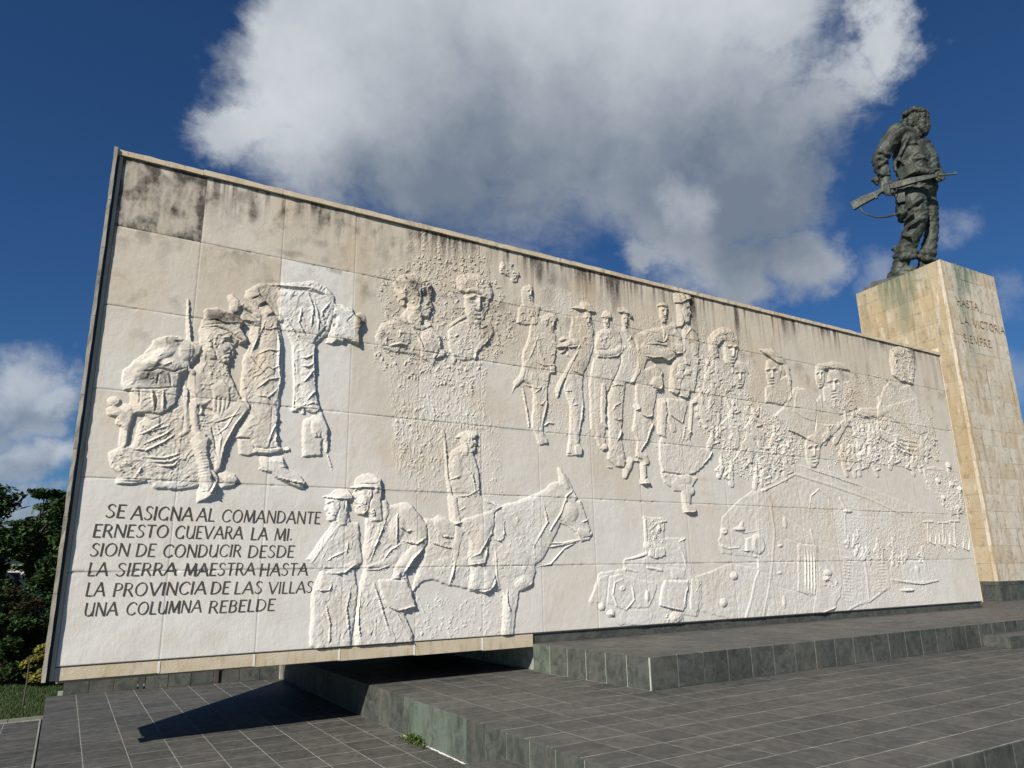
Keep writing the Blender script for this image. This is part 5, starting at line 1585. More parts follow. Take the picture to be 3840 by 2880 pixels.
('E',1.6,10503,279,49,106,0),
('E',1.6,10560,1205,70,26,0),
('E',1.4,10460,754,69,25,0),
('P',1.8,17,0,134,[11551,937,11687,801,12127,523,12029,324,11820,116,11213,13,11460,473]),
('S',1.4,20,[12148,488,11877,130,11213,13]),
('E',2.6,11755,733,121,54,0),
('E',2.4,11680,634,87,46,0),
('N',1.2,0.05,0,133,[11592,869,12086,591,11988,392,11513,472]),
('end',),
('fig','relief_wagon','long pitched-roof train wagon receding behind the locomotive'),
('P',0.7,20,0,134,[10216,2155,11228,2671,11334,2659,12329,2570,13363,2321,15266,1920,15853,1452,15323,902,13669,990,13277,921,11604,1207,11439,1478,10518,1865]),
('C',1.7,[10238,2140,20,10688,2277,21,11168,2480,25]),
('C',1.7,[11168,2480,25,12163,2325,26,13314,2112,23,14470,1803,19]),
('G',-0.8,13,[10257,2107,11188,2446]),
('G',-0.8,14,[11187,2439,12153,2277,13368,2077]),
('S',1,19,[13359,2302,12310,2478,11331,2641]),
('G',-0.7,11,[12724,2480,13354,2283]),
('G',0.8,17,[11457,1857,11558,2104,11805,2238,12057,2087,12070,1873]),
('G',-0.7,10,[11505,1823,11506,2120,11774,2219]),
('C',2.4,[12402,2081,29,12536,1886,36]),
('E',2.2,12587,1851,143,36,0),
('C',1.4,[12483,1777,29,12427,1384,25]),
('G',-0.6,10,[11391,1793,12054,1795]),
('G',-0.6,11,[12510,1770,13866,1770]),
('G',-1,12,[11569,1309,12224,1242,12716,1102,13413,974]),
('E',1.4,10785,1637,46,94,0),
('P',1.0,20,0,136,[11604,1207,12886,1066,13650,918,13586,415,12861,194,12138,53,11755,333,12127,523]),
('C',2.0,[12908,1031,43,12907,643,42,12869,228,27]),
('C',1.6,[12861,194,24,13462,419,25]),
('C',1.6,[12138,53,20,12624,185,20]),
('G',0.6,10,[12257,999,12510,970]),
('G',0.6,10,[12245,941,12497,911]),
('G',0.6,10,[12232,882,12484,852]),
('G',0.6,10,[12220,824,12471,793]),
('G',0.6,10,[12207,766,12458,734]),
('G',0.6,10,[12195,708,12445,676]),
('G',0.6,10,[12183,650,12432,618]),
('G',0.6,10,[12170,593,12419,560]),
('G',0.6,10,[12158,535,12407,502]),
('G',0.6,10,[12146,478,12394,445]),
('G',0.6,10,[12133,421,12381,387]),
('G',0.6,10,[12121,365,12368,330]),
('G',0.6,10,[12109,308,12356,273]),
('G',0.6,10,[12097,252,12343,216]),
('G',0.5,9,[13268,885,13582,896]),
('G',0.5,9,[13254,828,13567,839]),
('G',0.5,9,[13240,771,13553,781]),
('G',0.5,9,[13227,715,13538,724]),
('G',0.5,9,[13213,658,13524,667]),
('G',0.5,9,[13199,602,13510,610]),
('G',0.5,9,[13186,546,13496,553]),
('G',0.5,9,[13172,490,13481,496]),
('G',0.5,9,[13159,434,13467,440]),
('G',0.5,9,[13145,378,13453,384]),
('G',-0.8,9,[12656,839,12772,831]),
('G',-0.8,9,[12636,749,12752,740]),
('G',-0.8,9,[12616,659,12731,650]),
('G',-0.8,9,[12595,570,12710,560]),
('G',-0.8,9,[12575,481,12690,471]),
('G',-0.8,8,[12555,392,12669,382]),
('end',),
('fig','relief_truck','distant truck and signal masts near the right edge'),
('P',0.8,18,0,143,[13577,630,13777,916,14973,906,15285,539,14707,459,14177,472,13675,520]),
('C',1.6,[13658,574,21,14189,516,29,14648,490,29,15282,528,19]),
('S',1,19,[15277,513,14640,461,13685,556]),
('E',2,14148,364,261,36,0),
('S',1.2,18,[14407,349,14014,350]),
('E',1.4,14589,759,81,82,0),
('C',1.8,[15068,1698,20,15411,1704,20]),
('C',1.5,[15227,1662,32,15127,1270,31]),
('C',1.8,[15638,1688,20,15995,1695,20]),
('C',1.5,[15803,1651,32,15696,1252,32]),
('C',1.8,[16096,1729,20,16464,1736,21]),
('C',1.5,[16266,1691,33,16152,1285,32]),
('G',0.9,24,[15268,1509,15189,1289,15373,1236,15505,1488]),
('G',0.9,24,[15617,1473,15536,1252,15723,1197,15860,1452]),
('G',0.9,24,[16025,1477,15940,1253,16131,1197,16274,1456]),
('G',0.9,25,[16533,1401,16443,1173,16641,1117,16791,1378]),
('N',1.2,0.04,0,134,[11844,1310,12925,1496,13771,1395,13543,991,12489,1138]),
('N',0.8,0.04,0,135,[13043,2010,15231,1800,14878,1059,13687,1063]),
('end',)]
WORDS=[('SE', 0.294, 0.484, 1.475, 0.135), ('ASIGNA', 0.526, 1.131, 1.458, 0.141), ('AL', 1.157, 1.354, 1.454, 0.14), ('COMANDANTE', 1.412, 2.518, 1.448, 0.138), ('ERNESTO', 0.204, 0.905, 1.278, 0.13), ('GUEVARA', 0.958, 1.658, 1.269, 0.135), ('LA', 1.735, 1.928, 1.26, 0.136), ('MI.', 1.992, 2.206, 1.254, 0.134), ('SION', 0.2, 0.56, 1.09, 0.128), ('DE', 0.61, 0.801, 1.084, 0.132), ('CONDUCIR', 0.862, 1.655, 1.076, 0.132), ('DESDE', 1.718, 2.236, 1.066, 0.134), ('LA', 0.203, 0.387, 0.9, 0.13), ('SIERRA', 0.45, 1.021, 0.893, 0.129), ('MAESTRA', 1.082, 1.816, 0.882, 0.131), ('HASTA', 1.858, 2.401, 0.867, 0.136), ('LA', 0.208, 0.382, 0.706, 0.131), ('PROVINCIA', 0.445, 1.327, 0.695, 0.13), ('DE', 1.362, 1.565, 0.689, 0.13), ('LAS', 1.605, 1.907, 0.683, 0.129), ('VILLAS', 1.961, 2.469, 0.674, 0.126), ('UNA', 0.213, 0.514, 0.517, 0.127), ('COLUMNA', 0.579, 1.298, 0.511, 0.124), ('REBELDE', 1.358, 2.057, 0.495, 0.127)]
SKX=[-1.71732, 0.0035364, -0.000591186, -6.74918e-08, 2.08028e-08]; SKZ=[7.50729, -0.00143158, -0.00485245, 4.28516e-07, 1.51498e-07]
PLWORDS=[('HASTA', 0.445, 7.841, 0.212, 1.064), ('LA VICTORIA', 0.448, 7.293, 0.225, 2.275), ('SIEMPRE', 0.439, 6.759, 0.22, 1.383)]
# ------------------------------------------------------------------ THE RELIEF WALL
WALL=empty('relief_wall',(0,0,Z3)); tag(WALL,'long pale stone wall carved with soldiers, mule and train in relief','monument wall')
Wd,Ht,PW,PH=16.84,5.53,16.84/18,.9355
Z_BASE=.06
zj=[Z_BASE]+[PH*i for i in range(1,6)]+[Ht]
xj=[PW*i for i in range(19)]; xj[0]=.035; xj[18]=Wd-.012
def axis(joints,step):
    out=[]; J=[]
    for a,b in zip(joints[:-1],joints[1:]):
        h=step((a+b)/2); n=int(round((b-a-.012)/h))
        seg=np.linspace(a+.006,b-.006,n+1)
        out+=[a] if not out else [a]
        out+=list(seg)
    out.append(joints[-1]); return np.array(out)
XS=axis(xj,lambda x: .0084*(math.hypot(x,8.5)/8.5)**.72); ZS=axis(zj,lambda z: .0084*1.02)
NX,NZ=len(XS),len(ZS)
GX,GZ=np.meshgrid(XS,ZS)          # rows = z
print('grid',NX,NZ,NX*NZ)
_tab={}
def perlin(x,z,seed):
    if seed not in _tab:
        r=np.random.RandomState(seed); a=r.rand(256,256)*2*np.pi; _tab[seed]=(np.cos(a).astype(np.float32),np.sin(a).astype(np.float32))
    gx,gz=_tab[seed]
    xi=np.floor(x).astype(int); zi=np.floor(z).astype(int); xf=x-xi; zf=z-zi
    u=xf*xf*xf*(xf*(xf*6-15)+10); v=zf*zf*zf*(zf*(zf*6-15)+10)
    def g(i,j):
        a=(xi+i)&255; b=(zi+j)&255; return gx[a,b]*(xf-i)+gz[a,b]*(zf-j)
    return ((g(0,0)*(1-u)+g(1,0)*u)*(1-v)+(g(0,1)*(1-u)+g(1,1)*u)*v)*1.5
def fbm(x,z,seed,o=4,r=.55):
    s=0;a=1;f=1
    for k in range(o): s=s+a*perlin(x*f+k*17.3,z*f+k*9.1,seed+k); a*=r; f*=2.03
    return s
def sst(x): x=np.clip(x,0,1); return x*x*(3-2*x)
def window(x0,x1,z0,z1):
    i0=max(0,np.searchsorted(XS,x0)-1); i1=min(NX,np.searchsorted(XS,x1)+1); j0=max(0,np.searchsorted(ZS,z0)-1); j1=min(NZ,np.searchsorted(ZS,z1)+1)
    return slice(j0,j1),slice(i0,i1)
def segdist(X,Z,a,b):
    d=b-a; L=max(1e-9,float(d@d)); t=np.clip(((X-a[0])*d[0]+(Z-a[1])*d[1])/L,0,1)
    return np.hypot(X-a[0]-t*d[0],Z-a[1]-t*d[1]),t
def polysdf(X,Z,P):
    d=np.full(X.shape,1e9); ins=np.zeros(X.shape,bool); n=len(P)
    for i in range(n):
        a=P[i];b=P[(i+1)%n]; dd,_=segdist(X,Z,a,b); d=np.minimum(d,dd)
        c=(a[1]>Z)!=(b[1]>Z)
        with np.errstate(divide='ignore',invalid='ignore'): xx=(b[0]-a[0])*(Z-a[1])/(b[1]-a[1]+1e-12)+a[0]
        ins^= c&(X<xx)
    return np.where(ins,d,-d)
def arr(l): return np.array(l,float).reshape(-1,2)/1000
Hg=np.zeros(GX.shape); FID=np.zeros(GX.shape,int)-1; FIGS=[]
cm=.01; HS=.72; layer=None; fmask=None; box=None
warpx=fbm(GX*2.2,GZ*2.2,301,3)*.035; warpz=fbm(GX*2.2,GZ*2.2,331,3)*.035
fine=fbm(GX*16,GZ*16,361,2)*.0035; fine2=fbm(GX*16,GZ*16,371,2)*.0035
def grow(sl):
    global box
    if box is None: box=[sl[0].start,sl[0].stop,sl[1].start,sl[1].stop]
    else: box=[min(box[0],sl[0].start),max(box[1],sl[0].stop),min(box[2],sl[1].start),max(box[3],sl[1].stop)]
sunw=np.array([-TX,1.0]); sunw/=np.linalg.norm(sunw)    # towards the sun, seen in the wall plane
for op in RELIEF:
    k=op[0]
    if k=='fig': layer=np.zeros(GX.shape); det=np.zeros(GX.shape); box=None; FIGS.append([op[1],op[2]]); continue
    if k=='end':
        sl=(slice(box[0],box[1]),slice(box[2],box[3])); L=layer[sl]; B=Hg[sl]
        # modelling clay drawn thin towards the light: the sunward flanks ramp up, the far ones stay undercut
        hx=float(np.mean(np.diff(XS[sl[1]]))); Lm=L.copy()
        for q in range(1,15):
            sx=q; sz=int(round(q*hx*.8/(.0084*1.02))); S_=np.zeros_like(L); hh,ww=L.shape
            if sx<ww and sz<hh: S_[:hh-sz,sx:]=L[sz:,:ww-sx]
            Lm=np.minimum(Lm,S_+.0045+.27*math.hypot(q*hx,sz*.0084))
        L=np.maximum(Lm,np.minimum(L,.006)); L=np.where(L>.003,np.maximum(L+det[sl],.0032),L)
        X_=GX[sl];Z_=GZ[sl]; sd_=700+len(FIGS)*3
        g1=perlin(X_*26+warpx[sl]*40,Z_*20,sd_); ph=(X_*.8-Z_*.6)*15+perlin(X_*9,Z_*9,sd_+1)*1.6; s_=ph-np.floor(ph); s_=np.where(s_<.85,s_/.85,(1-s_)/.15)
        L=L+sst((L-.006)/.012)*(.0008*g1+.0026*(s_**2-.3)*np.clip(perlin(X_*7+4,Z_*7,sd_+2)*2.0+.05,0,1))
        edge=L>.0025
        win=edge&(L>B*.35)
        Hg[sl]=np.where(edge,np.maximum(np.maximum(L,B*.75),np.minimum(B,.018)*.75+L),B) 
        f=FID[sl]; f[win&(L>.004)]=len(FIGS)-1; FID[sl]=f; layer=None; continue
    tgt=(layer if k in 'PC' else det) if layer is not None else Hg
    base_=layer if layer is not None else Hg
    if k=='P':
        _,h,bev,dome,Dd,p=op; P=arr(p); bev*=.00055;Dd/=1000;dome*=.6
        sl=window(P[:,0].min()-.03,P[:,0].max()+.03,P[:,1].min()-.03,P[:,1].max()+.03); rg=2.6 if bev>.006 else .7
        X=GX[sl]+fine[sl]*rg+warpx[sl]*.12*rg;Z=GZ[sl]+fine2[sl]*rg+warpz[sl]*.12*rg
        d=polysdf(X,Z,P); v=HS*h*cm*sst(d/bev*.5+.5)*(d>-bev) + HS*dome*cm*np.sqrt(np.clip(d/Dd,0,1))
        if layer is not None: det[sl]*=np.where(v>tgt[sl]+.003,.15,1)
        tgt[sl]=np.maximum(tgt[sl],v); grow(sl)
    elif k=='C':
        _,h,l=op; Q=np.array(l,float).reshape(-1,3)/1000; r=Q[:,2].max()+.02
        sl=window(Q[:,0].min()-r,Q[:,0].max()+r,Q[:,1].min()-r,Q[:,1].max()+r); X=GX[sl]+fine[sl];Z=GZ[sl]+fine[sl]
        best=np.full(X.shape,-1.)
        for i in range(len(Q)-1):
            d,tt=segdist(X,Z,Q[i,:2],Q[i+1,:2]); rr=Q[i,2]*(1-tt)+Q[i+1,2]*tt; best=np.maximum(best,1-(d/rr)**2)
        v=np.where(best>0,HS*h*cm*(.42+.58*np.sqrt(np.clip(best,0,1))),0)
        if layer is not None: det[sl]*=np.where(v>tgt[sl]+.003,.15,1)
        tgt[sl]=np.maximum(tgt[sl],v); grow(sl)
    elif k=='E':
        _,h,x,z,rx,rz,an=op; h*=(1.3 if h<0 else 1.); x/=1000;z/=1000;rx/=1000;rz/=1000; rx=max(rx,.010); rz=max(rz,.010); R=max(rx,rz)
        sl=window(x-R,x+R,z-R,z+R); X=GX[sl]-x;Z=GZ[sl]-z; a=math.radians(an); u=(X*math.cos(a)-Z*math.sin(a))/rx; v=(X*math.sin(a)+Z*math.cos(a))/rz
        q=np.clip(1-u*u-v*v,0,1); add=h*cm*(np.sqrt(q)*.5+q*.5 if h>0 else q)
        if h>1.9:
            base_[sl]=base_[sl]+add*np.where(base_[sl]>.02,.55,1.)
        else: tgt[sl]=tgt[sl]+add
        grow(sl)
    elif k in 'GS':
        _,d_,w_,p=op; d_*=(1.5 if k=='S' else 1.5); P=arr(p); w_=max(w_/1000,.009); 
        sl=window(P[:,0].min()-w_*2.5,P[:,0].max()+w_*2.5,P[:,1].min()-w_*2.5,P[:,1].max()+w_*2.5); X=GX[sl]+warpx[sl]*.15+fine[sl];Z=GZ[sl]+warpz[sl]*.15+fine[sl]
        best=np.full(X.shape,1e9); sd=np.zeros(X.shape); tp=np.zeros(X.shape); n=len(P)-1
        for i in range(n):
            a,b=P[i],P[i+1]; d,tt=segdist(X,Z,a,b); e=b-a; nn=np.array([-e[1],e[0]]); nn=nn/(np.linalg.norm(nn)+1e-9)
            if nn@sunw<0: nn=-nn
            s_=(X-a[0])*nn[0]+(Z-a[1])*nn[1]; m_=d<best; best=np.where(m_,d,best); sd=np.where(m_,s_,sd); tp=np.where(m_,(i+tt)/n,tp)
        taper=np.clip(np.minimum(tp,1-tp)*5,.35,1)
        if k=='G':
            v=d_*cm*np.exp(-(best/(w_*.5))**2)*taper
            if d_>0 and layer is not None: layer[sl]=np.maximum(layer[sl],np.where(v>.003,.0042,0))
            if d_<0 and layer is not None: v=np.where(layer[sl]>.004,v,0)
            tgt[sl]=tgt[sl]+v
        else:
            q=np.clip(1-best/w_,0,1); up=(sd>0)*np.clip(sd/(.3*w_+1e-9),0,1)**.3
            v=d_*cm*q**1.3*np.where(sd>0,1,0)*taper - .35*d_*cm*np.clip(1-best/(w_*.6),0,1)*(sd<=0)*taper
            if layer is not None: v=np.where(layer[sl]>.004,v,0)
            tgt[sl]=tgt[sl]+v
        grow(sl)
    elif k=='F':
        _,amp,an,wl,st,seed=op; sl=(slice(box[0],box[1]),slice(box[2],box[3])); X=GX[sl]+warpx[sl];Z=GZ[sl]+warpz[sl]; a=math.radians(an)
        u=(X*math.cos(a)+Z*math.sin(a))/(wl*st); v=(-X*math.sin(a)+Z*math.cos(a))/wl
        # drapery: long warped saw-tooth creases whose sharp side turns away from the light
        nrm=np.array([-math.sin(a),math.cos(a)]); sg=-1 if nrm@sunw>0 else 1
        L=tgt[sl]; msk=sst((layer[sl]-.004)/.010); acc=0
        for q,(f,am) in enumerate(((1.,1.),(.55,.6),(.32,.38))):
            ph=sg*v/f*.62+perlin(u*1.1/f,v*.42/f,seed+q*7)*1.35+.35*perlin(u*3/f,v*1.2/f,seed+90+q)
            s_=ph-np.floor(ph); s_=np.where(s_<.86,s_/.86,(1-s_)/.14)
            md=np.clip(perlin(u*.9/f+3,v*.5/f,seed+200+q)*1.7+.42,0,1)
            acc=acc+am*(s_**1.5-.3)*md
        tgt[sl]=L+.55*amp*cm*acc*msk
    elif k=='N':
        _,amp,size,kind,seed,p=op; P=arr(p); sl=window(P[:,0].min()-.12,P[:,0].max()+.12,P[:,1].min()-.12,P[:,1].max()+.12); X=GX[sl];Z=GZ[sl]
        d=polysdf(X+warpx[sl]*1.5,Z+warpz[sl]*1.5,P); msk=sst(d/.10+.35)
        X=X+fbm(X*7,Z*7,seed+900,2)*.03; Z=Z+fbm(X*7+9,Z*7,seed+930,2)*.03
        if kind==0:
            n=perlin(X/size,Z/size,seed+100)+.45*perlin(X/size*2.3,Z/size*2.3,seed+140); n2=perlin(X/(size*3.2),Z/(size*3.2),seed+180)
            ph=(X*.8-Z*.6)/(size*2.0)+n*.9+n2*1.2; s_=ph-np.floor(ph); s_=np.where(s_<.85,s_/.85,(1-s_)/.15)
            md=np.clip(perlin(X/size*.8+7,Z/size*.8,seed+220)*2.4+n2*.9+.02,0,1)
            v=.28*np.clip(n*1.1+n2*.9,0,1)+1.6*s_**2.5*md
        else:
            n=perlin(X/size*1.2,Z/(size*7),seed+100); n2=perlin(X/size,Z/size,seed+150); n3=perlin(X/(size*4),Z/(size*5),seed+190)
            v=np.clip(1-np.abs(n)*3.2,0,1)*.5+np.clip(n2+n3*.8-.25,0,1)*1.1
        v=v*amp*cm*msk*(.75 if layer is not None else .72)
        if layer is not None: v=v*np.where(layer[sl]>.003,1,.0)
        tgt[sl]=tgt[sl]+v
# mild trowel unevenness everywhere, then the panel joints
Hg+=fbm(GX*1.6,GZ*1.6,401,3)*.0022+fbm(GX*11,GZ*11,431,3)*.0009*(1+2*(Hg>.004))
Hg+=np.abs(fbm(GX*20,GZ*20,451,2))*.0012*(Hg>.008)
for z in zj[1:-1]:
    wob=.0; d=np.abs(GZ-z); Hg-= (.007+.003*perlin(GX*3,GZ*0+z,77))*np.exp(-(d/.0055)**2)
for x in xj[1:-1]:
    d=np.abs(GX-x); Hg-=.0035*np.exp(-(d/.006)**2)
# chipped horizontal joints: irregular little breaks next to the seams
for z in zj[1:-1]:
    d=(z-GZ); Hg-= .006*np.clip(perlin(GX*9,GZ*9,88)*2-.5,0,1)*np.exp(-(d/.018)**2)
Hg[:, :1]=-.02; Hg[:, -1:]=-.03; Hg[-1:,:]=-.005; Hg[:1,:]=-.02
# tone / mould maps
ci=np.clip(np.searchsorted(np.array(xj),GX)-1,0,17); ri=np.clip(np.searchsorted(np.array(zj),GZ)-1,0,5)
rr=np.random.RandomState(5); pt=rr.rand(18,6)
tone=np.clip(.66-.15*(GZ-1.6)+.35*(pt[ci,ri]-.5),0,1); 
def setp(i,j,v):
    tone[(ci==i)&(ri==j)]=v
setp(2,4,1.0); setp(2,2,.85); setp(2,3,.9); setp(0,1,.9);setp(0,0,.95); setp(1,0,.95); setp(1,1,.95); setp(2,1,.95); setp(2,0,.9); setp(3,0,.85); setp(4,0,.9);setp(5,0,.95);setp(5,1,.85)
tone=np.clip(tone+fbm(GX*3,GZ*1.5,501,4)*.13,0,1)
top=Ht-GZ
st=fbm(GX*10,GZ*.55,521,4)+.6*fbm(GX*1.6,GZ*.8,541,3)
lowf=sst(fbm(GX*.75,GZ*.5,551,3)*1.6+.50)
mo=np.clip((st+.30)*1.2,0,1)*np.exp(-np.clip(top,0,9)/.26)*(.5+.7*lowf)
mo+=np.clip(fbm(GX*5,GZ*.5,523,4)*1.3-.06,0,1)*np.exp(-np.clip(top,0,9)/.8)*.8*lowf
def inpan(i,j): return (ci==i)&(ri==j)
bl=fbm(GX*3.1,GZ*2.6,561,4)
p0=inpan(0,5); ex=np.minimum(np.minimum(GX-xj[0],xj[1]-GX),np.minimum(Ht-GZ,GZ-zj[5])); 
bl0=fbm(GX*4.5,GZ*3.2,571,5)
mo=np.where(p0,np.clip(.16+.9*np.exp(-((np.clip(top,0,1))/.10)**2)*(.7+bl)+.62*sst((bl0+.35)/1.15)+.32*sst((fbm(GX*9,GZ*2.2,573,4)+.3)/1.1)+.55*np.exp(-(ex/.07)**2)*sst((bl+.45)/.6),0,1),mo)
for (x,z,rx,rz,s_) in ((.38,5.17,.05,.16,.9),(.52,5.08,.05,.20,.9),(.62,5.0,.05,.16,.8),(.16,5.12,.035,.05,.7),(.72,4.97,.05,.09,.7),(1.50,5.22,.07,.13,.95),(1.3,5.38,.05,.10,.6),(2.35,5.3,.04,.1,.5),(2.55,5.28,.06,.16,.6),(2.3,5.0,.08,.06,.35),(2.42,4.78,.06,.08,.3),(2.0,4.75,.2,.04,.4),(5.72,5.35,.10,.26,.9),(5.95,5.3,.14,.22,.75),(5.85,4.95,.12,.2,.5),(6.2,5.25,.12,.2,.45),(1.3,4.42,.14,.04,.35),(1.7,4.5,.2,.03,.3),(4.9,4.5,.1,.12,.35),(5.1,4.45,.2,.16,.35)):
    q=((GX-x+warpx*1.2)/rx)**2+((GZ-z+warpz*1.2)/rz)**2; mo=np.maximum(mo,s_*np.exp(-q**1.5)*(.75+.5*np.clip(bl,-.5,.5)))
mo+=np.where((ri==5)&(GX<3.8)&(ci>0),.55*sst((bl0+.2)/1.1)*np.exp(-((np.clip(top,0,1)-.1)/.5)**2),0)
mo=np.where(ri==5,mo,np.maximum(mo*.25,0))+np.where(ri==4,.5*sst((bl0+.05)/.7)*np.exp(-(zj[5]-GZ)/.22),0)
mo=np.maximum(mo,np.where(ri<5,np.clip(fbm(GX*2.2,GZ*2.2,581,4)-.45,0,1)*.6*sst((GZ-2.6)/1.5),0))
# grime that settles on ledges of the upper figures, and in their hollows
gz=np.gradient(Hg,axis=0)/np.maximum(np.gradient(GZ,axis=0),1e-4); led=np.clip(-gz-.15,0,1)*sst((GZ-2.9)/1.2)
def blur(a,n):
    for _ in range(n): a=(a+np.roll(a,1,0)+np.roll(a,-1,0)+np.roll(a,1,1)+np.roll(a,-1,1))/5
    return a
mo+=blur(led,3)*.55*(.5+.7*np.clip(bl+.3,0,1))
for i,(nm,lb) in enumerate(FIGS): pass
hat=[(1.23,3.83,.26,.13,.85),(.74,3.40,.26,.08,.5),(.66,3.02,.32,.14,.5),(1.66,4.12,.13,.14,.7),(2.90,4.0,.08,.13,.55),(3.68,4.64,.20,.17,.55),(3.92,4.56,.08,.20,.75),(4.62,4.60,.20,.05,.5),(4.95,4.4,.2,.2,.35),(8.98,5.0,.16,.14,.5),(7.45,4.78,.14,.07,.5),(1.85,4.42,.25,.05,.45),(1.2,2.9,.12,.12,.25),(10.4,4.75,.2,.06,.3),(14.4,4.6,.3,.1,.35)]
for x,z,rx,rz,s_ in hat: mo+= s_*np.exp(-(((GX-x)/rx)**2+((GZ-z)/rz)**2)**2)*sst((Hg-.008)/.01)*(.75+np.clip(bl,-.4,.6))
jl=np.zeros(GX.shape)
for z in zj[1:-1]: jl=np.maximum(jl,np.exp(-(np.abs(GZ-z+.004)/.013)**2)*np.clip(.45+perlin(GX*2,GZ*0+z*3,93)*1.2,.1,1))
for x in xj[1:-1]: jl=np.maximum(jl,np.exp(-(np.abs(GX-x)/.009)**2)*.35)
mo=np.clip(np.maximum(mo,jl*.45),0,1)
wm=np.clip(fbm(GX*1.3,GZ*1.1,601,4)*.7-.14,0,1)*sst((GZ+1)/4)+np.exp(-(((GX-6.65+warpx)/.16)**2+((GZ-5.2)/.28)**2))*.75+np.exp(-(((GX-6.35+warpx)/.08)**2+((GZ-5.2)/.2)**2))*.6
for x,z,rx,rz,s_ in ((.62,.28,.12,.08,.3),(1.02,.25,.12,.1,.3),(1.45,.2,.1,.08,.22),(8.9,2.28,.22,.03,.7),(8.85,2.05,.16,.03,.5),(2.9,4.4,.1,.4,.3)): wm+=s_*np.exp(-((GX-x)/rx)**2-((GZ-z)/rz)**2)
wm+=np.exp(-(np.abs(GX-(xj[0]))/.03)**2)*.6+np.exp(-(np.abs(GZ-zj[0])/.03)**2)*.25
wm=np.clip(wm,0,1)
# normals of the height field
dHx=np.gradient(Hg,axis=1)/np.gradient(GX,axis=1); dHz=gz
# surface y=-H : normal (-dHx? ) -> point (x,-H,z): n = (-dHx,-1,-dHz) with sign so that it leans off the slope
Nn=np.stack([-dHx,-np.ones_like(dHx),-dHz],-1); Nn/=np.linalg.norm(Nn,axis=-1,keepdims=True)
VX=np.stack([GX,-Hg,GZ],-1).reshape(-1,3); NN=Nn.reshape(-1,3)
idx=np.arange(NZ*NX).reshape(NZ,NX)
quads=np.stack([idx[:-1,:-1],idx[:-1,1:],idx[1:,1:],idx[1:,:-1]],-1).reshape(-1,4)
fF=FID[:-1,:-1]; fF=np.where((FID[:-1,:-1]==FID[1:,1:])|(FID[:-1,:-1]==FID[1:,:-1]),FID[:-1,:-1],-1).reshape(-1)
fc=((ci[:-1,:-1]+0)*6+ri[:-1,:-1]).reshape(-1)
xc=(XS[:-1]+XS[1:])/2; zc=(ZS[:-1]+ZS[1:])/2
cx=np.clip(np.searchsorted(np.array(xj),xc)-1,0,17); cz=np.clip(np.searchsorted(np.array(zj),zc)-1,0,5)
fc=(cx[None,:]*6+cz[:,None]).reshape(-1)
tonef,mof,wmf=tone.reshape(-1),mo.reshape(-1),wm.reshape(-1)
def submesh(name,sel,label=None):
    q=quads[sel]; u,inv=np.unique(q,return_inverse=True); inv=inv.reshape(-1)
    me=bpy.data.meshes.new(name); n=len(q)
    off=Vector((float(VX[u,0].mean()),0,float(VX[u,2].min())))
    me.vertices.add(len(u)); v=VX[u]-np.array([off.x,0,off.z]); me.vertices.foreach_set('co',v.astype(np.float32).ravel())
    me.loops.add(n*4); me.loops.foreach_set('vertex_index',inv.astype(np.int32))
    me.polygons.add(n); me.polygons.foreach_set('loop_start',np.arange(0,n*4,4,dtype=np.int32)); me.polygons.foreach_set('use_smooth',np.ones(n,bool))
    me.update(calc_edges=True)
    for an,src in (('tone',tonef),('mould',mof),('warm',wmf)):
        a=me.attributes.new(an,'FLOAT','POINT'); a.data.foreach_set('value',src[u].astype(np.float32))
    me.normals_split_custom_set_from_vertices(NN[u].astype(np.float32))
    o=link(name,me,mStone,WALL,(off.x,0,off.z-Z3))
    if label: o['label']=label
    return o
for c in range(108):
    s_=(fc==c)&(fF<0)
    if s_.any(): submesh('panel',s_)
for i,(nm,lb) in enumerate(FIGS):
    s_=fF==i
    if s_.any(): submesh(nm,s_,lb)
    else: print('NO FACES',nm,lb)
# coping, flange, beam and the unseen core; a wedge is added behind for its shadow
def wp(m,name,mt,smooth=False): return m.build(name,mt,WALL,smooth,loc=(0,0,-Z3))
rnd=random.Random(3)
x=-.05
while x<Wd:
    L=min(rnd.choice([.9355,.9355,.47]),Wd+.01-x)
    if Wd-x-L<.2: L=Wd+.01-x
    m=MB(); jy=rnd.uniform(-.003,.003); jz=rnd.uniform(-.004,.004)
    n=8; V=[];Fq=[]
    for i in range(n+1):
        xx=x+.0025+(L-.005)*i/n; e=lambda s_: rnd.uniform(-s_,s_)
        V+=[(xx,-.032+jy+e(.004),5.538+e(.003)),(xx,-.030+jy+e(.004),5.603+jz+e(.005)),(xx,.40,5.607+jz),(xx,.40,5.53)]
    for i in range(n):
        a=i*4
        for q in range(4): Fq.append((a+q,a+(q+1)%4,a+4+(q+1)%4,a+4+q)[::-1])
    Fq+=[(0,1,2,3),(n*4+3,n*4+2,n*4+1,n*4)]
    m.add(V,Fq); wp(m,'coping',mCoping); x+=L
z=-.064; 
while z<5.6:
    L=min(rnd.uniform(.55,.95),5.61-z); 
    if 5.61-z-L<.2: L=5.61-z
    m=MB(); n=7; V=[];Fq=[]
    for i in range(n+1):
        zz=z+.002+(L-.004)*i/n; e=lambda s_: rnd.uniform(-s_,s_)
        V+=[(-.062+e(.004),-.055+e(.004),zz),(-.028+e(.003),-.057+e(.003),zz),(-.026,.2,zz),(-.062,.2,zz)]
    for i in range(n):
        a=i*4
        for q in range(4): Fq.append((a+q,a+(q+1)%4,a+4+(q+1)%4,a+4+q))
    Fq+=[(3,2,1,0),(n*4,n*4+1,n*4+2,n*4+3)]
    m.add(V,Fq); wp(m,'edge_slab',mFlange); z+=L
m=MB(); m.box(-.024,.001,-.004,.15,-.058,5.53); wp(m,'joint_filler',mGasket)
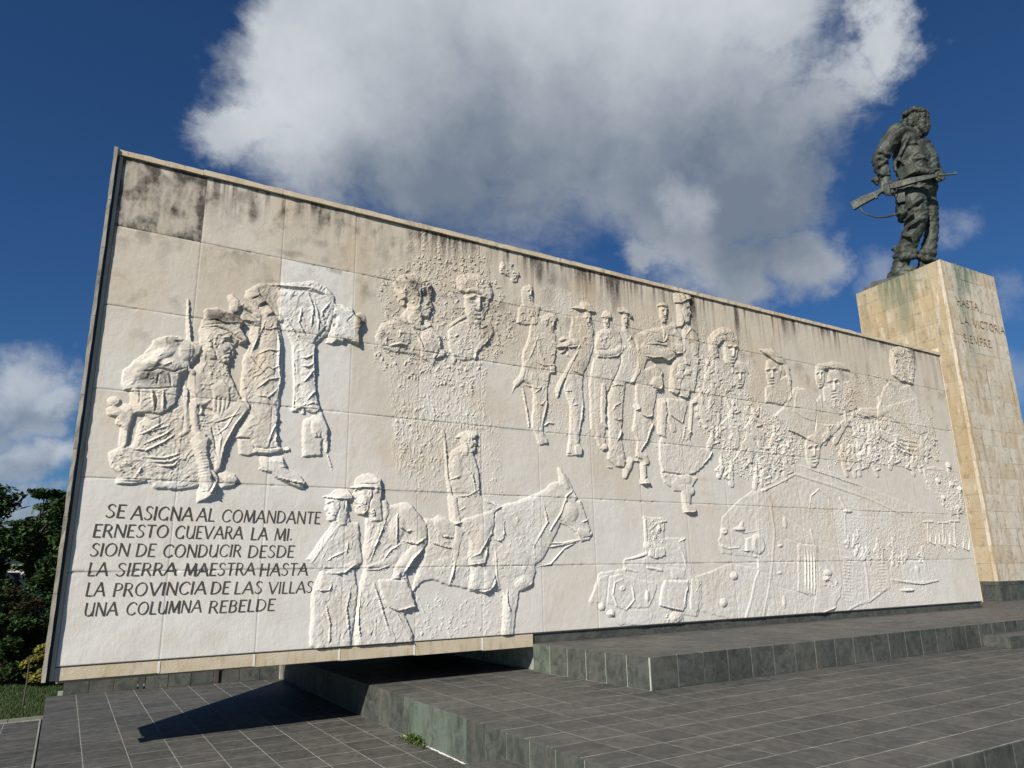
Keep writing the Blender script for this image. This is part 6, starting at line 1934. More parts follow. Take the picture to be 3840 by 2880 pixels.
m=MB(); m.box(.002,.036,-.002,.1,-.056,5.53); wp(m,'side_fillet',mCoping)
# beam below the panels where the wall flies over the plaza: short stones
x=.002; k=0
while x<5.44:
    L=min(.9355 if k else .93,5.445-x); m=MB(); m.box(x+.002,x+L-.003,.006,.3,-.062-.05*(x/5.4),.052,bev=0); wp(m,'beam_stone',mBeam); x+=L; k+=1
for x in (.94,1.87,2.81,3.74,4.68):
    m=MB(); m.box(x-.012,x+.008,.002,.05,-.056-.048*x/5.4,.05); wp(m,'limed_joint',mWhite)
m=MB(); m.box(.04,Wd-.02,.035,.42,.045,5.528); wp(m,'core',mConc)
m=MB(); m.box(5.455,Wd-.03,.03,.06,Z3+.002,.044); wp(m,'shadow_plinth',mRiser)
m=MB(); m.prism([(.06,.31),(5.44,.31),(5.44,4.4),(2.4,3.7),(.06,.87)],-.12,-.02); wp(m,'shadow_wedge',mConc)  # unseen wedge, added and shaped to cast the slanted shadow on the plaza
m=MB(); m.prism([(.09,.425),(5.43,.425),(5.43,4.35),(2.45,3.65),(.09,.85)],-.018,.6); wp(m,'shadow_wedge_body',mConc)  # upper mass of the same added shadow-casting wedge, out of view
m=MB(); 
for k in range(27): m.box(-.0,.022,-.012,.3,.21*k+.05,.21*k+.255); 
o=wp(m,'end_bead',mCoping); o.location=(Wd-.012,.0,-Z3)
# ------------------------------------------------------------------ inscription
GLY={
'A':(.86,[[(0,0),(.43,1)],[(.43,1),(.86,0)],[(.17,.36),(.70,.36)]],[.07,.13,.06]),
'B':(.62,[[(.08,0),(.08,1)],[(.08,.97),(.35,.97),(.48,.88),(.50,.75),(.45,.60),(.33,.54),(.08,.54)],[(.33,.54),(.50,.46),(.56,.28),(.50,.10),(.35,.03),(.08,.03)]],[.12,.08,.09]),
'C':(.80,[[(.78,.80),(.66,.94),(.46,.99),(.24,.90),(.09,.70),(.05,.48),(.10,.26),(.24,.09),(.45,.02),(.64,.07),(.78,.20)]],[.11]),
'D':(.80,[[(.08,0),(.08,1)],[(.08,.97),(.36,.96),(.60,.84),(.72,.62),(.73,.42),(.64,.20),(.42,.05),(.08,.03)]],[.12,.10]),
'E':(.56,[[(.08,0),(.08,1)],[(.08,.97),(.54,.97)],[(.08,.53),(.44,.53)],[(.08,.03),(.56,.03)]],[.12,.07,.06,.07]),
'G':(.84,[[(.78,.80),(.66,.94),(.46,.99),(.24,.90),(.09,.70),(.05,.48),(.10,.26),(.24,.09),(.45,.02),(.64,.05),(.74,.16)],[(.76,.0),(.76,.26)]],[.11,.08]),
'H':(.78,[[(.08,0),(.08,1)],[(.70,0),(.70,1)],[(.08,.52),(.70,.52)]],[.12,.12,.06]),
'I':(.18,[[(.09,0),(.09,1)]],[.12]),
'L':(.54,[[(.08,0),(.08,1)],[(.08,.03),(.54,.03)]],[.12,.07]),
'M':(.98,[[(.06,0),(.14,1)],[(.14,1),(.49,.10)],[(.49,.10),(.84,1)],[(.84,1),(.92,0)]],[.07,.13,.07,.13]),
'N':(.82,[[(.08,0),(.08,1)],[(.08,1),(.74,0)],[(.74,0),(.74,1)]],[.07,.13,.07]),
'O':(.90,[[(.45,.99),(.24,.92),(.09,.72),(.05,.5),(.09,.28),(.24,.08),(.45,.01),(.66,.08),(.81,.28),(.85,.5),(.81,.72),(.66,.92),(.45,.99)]],[.11]),
'P':(.58,[[(.08,0),(.08,1)],[(.08,.97),(.36,.97),(.50,.88),(.54,.72),(.48,.55),(.34,.47),(.08,.47)]],[.12,.09]),
'R':(.68,[[(.08,0),(.08,1)],[(.08,.97),(.36,.97),(.50,.88),(.54,.73),(.48,.58),(.34,.50),(.08,.50)],[(.32,.50),(.68,0)]],[.12,.09,.12]),
'S':(.60,[[(.54,.86),(.42,.97),(.28,.99),(.14,.92),(.09,.78),(.16,.63),(.34,.52),(.50,.40),(.55,.24),(.46,.08),(.30,.01),(.14,.04),(.04,.15)]],[.11]),
'T':(.66,[[(.33,0),(.33,1)],[(.0,.97),(.66,.97)]],[.12,.07]),
'U':(.78,[[(.08,1),(.08,.32),(.16,.10),(.36,.01),(.56,.08),(.68,.30)],[(.70,.0),(.70,1)]],[.11,.08]),
'V':(.84,[[(0,1),(.42,0)],[(.42,0),(.84,1)]],[.13,.07]),
'.':(.2,[[(.05,.10),(.15,.10)]],[.13])}
def glyph(ch,h,slant=.10,thick=.74,depth=.004):
    adv,st,wd=GLY[ch]; m=MB(); zoff=0
    for pl,w_ in zip(st,wd):
        w_=w_*thick; zoff+=.0004; P=[np.array(p) for p in pl]; n=len(P); Lf=[];Rt=[]
        for i in range(n):
            d=P[min(i+1,n-1)]-P[max(i-1,0)]; d=d/(np.linalg.norm(d)+1e-9); nn=np.array([-d[1],d[0]])
            fl=1.0 if 0<i<n-1 else 1.25
            curvew=(.62+.5*abs(d[1])) if n>3 else 1
            Lf.append(P[i]+nn*w_/2*fl*curvew); Rt.append(P[i]-nn*w_/2*fl*curvew)
        V=[]
        for q in Lf+Rt: V.append(((q[0]+slant*q[1])*h,-depth-zoff,q[1]*h))
        for q in Lf+Rt: V.append(((q[0]+slant*q[1])*h,0.004,q[1]*h))
        F=[]
        for i in range(n-1): F.append((i,n+i,n+i+1,i+1)); F+=[(2*n+i,i,i+1,2*n+i+1)[::1],(n+i,3*n+i,3*n+i+1,n+i+1)]
        F+=[(0,2*n,3*n,n),(n-1,2*n-1,4*n-1,3*n-1)]
        m.add(V,F)
        # serif flicks at the ends of straight strokes
        if n==2 and abs(P[1][1]-P[0][1])>.5:
            for e in (0,1):
                q=P[e]; s_=w_*.95; hh=.035; z0=q[1]-(0 if q[1]<.5 else hh); 
                zz=zoff+.0002
                VV=[((a+slant*b_)*h,-depth-zz,b_*h) for a,b_ in ((q[0]-s_,z0),(q[0]+s_,z0),(q[0]+s_,z0+hh),(q[0]-s_,z0+hh))]
                m.add(VV,[(0,1,2,3)]); zoff+=.0002
    return m,adv
gc={}
def surf_y(x,z):
    i=min(max(int(np.searchsorted(XS,x)),0),NX-1); j=min(max(int(np.searchsorted(ZS,z)),0),NZ-1); return -float(Hg[j,i])
INS=WALL
for wd_,x0,x1,z,h in WORDS:
    adv=[GLY[c][0] for c in wd_]; gap=.14; tot=sum(adv)+gap*(len(adv)-1)+.13; s_=(x1-x0)/(tot*h); x=x0
    for c in wd_:
        key=(c,round(s_,2),round(h,3))
        if key not in gc:
            m,a=glyph(c,h); me=mesh('letter',[(v[0]*s_,v[1],v[2]) for v in m.V],m.F); me.materials.append(mPaint); gc[key]=me
        y=-max(-surf_y(x+.02,z+.02),-surf_y(x+.06,z+h*.5),0.001)
        link('letter',gc[key],None,WALL,(x,y,z-Z3)); x+=(GLY[c][0]+gap)*h*s_
# ------------------------------------------------------------------ statue plinth
PB=Vector((20.0,1.13,0)); U=Vector((.9989,-.030,0)).normalized(); Vv=Vector((.118,.993,0)).normalized()
PL=empty('statue_plinth',(PB.x,PB.y,Z3)); tag(PL,'tall tan limestone plinth with green copper stains under the bronze statue','plinth')
WU,WV=2.76,2.82; ZB,ZT=.396,9.11
def ppt(u,v,z): q=PB+U*u+Vv*v; return Vector((q.x-PB.x,q.y-PB.y,z-Z3))
m=MB(); a=[ppt(.07,.07,0),ppt(WU-.07,.07,0),ppt(WU-.07,WV-.07,0),ppt(.07,WV-.07,0)]; m.prism([(q.x,q.y) for q in a],.3,ZT-.01-Z3); m.build('core',mBark,PL)
NC=20; hc=(ZT-ZB)/NC
def block(p,q,n,z0,z1,front,c0,c1,cp):
    """p,q lower corners seen from outside; n outward normal"""
    g_=.0028; d=(q-p).normalized(); p=p+d*g_*(0 if c0 else 1); q=q-d*g_*(0 if c1 else 1); z0+=g_*.6; z1-=g_*.6
    dd=.09; b=.012; j=n*random.uniform(-.004,.003)
    pts_=[]
    us=np.linspace(0,1,5); zs=np.linspace(0,1,4); V=[];F=[];A=[]
    L=(q-p).length
    for zi in zs:
        for ui in us:
            edge=(ui in(0,1)) or (zi in(0,1)); nse=random.uniform(-.003,.003)
            P=p+(q-p)*ui+Vector((0,0,z0+(z1-z0)*zi-p.z))+j+n*(nse*.7-(.004 if (edge and not((ui==0 and c0) or (ui==1 and c1))) else 0)); V.append(P)
    nu=5
    for r in range(3):
        for c in range(4): F.append((r*nu+c,r*nu+c+1,(r+1)*nu+c+1,(r+1)*nu+c))
    n0=len(V); ring=[0,4,19,15]
    for i in ring: V.append(V[i]-n*dd)
    F+=[tuple([0,1,2,3,4]+[n0+1,n0])[::-1],tuple([4,9,14,19]+[n0+2,n0+1])[::-1],tuple([19,18,17,16,15]+[n0+3,n0+2])[::-1],tuple([15,10,5,0]+[n0,n0+3])[::-1]]
    c_=sum(V,Vector())/len(V); me=mesh('stone_block',[v-c_ for v in V],F)
    a=me.attributes.new('front','FLOAT','POINT'); a.data.foreach_set('value',[front]*len(V))
    a=me.attributes.new('copper','FLOAT','POINT'); a.data.foreach_set('value',[cp(v) for v in V])
    return link('stone_block',me,mAsh,PL,c_)
def cpL(v):   # copper run-off on the left-hand face: along depth from the near corner
    s_=Vector((v.x,v.y,0)).dot(Vv); top=ZT-Z3-v.z; k=0
    for c,wd_,ln,a_ in ((1.0,.20,1.0,1.),(1.32,.22,1.9,1.),(1.75,.28,.95,1.),(.62,.18,.8,.5),(2.6,.10,1.4,.3)): k=max(k,a_*math.exp(-((s_-c)/wd_)**2)*max(0,1-top/ln)**.5)
    return min(1,k)
def cpF(v):
    s_=Vector((v.x,v.y,0)).dot(U); top=ZT-Z3-v.z; k=0
    for c,wd_,ln,a_ in ((.78,.20,3.2,1.),(1.15,.22,.9,1.),(1.5,.3,.35,.8)): k=max(k,a_*math.exp(-((s_-c)/wd_)**2)*max(0,1-top/ln)**.4)
    return min(1,k)
zero=lambda v:0
for r in range(NC):
    z0=ZB+r*hc-Z3; z1=z0+hc
    for side in range(4):
        A,Bc,n,Lw=[(ppt(0,0,0),ppt(WU,0,0),-Vv,WU),(ppt(0,WV,0),ppt(0,0,0),-U,WV),(ppt(WU,0,0),ppt(WU,WV,0),U,WV),(ppt(WU,WV,0),ppt(0,WV,0),Vv,WU)][side]
        n=Vector((n.x,n.y,0)); d=(Bc-A)/Lw
        dn=Vector((d.y,-d.x,0)).normalized()
        cuts=[0,.92,1.84,Lw] if r%2 else [0,.46,1.38,2.30,Lw]
        if side>=2: cuts=[0,Lw/2,Lw]
        for i in range(len(cuts)-1):
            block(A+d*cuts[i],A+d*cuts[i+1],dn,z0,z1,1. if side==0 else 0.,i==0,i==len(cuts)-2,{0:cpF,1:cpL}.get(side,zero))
m=MB(); a=[ppt(.02,.02,0),ppt(WU-.02,.02,0),ppt(WU-.02,WV-.02,0),ppt(.02,WV-.02,0)]; m.prism([(q.x,q.y) for q in a],ZT-Z3-.03,ZT-Z3+.004); m.build('top_slab',mConc,PL)
a=[ppt(-.03,-.03,0),ppt(WU+.03,-.03,0),ppt(WU+.03,WV+.03,0),ppt(-.03,WV+.03,0)]; m=MB(); m.prism([(q.x,q.y) for q in a],0,ZB-Z3-.002); m.build('base_bedding',mGrout,PL)
for r,(z0,z1) in enumerate(((Z3,.30),(.305,ZB-.004))):
    for sd in range(2):
        for i in range(7):
            M0,d0,L0=[(ppt(-.045,-.045,0),U,WU+.09),(ppt(-.045,WV+.045,0),-Vv,WV+.09)][sd]; tw=L0/7
            p=M0+d0*(tw*i+.004); n=-Vv if sd==0 else -U; q=p+d0*(tw-.008); m=MB()
            m.add([(p.x,p.y,z0-Z3+.003),(q.x,q.y,z0-Z3+.003),(q.x,q.y,z1-Z3),(p.x,p.y,z1-Z3)]+[((v.x-n.x*.03),(v.y-n.y*.03),zz) for v,zz in ((p,z0-Z3+.003),(q,z0-Z3+.003),(q,z1-Z3),(p,z1-Z3))],[(0,1,2,3),(4,7,6,5),(0,4,5,1),(1,5,6,2),(2,6,7,3),(3,7,4,0)]); m.build('base_tile',mRiser,PL)
# inscription on the plinth face parallel to the wall
for txt,u0,z,h,wd_ in PLWORDS:
    adv=[GLY[c][0] if c!=' ' else .5 for c in txt]; gap=.2; tot=sum(adv)+gap*(len(adv)-1); s_=wd_/(tot*h); u=u0
    for c in txt:
        if c!=' ':
            m,a_=glyph(c,h,0,.7,.012); 
            o=link('letter',mesh('letter',[(v[0]*s_,v[1],v[2]) for v in m.V],m.F),mEngr,PL,ppt(u,0,z)-Vv*.004); o.rotation_euler=(0,0,math.atan2(U.y,U.x))
        u+=((GLY[c][0] if c!=' ' else .5)+gap)*h*s_
# ------------------------------------------------------------------ bronze statue
SC=Vector((21.5,2.5,ZT)); ER=Vector((.455,-.890,0)); ED=Vector((.890,.455,0))
ST=empty('bronze_statue',SC); tag(ST,'dark bronze statue of a striding man in beret and fatigues holding a rifle','statue')
def L2(x,y,dep):   # sheet coordinates (cm-like drawing units) -> metres in the statue's own frame
    q=(1,x,y,x*y,y*y); return Vector((sum(a*b for a,b in zip(SKX,q)),dep,sum(a*b for a,b in zip(SKZ,q))))
def toW(v): return ER*v.x+ED*v.y+Vector((0,0,v.z))
RS=.90
def sculpt(name,chains,ridges=(),voxel=.035,smooth=2,folds=(.03,.16),mt=None,parent=None,seed=1):
    bm=bmesh.new()
    def ball(c,r,sx=1,sz=1):
        M=Matrix.Translation(c)@Matrix.Diagonal((r*sx,r,r*sz,1)); bmesh.ops.create_icosphere(bm,subdivisions=2,radius=1,matrix=M)
    for ch in chains+list(ridges):
        Q=[(toW(L2(x,y,d)),r*.0047*RS) for x,y,d,r in ch]
        if len(Q)==1: ball(*Q[0]); continue
        for (a,ra),(b_,rb) in zip(Q[:-1],Q[1:]):
            L=(b_-a).length; n=max(1,int(L/(min(ra,rb)*.30)))
            for i in range(n+1):
                f=i/n; ball(a.lerp(b_,f),ra*(1-f)+rb*f)
    me=bpy.data.meshes.new(name); bm.to_mesh(me); bm.free(); o=link(name,me,None)
    md=o.modifiers.new('r','REMESH'); md.mode='VOXEL'; md.voxel_size=voxel; md.use_smooth_shade=True
    ms=o.modifiers.new('s','SMOOTH'); ms.iterations=smooth; ms.factor=.6
    dg=bpy.context.evaluated_depsgraph_get(); me2=bpy.data.meshes.new_from_object(o.evaluated_get(dg)); bpy.data.objects.remove(o); 
    n=len(me2.vertices); co=np.zeros(n*3,np.float32); no=np.zeros(n*3,np.float32); me2.vertices.foreach_get('co',co); me2.vertices.foreach_get('normal',no); co=co.reshape(-1,3); no=no.reshape(-1,3)
    if folds:
        amp,wl=folds; a=co[:,0]*ER.x+co[:,1]*ER.y; dpt=co[:,0]*ED.x+co[:,1]*ED.y; z=co[:,2]
        wx=fbm(a*1.3+dpt,z*1.3,seed+700,2)*.25; u=(a*.75+dpt*.5+z*.35+wx)/(wl*2.3); v=(z-a*.45+wx*.6)/wl
        nn=perlin(u,v,seed)+.5*perlin(u*2,v*2.1+3,seed+1); h=(1-np.abs(nn)*1.8)-.4
        co=co+no*(amp*h)[:,None]
        h2=perlin(a*7+dpt*3,z*7,seed+9)*.006; co=co+no*h2[:,None]
    me2.vertices.foreach_set('co',co.astype(np.float32).ravel()); me2.update(); me2.name=name
    me2.materials.clear()
    for q in me2.polygons: q.use_smooth=True
    return link(name,me2,mt or mBronze,parent or ST)
body=[
 # torso
 [(655,330,.0,60),(640,420,.05,105),(680,520,.05,120),(690,610,.05,120),(700,700,.0,110)],
 [(600,340,-.25,62),(650,330,.0,66),(720,370,.30,60)],[(745,400,.2,70),(790,510,.2,75),(790,590,.15,72),(760,680,.1,85)],[(590,380,.0,70),(600,470,.05,75),(615,590,.05,72)],
 [(560,330,-.35,42),(640,400,-.2,70)],
 # near arm
 [(560,350,-.42,66),(510,430,-.52,66),(455,540,-.62,62),(430,580,-.62,56),(440,640,-.60,54),(465,705,-.60,46)],
 # far arm
 [(745,380,.45,58),(800,480,.60,58),(845,570,.55,50),(870,600,.35,40),(880,640,.1,34)],
 # pelvis, legs
 [(620,700,.0,78),(700,720,.05,95),(790,720,.1,72)],[(620,770,-.05,80),(700,780,.0,100)],
 [(640,790,-.15,86),(695,880,-.18,86),(712,980,-.2,76),(680,1080,-.15,70),(640,1180,-.1,68),(603,1265,-.05,62),(588,1330,-.05,50)],
 [(780,780,.30,66),(805,880,.32,58),(815,990,.32,48),(808,1100,.35,50),(785,1200,.35,58),(775,1270,.35,56)],
 [(620,800,.0,70),(600,930,-.05,50),(600,980,-.05,36)],
 ]
ridges=[
 [(560,1240,-.15,26),(610,1262,-.30,30),(690,1250,-.2,26)],[(545,1275,-.1,24),(600,1300,-.3,28),(680,1285,-.2,26)],[(530,1215,-.05,18),(600,1225,-.30,22)],
 [(740,1225,.15,24),(790,1240,.1,28),(840,1225,.3,22)],[(725,1265,.15,24),(780,1280,.1,28),(838,1270,.3,22)],
 [(640,630,-.35,10),(700,622,-.50,12),(800,640,-.3,10),(870,600,-.1,12)],[(560,545,-.35,10),(640,610,-.45,13),(720,640,-.5,12),(850,620,-.2,10)],
 [(395,560,-.75,12),(440,555,-.88,14),(500,565,-.8,12)],[(395,600,-.75,10),(440,598,-.86,12),(495,600,-.75,10)],[(400,660,-.7,10),(440,650,-.82,12),(500,655,-.7,10)],[(410,690,-.7,12),(460,715,-.8,14),(508,710,-.7,12)],
 [(640,1090,-.5,12),(700,1060,-.55,14),(760,1010,-.45,12)],[(620,1030,-.4,10),(690,1000,-.6,12)],[(650,940,-.5,10),(720,900,-.62,12),(770,850,-.5,10)],[(600,1140,-.4,12),(670,1160,-.5,12)],
 [(640,340,-.35,10),(650,400,-.50,12),(600,500,-.45,12),(560,560,-.35,12)],[(745,380,-.1,12),(770,470,-.15,12),(800,560,-.1,10)],[(540,560,-.30,14),(550,640,-.35,14)],[(690,560,-.45,10),(760,540,-.4,12),(800,550,-.3,8)],
 [(655,440,-.42,8),(720,430,-.42,8)],[(390,740,-.6,24),(405,760,-.55,18)],
]
b_=sculpt('body',body,ridges,.030,2,(.030,.21),seed=801); b_['label']='bronze fatigues with heavy creases over one continuous striding figure'
sculpt('head',[[(690,300,.0,42),(700,250,.0,52)],[(705,235,.0,66),(725,200,.0,64),(735,185,.0,58)],[(770,215,.0,34),(778,255,.0,32),(765,285,.0,34)],[(785,225,-.01,13),(800,238,-.01,10)],[(775,188,.0,24),(790,192,-.08,12)],[(770,262,-.05,18),(786,262,-.02,12)],[(750,240,-.14,28)],[(745,280,-.12,30),(765,300,-.05,30),(770,312,.0,22)],[(700,330,0,46),(690,300,0,44)]],(),.020,1,(.016,.07),seed=811)
sculpt('hair',[[(614,235,.05,26),(604,262,.05,20)],[(648,198,.05,50),(630,235,.05,42),(605,255,.0,24),(575,275,.0,12)],[(690,190,-.15,34),(670,230,-.22,36),(660,262,-.20,28)],[(720,200,-.20,22),(705,235,-.22,22),(700,262,-.18,16)],[(656,178,.12,50),(645,228,.15,40)]],(),.022,1,(.022,.07),seed=821)
sculpt('beret',[[(600,205,.05,22),(630,165,.05,32),(680,145,.0,40),(740,145,.0,34),(780,152,.0,20)],[(620,180,-.15,24),(690,158,-.25,26),(750,160,-.18,22),(782,165,-.04,14)],[(640,160,.25,34),(720,150,.25,32)],[(690,128,0,20),(740,130,0,18)]],(),.020,2,(.014,.09),seed=831)
sculpt('hand',[[(470,730,-.60,40),(480,780,-.62,42),(500,820,-.60,38)],[(455,775,-.72,14),(450,825,-.76,13),(462,850,-.74,11)],[(480,800,-.80,14),(478,850,-.82,12),(490,868,-.8,11)],[(505,805,-.80,13),(508,855,-.80,12),(515,872,-.78,10)],[(528,800,-.74,13),(535,850,-.74,11),(538,866,-.7,9)],[(520,770,-.70,15),(545,790,-.66,13),(556,812,-.62,11)]],(),.018,1,None,seed=841)
sculpt('hand',[[(880,640,.05,30),(870,665,-.05,30)],[(835,668,-.15,11),(850,690,-.18,10),(875,700,-.15,9)],[(850,655,-.18,11),(875,680,-.2,10),(900,688,-.16,9)],[(880,640,-.12,12),(905,655,-.14,10),(912,676,-.12,9)],[(860,640,-.16,12),(830,655,-.18,11),(822,672,-.16,9)]],(),.018,1,None,seed=851)
for nm,ch in (('boot',[[(585,1320,-.05,58),(575,1370,-.05,56),(560,1400,-.05,56)],[(515,1420,-.02,34),(560,1440,-.05,44),(640,1400,-.12,46),(670,1385,-.15,32)],[(505,1440,0,30),(560,1500,0,50),(640,1440,-.1,44)]]),('boot',[[(775,1270,.35,52),(760,1330,.35,50)],[(720,1360,.35,42),(790,1330,.30,44),(830,1315,.28,34)],[(740,1400,.3,46),(800,1390,.3,40)]])):
    sculpt(nm,ch,(),.026,2,(.02,.10),seed=861)
# rifle, sling and kit
def sh(x,y,d): return toW(L2(x,y,d))
def plank(m,pts_,th):   # tapered bar with rectangular section: (x,y,dep,half height)
    ring=[]
    for i,(x,y,d,hh) in enumerate(pts_):
        a=pts_[max(i-1,0)];c=pts_[min(i+1,len(pts_)-1)]; dx,dy=c[0]-a[0],c[1]-a[1]; l=math.hypot(dx,dy); nx,ny=-dy/l,dx/l
        for sx,sy in ((1,-1),(1,1),(-1,1),(-1,-1)): ring.append(sh(x+nx*hh*sx,y+ny*hh*sx,d+sy*th))
    n=len(pts_); F=[]
    for i in range(n-1):
        for k in range(4): F.append((i*4+k,i*4+(k+1)%4,i*4+4+(k+1)%4,i*4+4+k))
    F+=[(3,2,1,0),(n*4-4,n*4-3,n*4-2,n*4-1)]; m.add(ring,F)
RF=None
m=MB(); plank(m,[(214,952,-.72,30),(300,908,-.74,28),(400,868,-.76,21),(440,842,-.77,13),(480,822,-.77,15),(545,802,-.77,17)],.06); RF=m.build('rifle_stock',mBronze,ST)
m=MB(); plank(m,[(540,804,-.77,20),(600,786,-.77,22),(700,756,-.74,20)],.06); m.build('rifle_receiver',mBronze,ST)
m=MB(); plank(m,[(695,757,-.74,19),(780,732,-.68,16),(860,708,-.6,11)],.05); m.build('rifle_handguard',mBronze,ST)
m=MB(); m.tube([sh(855,706,-.6),sh(1005,680,-.5)],[.034,.03],8); m.tube([sh(995,675,-.5),sh(993,662,-.5)],[.018,.012],6); m.build('rifle_barrel',mBronze,ST)
m=MB(); m.tube([sh(500,825,-.8),sh(520,858,-.8),sh(560,848,-.8),sh(575,808,-.8)],[.015]*4,6); plank(m,[(400,895,-.77,10),(415,880,-.77,10)],.05); m.build('trigger_guard',mBronze,ST)
m=MB(); pp=[sh(x,y,d) for x,y,d in ((270,945,-.72),(290,985,-.74),(340,1015,-.7),(420,1030,-.66),(490,1018,-.6),(540,995,-.5),(590,965,-.4))]; m.tube(pp,[.028,.024,.022,.024,.03,.03,.03],6); m.build('rifle_sling',mBronze,ST,True)
sculpt('belt',[[(560,745,-.32,26),(640,690,-.55,30),(720,668,-.62,30),(820,665,-.42,26)],[(565,770,-.3,20),(640,720,-.52,22)],[(600,690,-.42,14),(700,650,-.58,14),(800,650,-.4,12)]],(),.026,1,(.02,.08),seed=871)
m=MB(); plank(m,[(575,700,-.50,42),(640,675,-.62,40),(700,655,-.68,36)],.09); m.build('pouch',mBronze,ST)
m=MB(); plank(m,[(585,810,-.52,34),(590,860,-.52,36),(600,905,-.50,28)],.11); m.build('holster',mBronze,ST)
sculpt('holster_flap',[[(600,880,-.35,44),(610,950,-.30,48),(600,975,-.25,34)]],(),.03,1,(.02,.1),seed=881)
m=MB(); c=[(-1.72,-.15),(1.25,-.95),(1.25,.95),(-1.72,1.1)]; 
P8=[toW(Vector((x,y,z))) for z in (.006,.24) for x,y in ((-1.35,-.55),(.95,-.75),(1.1,.85),(-1.25,.95))]
m.add(P8,[(3,2,1,0),(4,5,6,7),(0,1,5,4),(1,2,6,5),(2,3,7,6),(3,0,4,7)]); 
P8=[toW(Vector((x,y,z))) for z in (.20,.42) for x,y in ((-1.62,.35),(-1.05,.30),(-1.05,.95),(-1.62,.95))]
m.add(P8,[(3,2,1,0),(4,5,6,7),(0,1,5,4),(1,2,6,5),(2,3,7,6),(3,0,4,7)]); m.build('base_plate',mBronze,ST)
# ------------------------------------------------------------------ greenery at the left
def leaves(m,c,rad,n,size,flat=1.0,seed=0,droop=0):
    r=random.Random(seed)
    for _ in range(n):
        while True:
            v=Vector((r.uniform(-1,1),r.uniform(-1,1),r.uniform(-1,1)))
            if .25<v.length<1: break
        p=Vector(c)+Vector((v.x*rad[0],v.y*rad[1],v.z*rad[2])); s_=size*r.uniform(.6,1.4)
        a=Vector((r.uniform(-1,1),r.uniform(-1,1),r.uniform(-.5,.5)-droop)).normalized(); b_=a.cross(Vector((r.uniform(-.4,.4),r.uniform(-.4,.4),1))).normalized()*.42
        i=len(m.V); m.V+=[tuple(p-a*s_),tuple(p+b_*s_),tuple(p+a*s_),tuple(p-b_*s_+Vector((0,0,s_*.1)))]; m.F.append((i,i+1,i+2,i+3))
ZG=Z0-.045
def tree(name,label,cat,x,y,h,cr,n,size,mt,seed,tr=.12,flat=False,group=None,low=.35):
    r=random.Random(seed); t0=empty(name,(x,y,ZG)); tag(t0,label,cat,group)
    m=MB(); m.tube([(0,0,-.1),(r.uniform(-.1,.1)*h*.3,0,h*.3),(r.uniform(-.1,.1)*h*.5,.1,h*.6),(0,0,h*.92)],[tr,tr*.8,tr*.55,tr*.2],8)
    L=MB(); br=[]
    k=26 if flat else 22
    for i in range(k):
        zz=h*r.uniform(low,.98); an=r.uniform(0,2*math.pi); f=math.sin(math.pi*min(1,max(.15,(zz/h-low+.12)/(1.1-low))))**.6; rr=cr*f*r.uniform(.45,1.0)
        e=Vector((math.cos(an)*rr,math.sin(an)*rr,zz+ (r.uniform(.0,.12)*h if not flat else r.uniform(-.02,.05)*h)))
        m.tube([(0,0,zz*.8),tuple(e*.5+Vector((0,0,zz*.42))),tuple(e)],[tr*.3,tr*.16,tr*.04],5); br.append(e)
    for i,e in enumerate(br):
        if flat: 
            leaves(L,e,(cr*.38,cr*.38,h*.022),n//k,size,seed=seed*77+i,droop=.1); leaves(L,e*.6+Vector((0,0,e.z*.38)),(cr*.32,cr*.32,h*.02),n//(2*k),size,seed=seed*99+i)
        else:
            leaves(L,e,(cr*.30,cr*.30,h*.10),n//k,size,seed=seed*77+i); leaves(L,e*.55+Vector((0,0,e.z*.42)),(cr*.28,cr*.28,h*.09),n//(2*k),size,seed=seed*99+i)
    m.build('trunk',mBark,t0,True); L.build('crown',mt,t0)
    return t0
tree('leafy_tree','tall dense dark tree cut by the left picture edge','tree',-3.05,17.0,4.35,1.75,9000,.11,mLeafD,3,group='trees beyond the plaza')
tree('feathery_tree','feathery layered tree just left of the wall edge','tree',-.95,20.5,4.6,1.55,9000,.085,mLeafM,5,flat=True,group='trees beyond the plaza',low=.45)
tree('leafy_tree','rounded dark tree filling the gap behind the feathery one','tree',.4,27,4.9,2.6,7000,.15,mLeafD,8,group='trees beyond the plaza')
tree('leafy_tree','low dark tree standing in front of the white house','tree',-1.9,13.5,2.35,1.25,7000,.08,mLeafD,9,low=.1,group='trees beyond the plaza')
tree('leafy_tree','bushy tree farthest back behind the white house','tree',-5.5,32,6.2,3.2,6000,.2,mLeafD,11,group='trees beyond the plaza')
tree('flowering_shrub','dark shrub with sparse reddish leaves under the trees','shrub',-1.1,11.0,1.65,.75,5000,.055,mLeafR,12,low=.05,tr=.04)
tree('leafy_shrub','dark green shrub beside the left edge of the wall','shrub',-.35,12.3,2.1,.8,6000,.06,mLeafD,13,low=.05,tr=.04)
tree('leafy_shrub','yellow green shrub low beside the parapet','shrub',-.12,7.6,.62,.42,4500,.032,mLeafY,14,low=.05,tr=.02)
tree('leafy_shrub','dark low shrub at the left picture edge','shrub',-1.2,8.6,.95,.55,5000,.045,mLeafD,15,low=.05,tr=.03)
tree('leafy_tree','dark tree directly behind the left edge of the wall','tree',.1,16.5,4.0,1.3,8000,.09,mLeafD,31,low=.15,group='trees beyond the plaza')
tree('leafy_shrub','dense dark shrub between the stake and the wall','shrub',-.75,8.2,1.25,.7,7000,.045,mLeafD,32,low=.03,tr=.03)
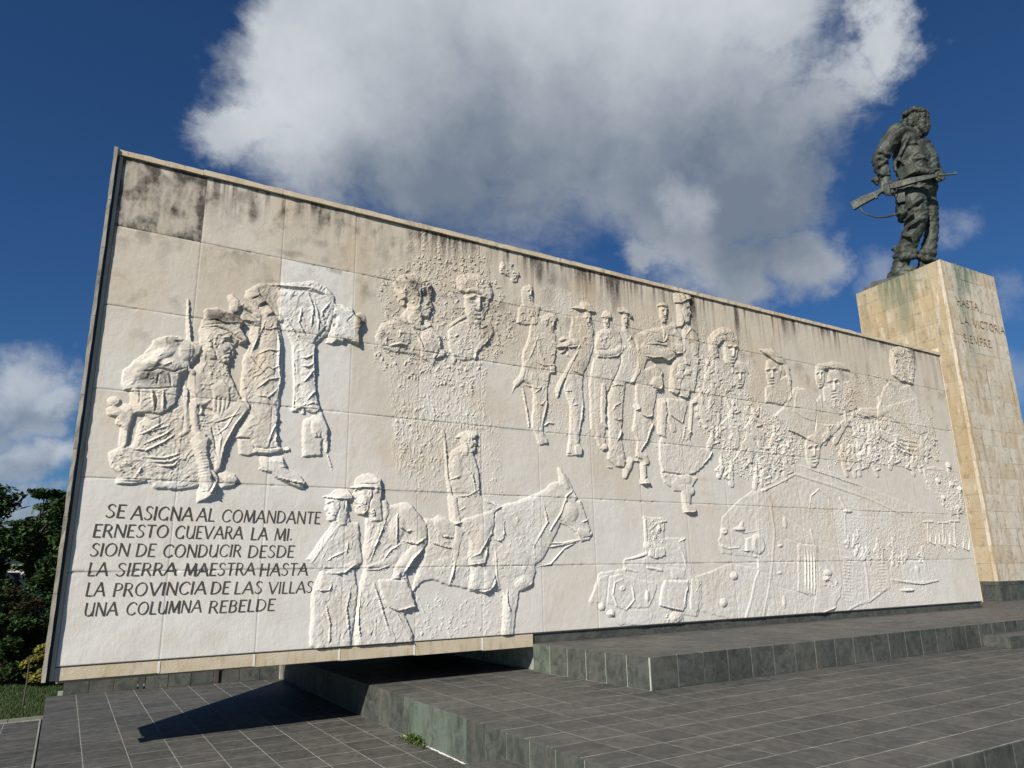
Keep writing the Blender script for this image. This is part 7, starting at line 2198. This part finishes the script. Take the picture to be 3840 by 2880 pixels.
# white house glimpsed through the leaves
hs=empty('white_house',(-2.3,38,ZG)); tag(hs,'white house glimpsed through the trees','house')
m=MB(); m.box(-4,6,0,6,0,3.0); m.build('wall',mWhite,hs); m=MB(); m.box(-4.3,6.3,-.3,6.3,3.0,3.25); m.build('roof',mWhite,hs)
for x in (-3,-.8,1.4,3.6): m=MB(); m.box(x,x+1.1,-.02,.05,1.0,2.2); m.build('window',mGlass,hs)
R_=random.Random(41); L=MB()
for k in range(150):
    x=R_.uniform(-130,60); y=75+R_.uniform(-6,14); hh=R_.uniform(3.5,8.5)
    for q in range(5): leaves(L,(x+R_.uniform(-3,3),y,hh*(.25+.15*q)),(R_.uniform(2,3.6),2.0,hh*.22),34,.55,seed=k*9+q)
tag(L.build('far_woodland',mLeafD,loc=(0,0,ZG)),'far belt of dark woodland closing the lawn behind the wall','woodland',kind='stuff')
# slim post, kerb and trimmed grass strip
m=MB(); m.tube([(0,0,0),(.008,0,.35),(0,0,.72)],[.014,.012,.010],8); o=m.build('sapling_stake',mBark,loc=(-.30,5.4,ZG)); tag(o,'thin dark stake standing in the grass near the kerb','stake')
m=MB()
for k in range(14): m.box(-9+k*.66,-9+k*.66+.65,3.70+(k%2)*.002,3.80+(k%2)*.002,-.03,.055)
o=m.build('kerb',mKerb,loc=(0.02,.0,Z0-.03)); tag(o,kind='structure')
def blades(name,cx,cy,rx,ry,n,h,z,mt,seed):
    r=random.Random(seed); V=[];F=[]
    for _ in range(n):
        x=cx+r.uniform(-rx,rx);y=cy+r.uniform(-ry,ry); a=r.uniform(0,6.28); hh=h*r.uniform(.5,1.3); w_=hh*.14; l=r.uniform(-.4,.4)*hh; i=len(V)
        V+=[(x-math.cos(a)*w_,y-math.sin(a)*w_,z),(x+math.cos(a)*w_,y+math.sin(a)*w_,z),(x+l,y+l*.5,z+hh)]; F.append((i,i+1,i+2))
    return link(name,mesh(name,V,F),mt)
tag(blades('lawn_grass',-2,6.4,2.3,2.6,26000,.045,ZG,mLeafD,21),'short mown lawn grass beyond the kerb','grass',kind='stuff')
# weed clump at the foot of the middle deck riser
wd=empty('weed_clump',(3.2,-1.22,Z1)); tag(wd,'small green weed clump at the foot of the limed riser','weed')
m=MB(); r=random.Random(4)
for k in range(520):
    f=r.gauss(0,.42); f=max(-1,min(1,f)); x=.05-abs(r.gauss(0,.055))-.0*f; y=f*.27; hgt=(.055*(1-f*f)+.012)*r.uniform(.4,1.2); a=r.uniform(0,6.28); s_=r.uniform(.012,.026)
    p=Vector((x,y,hgt)); d=Vector((math.cos(a),math.sin(a),r.uniform(-.3,.7))).normalized(); b2=d.cross(Vector((.1,.2,1))).normalized()*.38; i=len(m.V)
    m.V+=[tuple(p-d*s_),tuple(p+b2*s_),tuple(p+d*s_),tuple(p-b2*s_)]; m.F.append((i,i+1,i+2,i+3))
m.build('leaves',mWeed,wd)
m=MB()
for k in range(9): a=r.uniform(0,6.28); m.tube([(.0,r.uniform(-.2,.2),0),(-.03+r.uniform(-.03,.03),r.uniform(-.22,.22),.05)],[.003,.0015],4)
m.build('stem',mWeed,wd)
# pale lime crust along the foot of the riser
m=MB(); r=random.Random(6)
for k in range(60):
    y=-.86-k*.023; wdt=r.uniform(.004,.022); m.box(3.268-wdt,3.2685,y-.014,y+.012,Z1-.001,Z1+r.uniform(.002,.006))
o=m.build('lime_crust',mWhite); tag(o,'white lime crust along the foot of the riser beside the weeds','lime crust',kind='stuff')
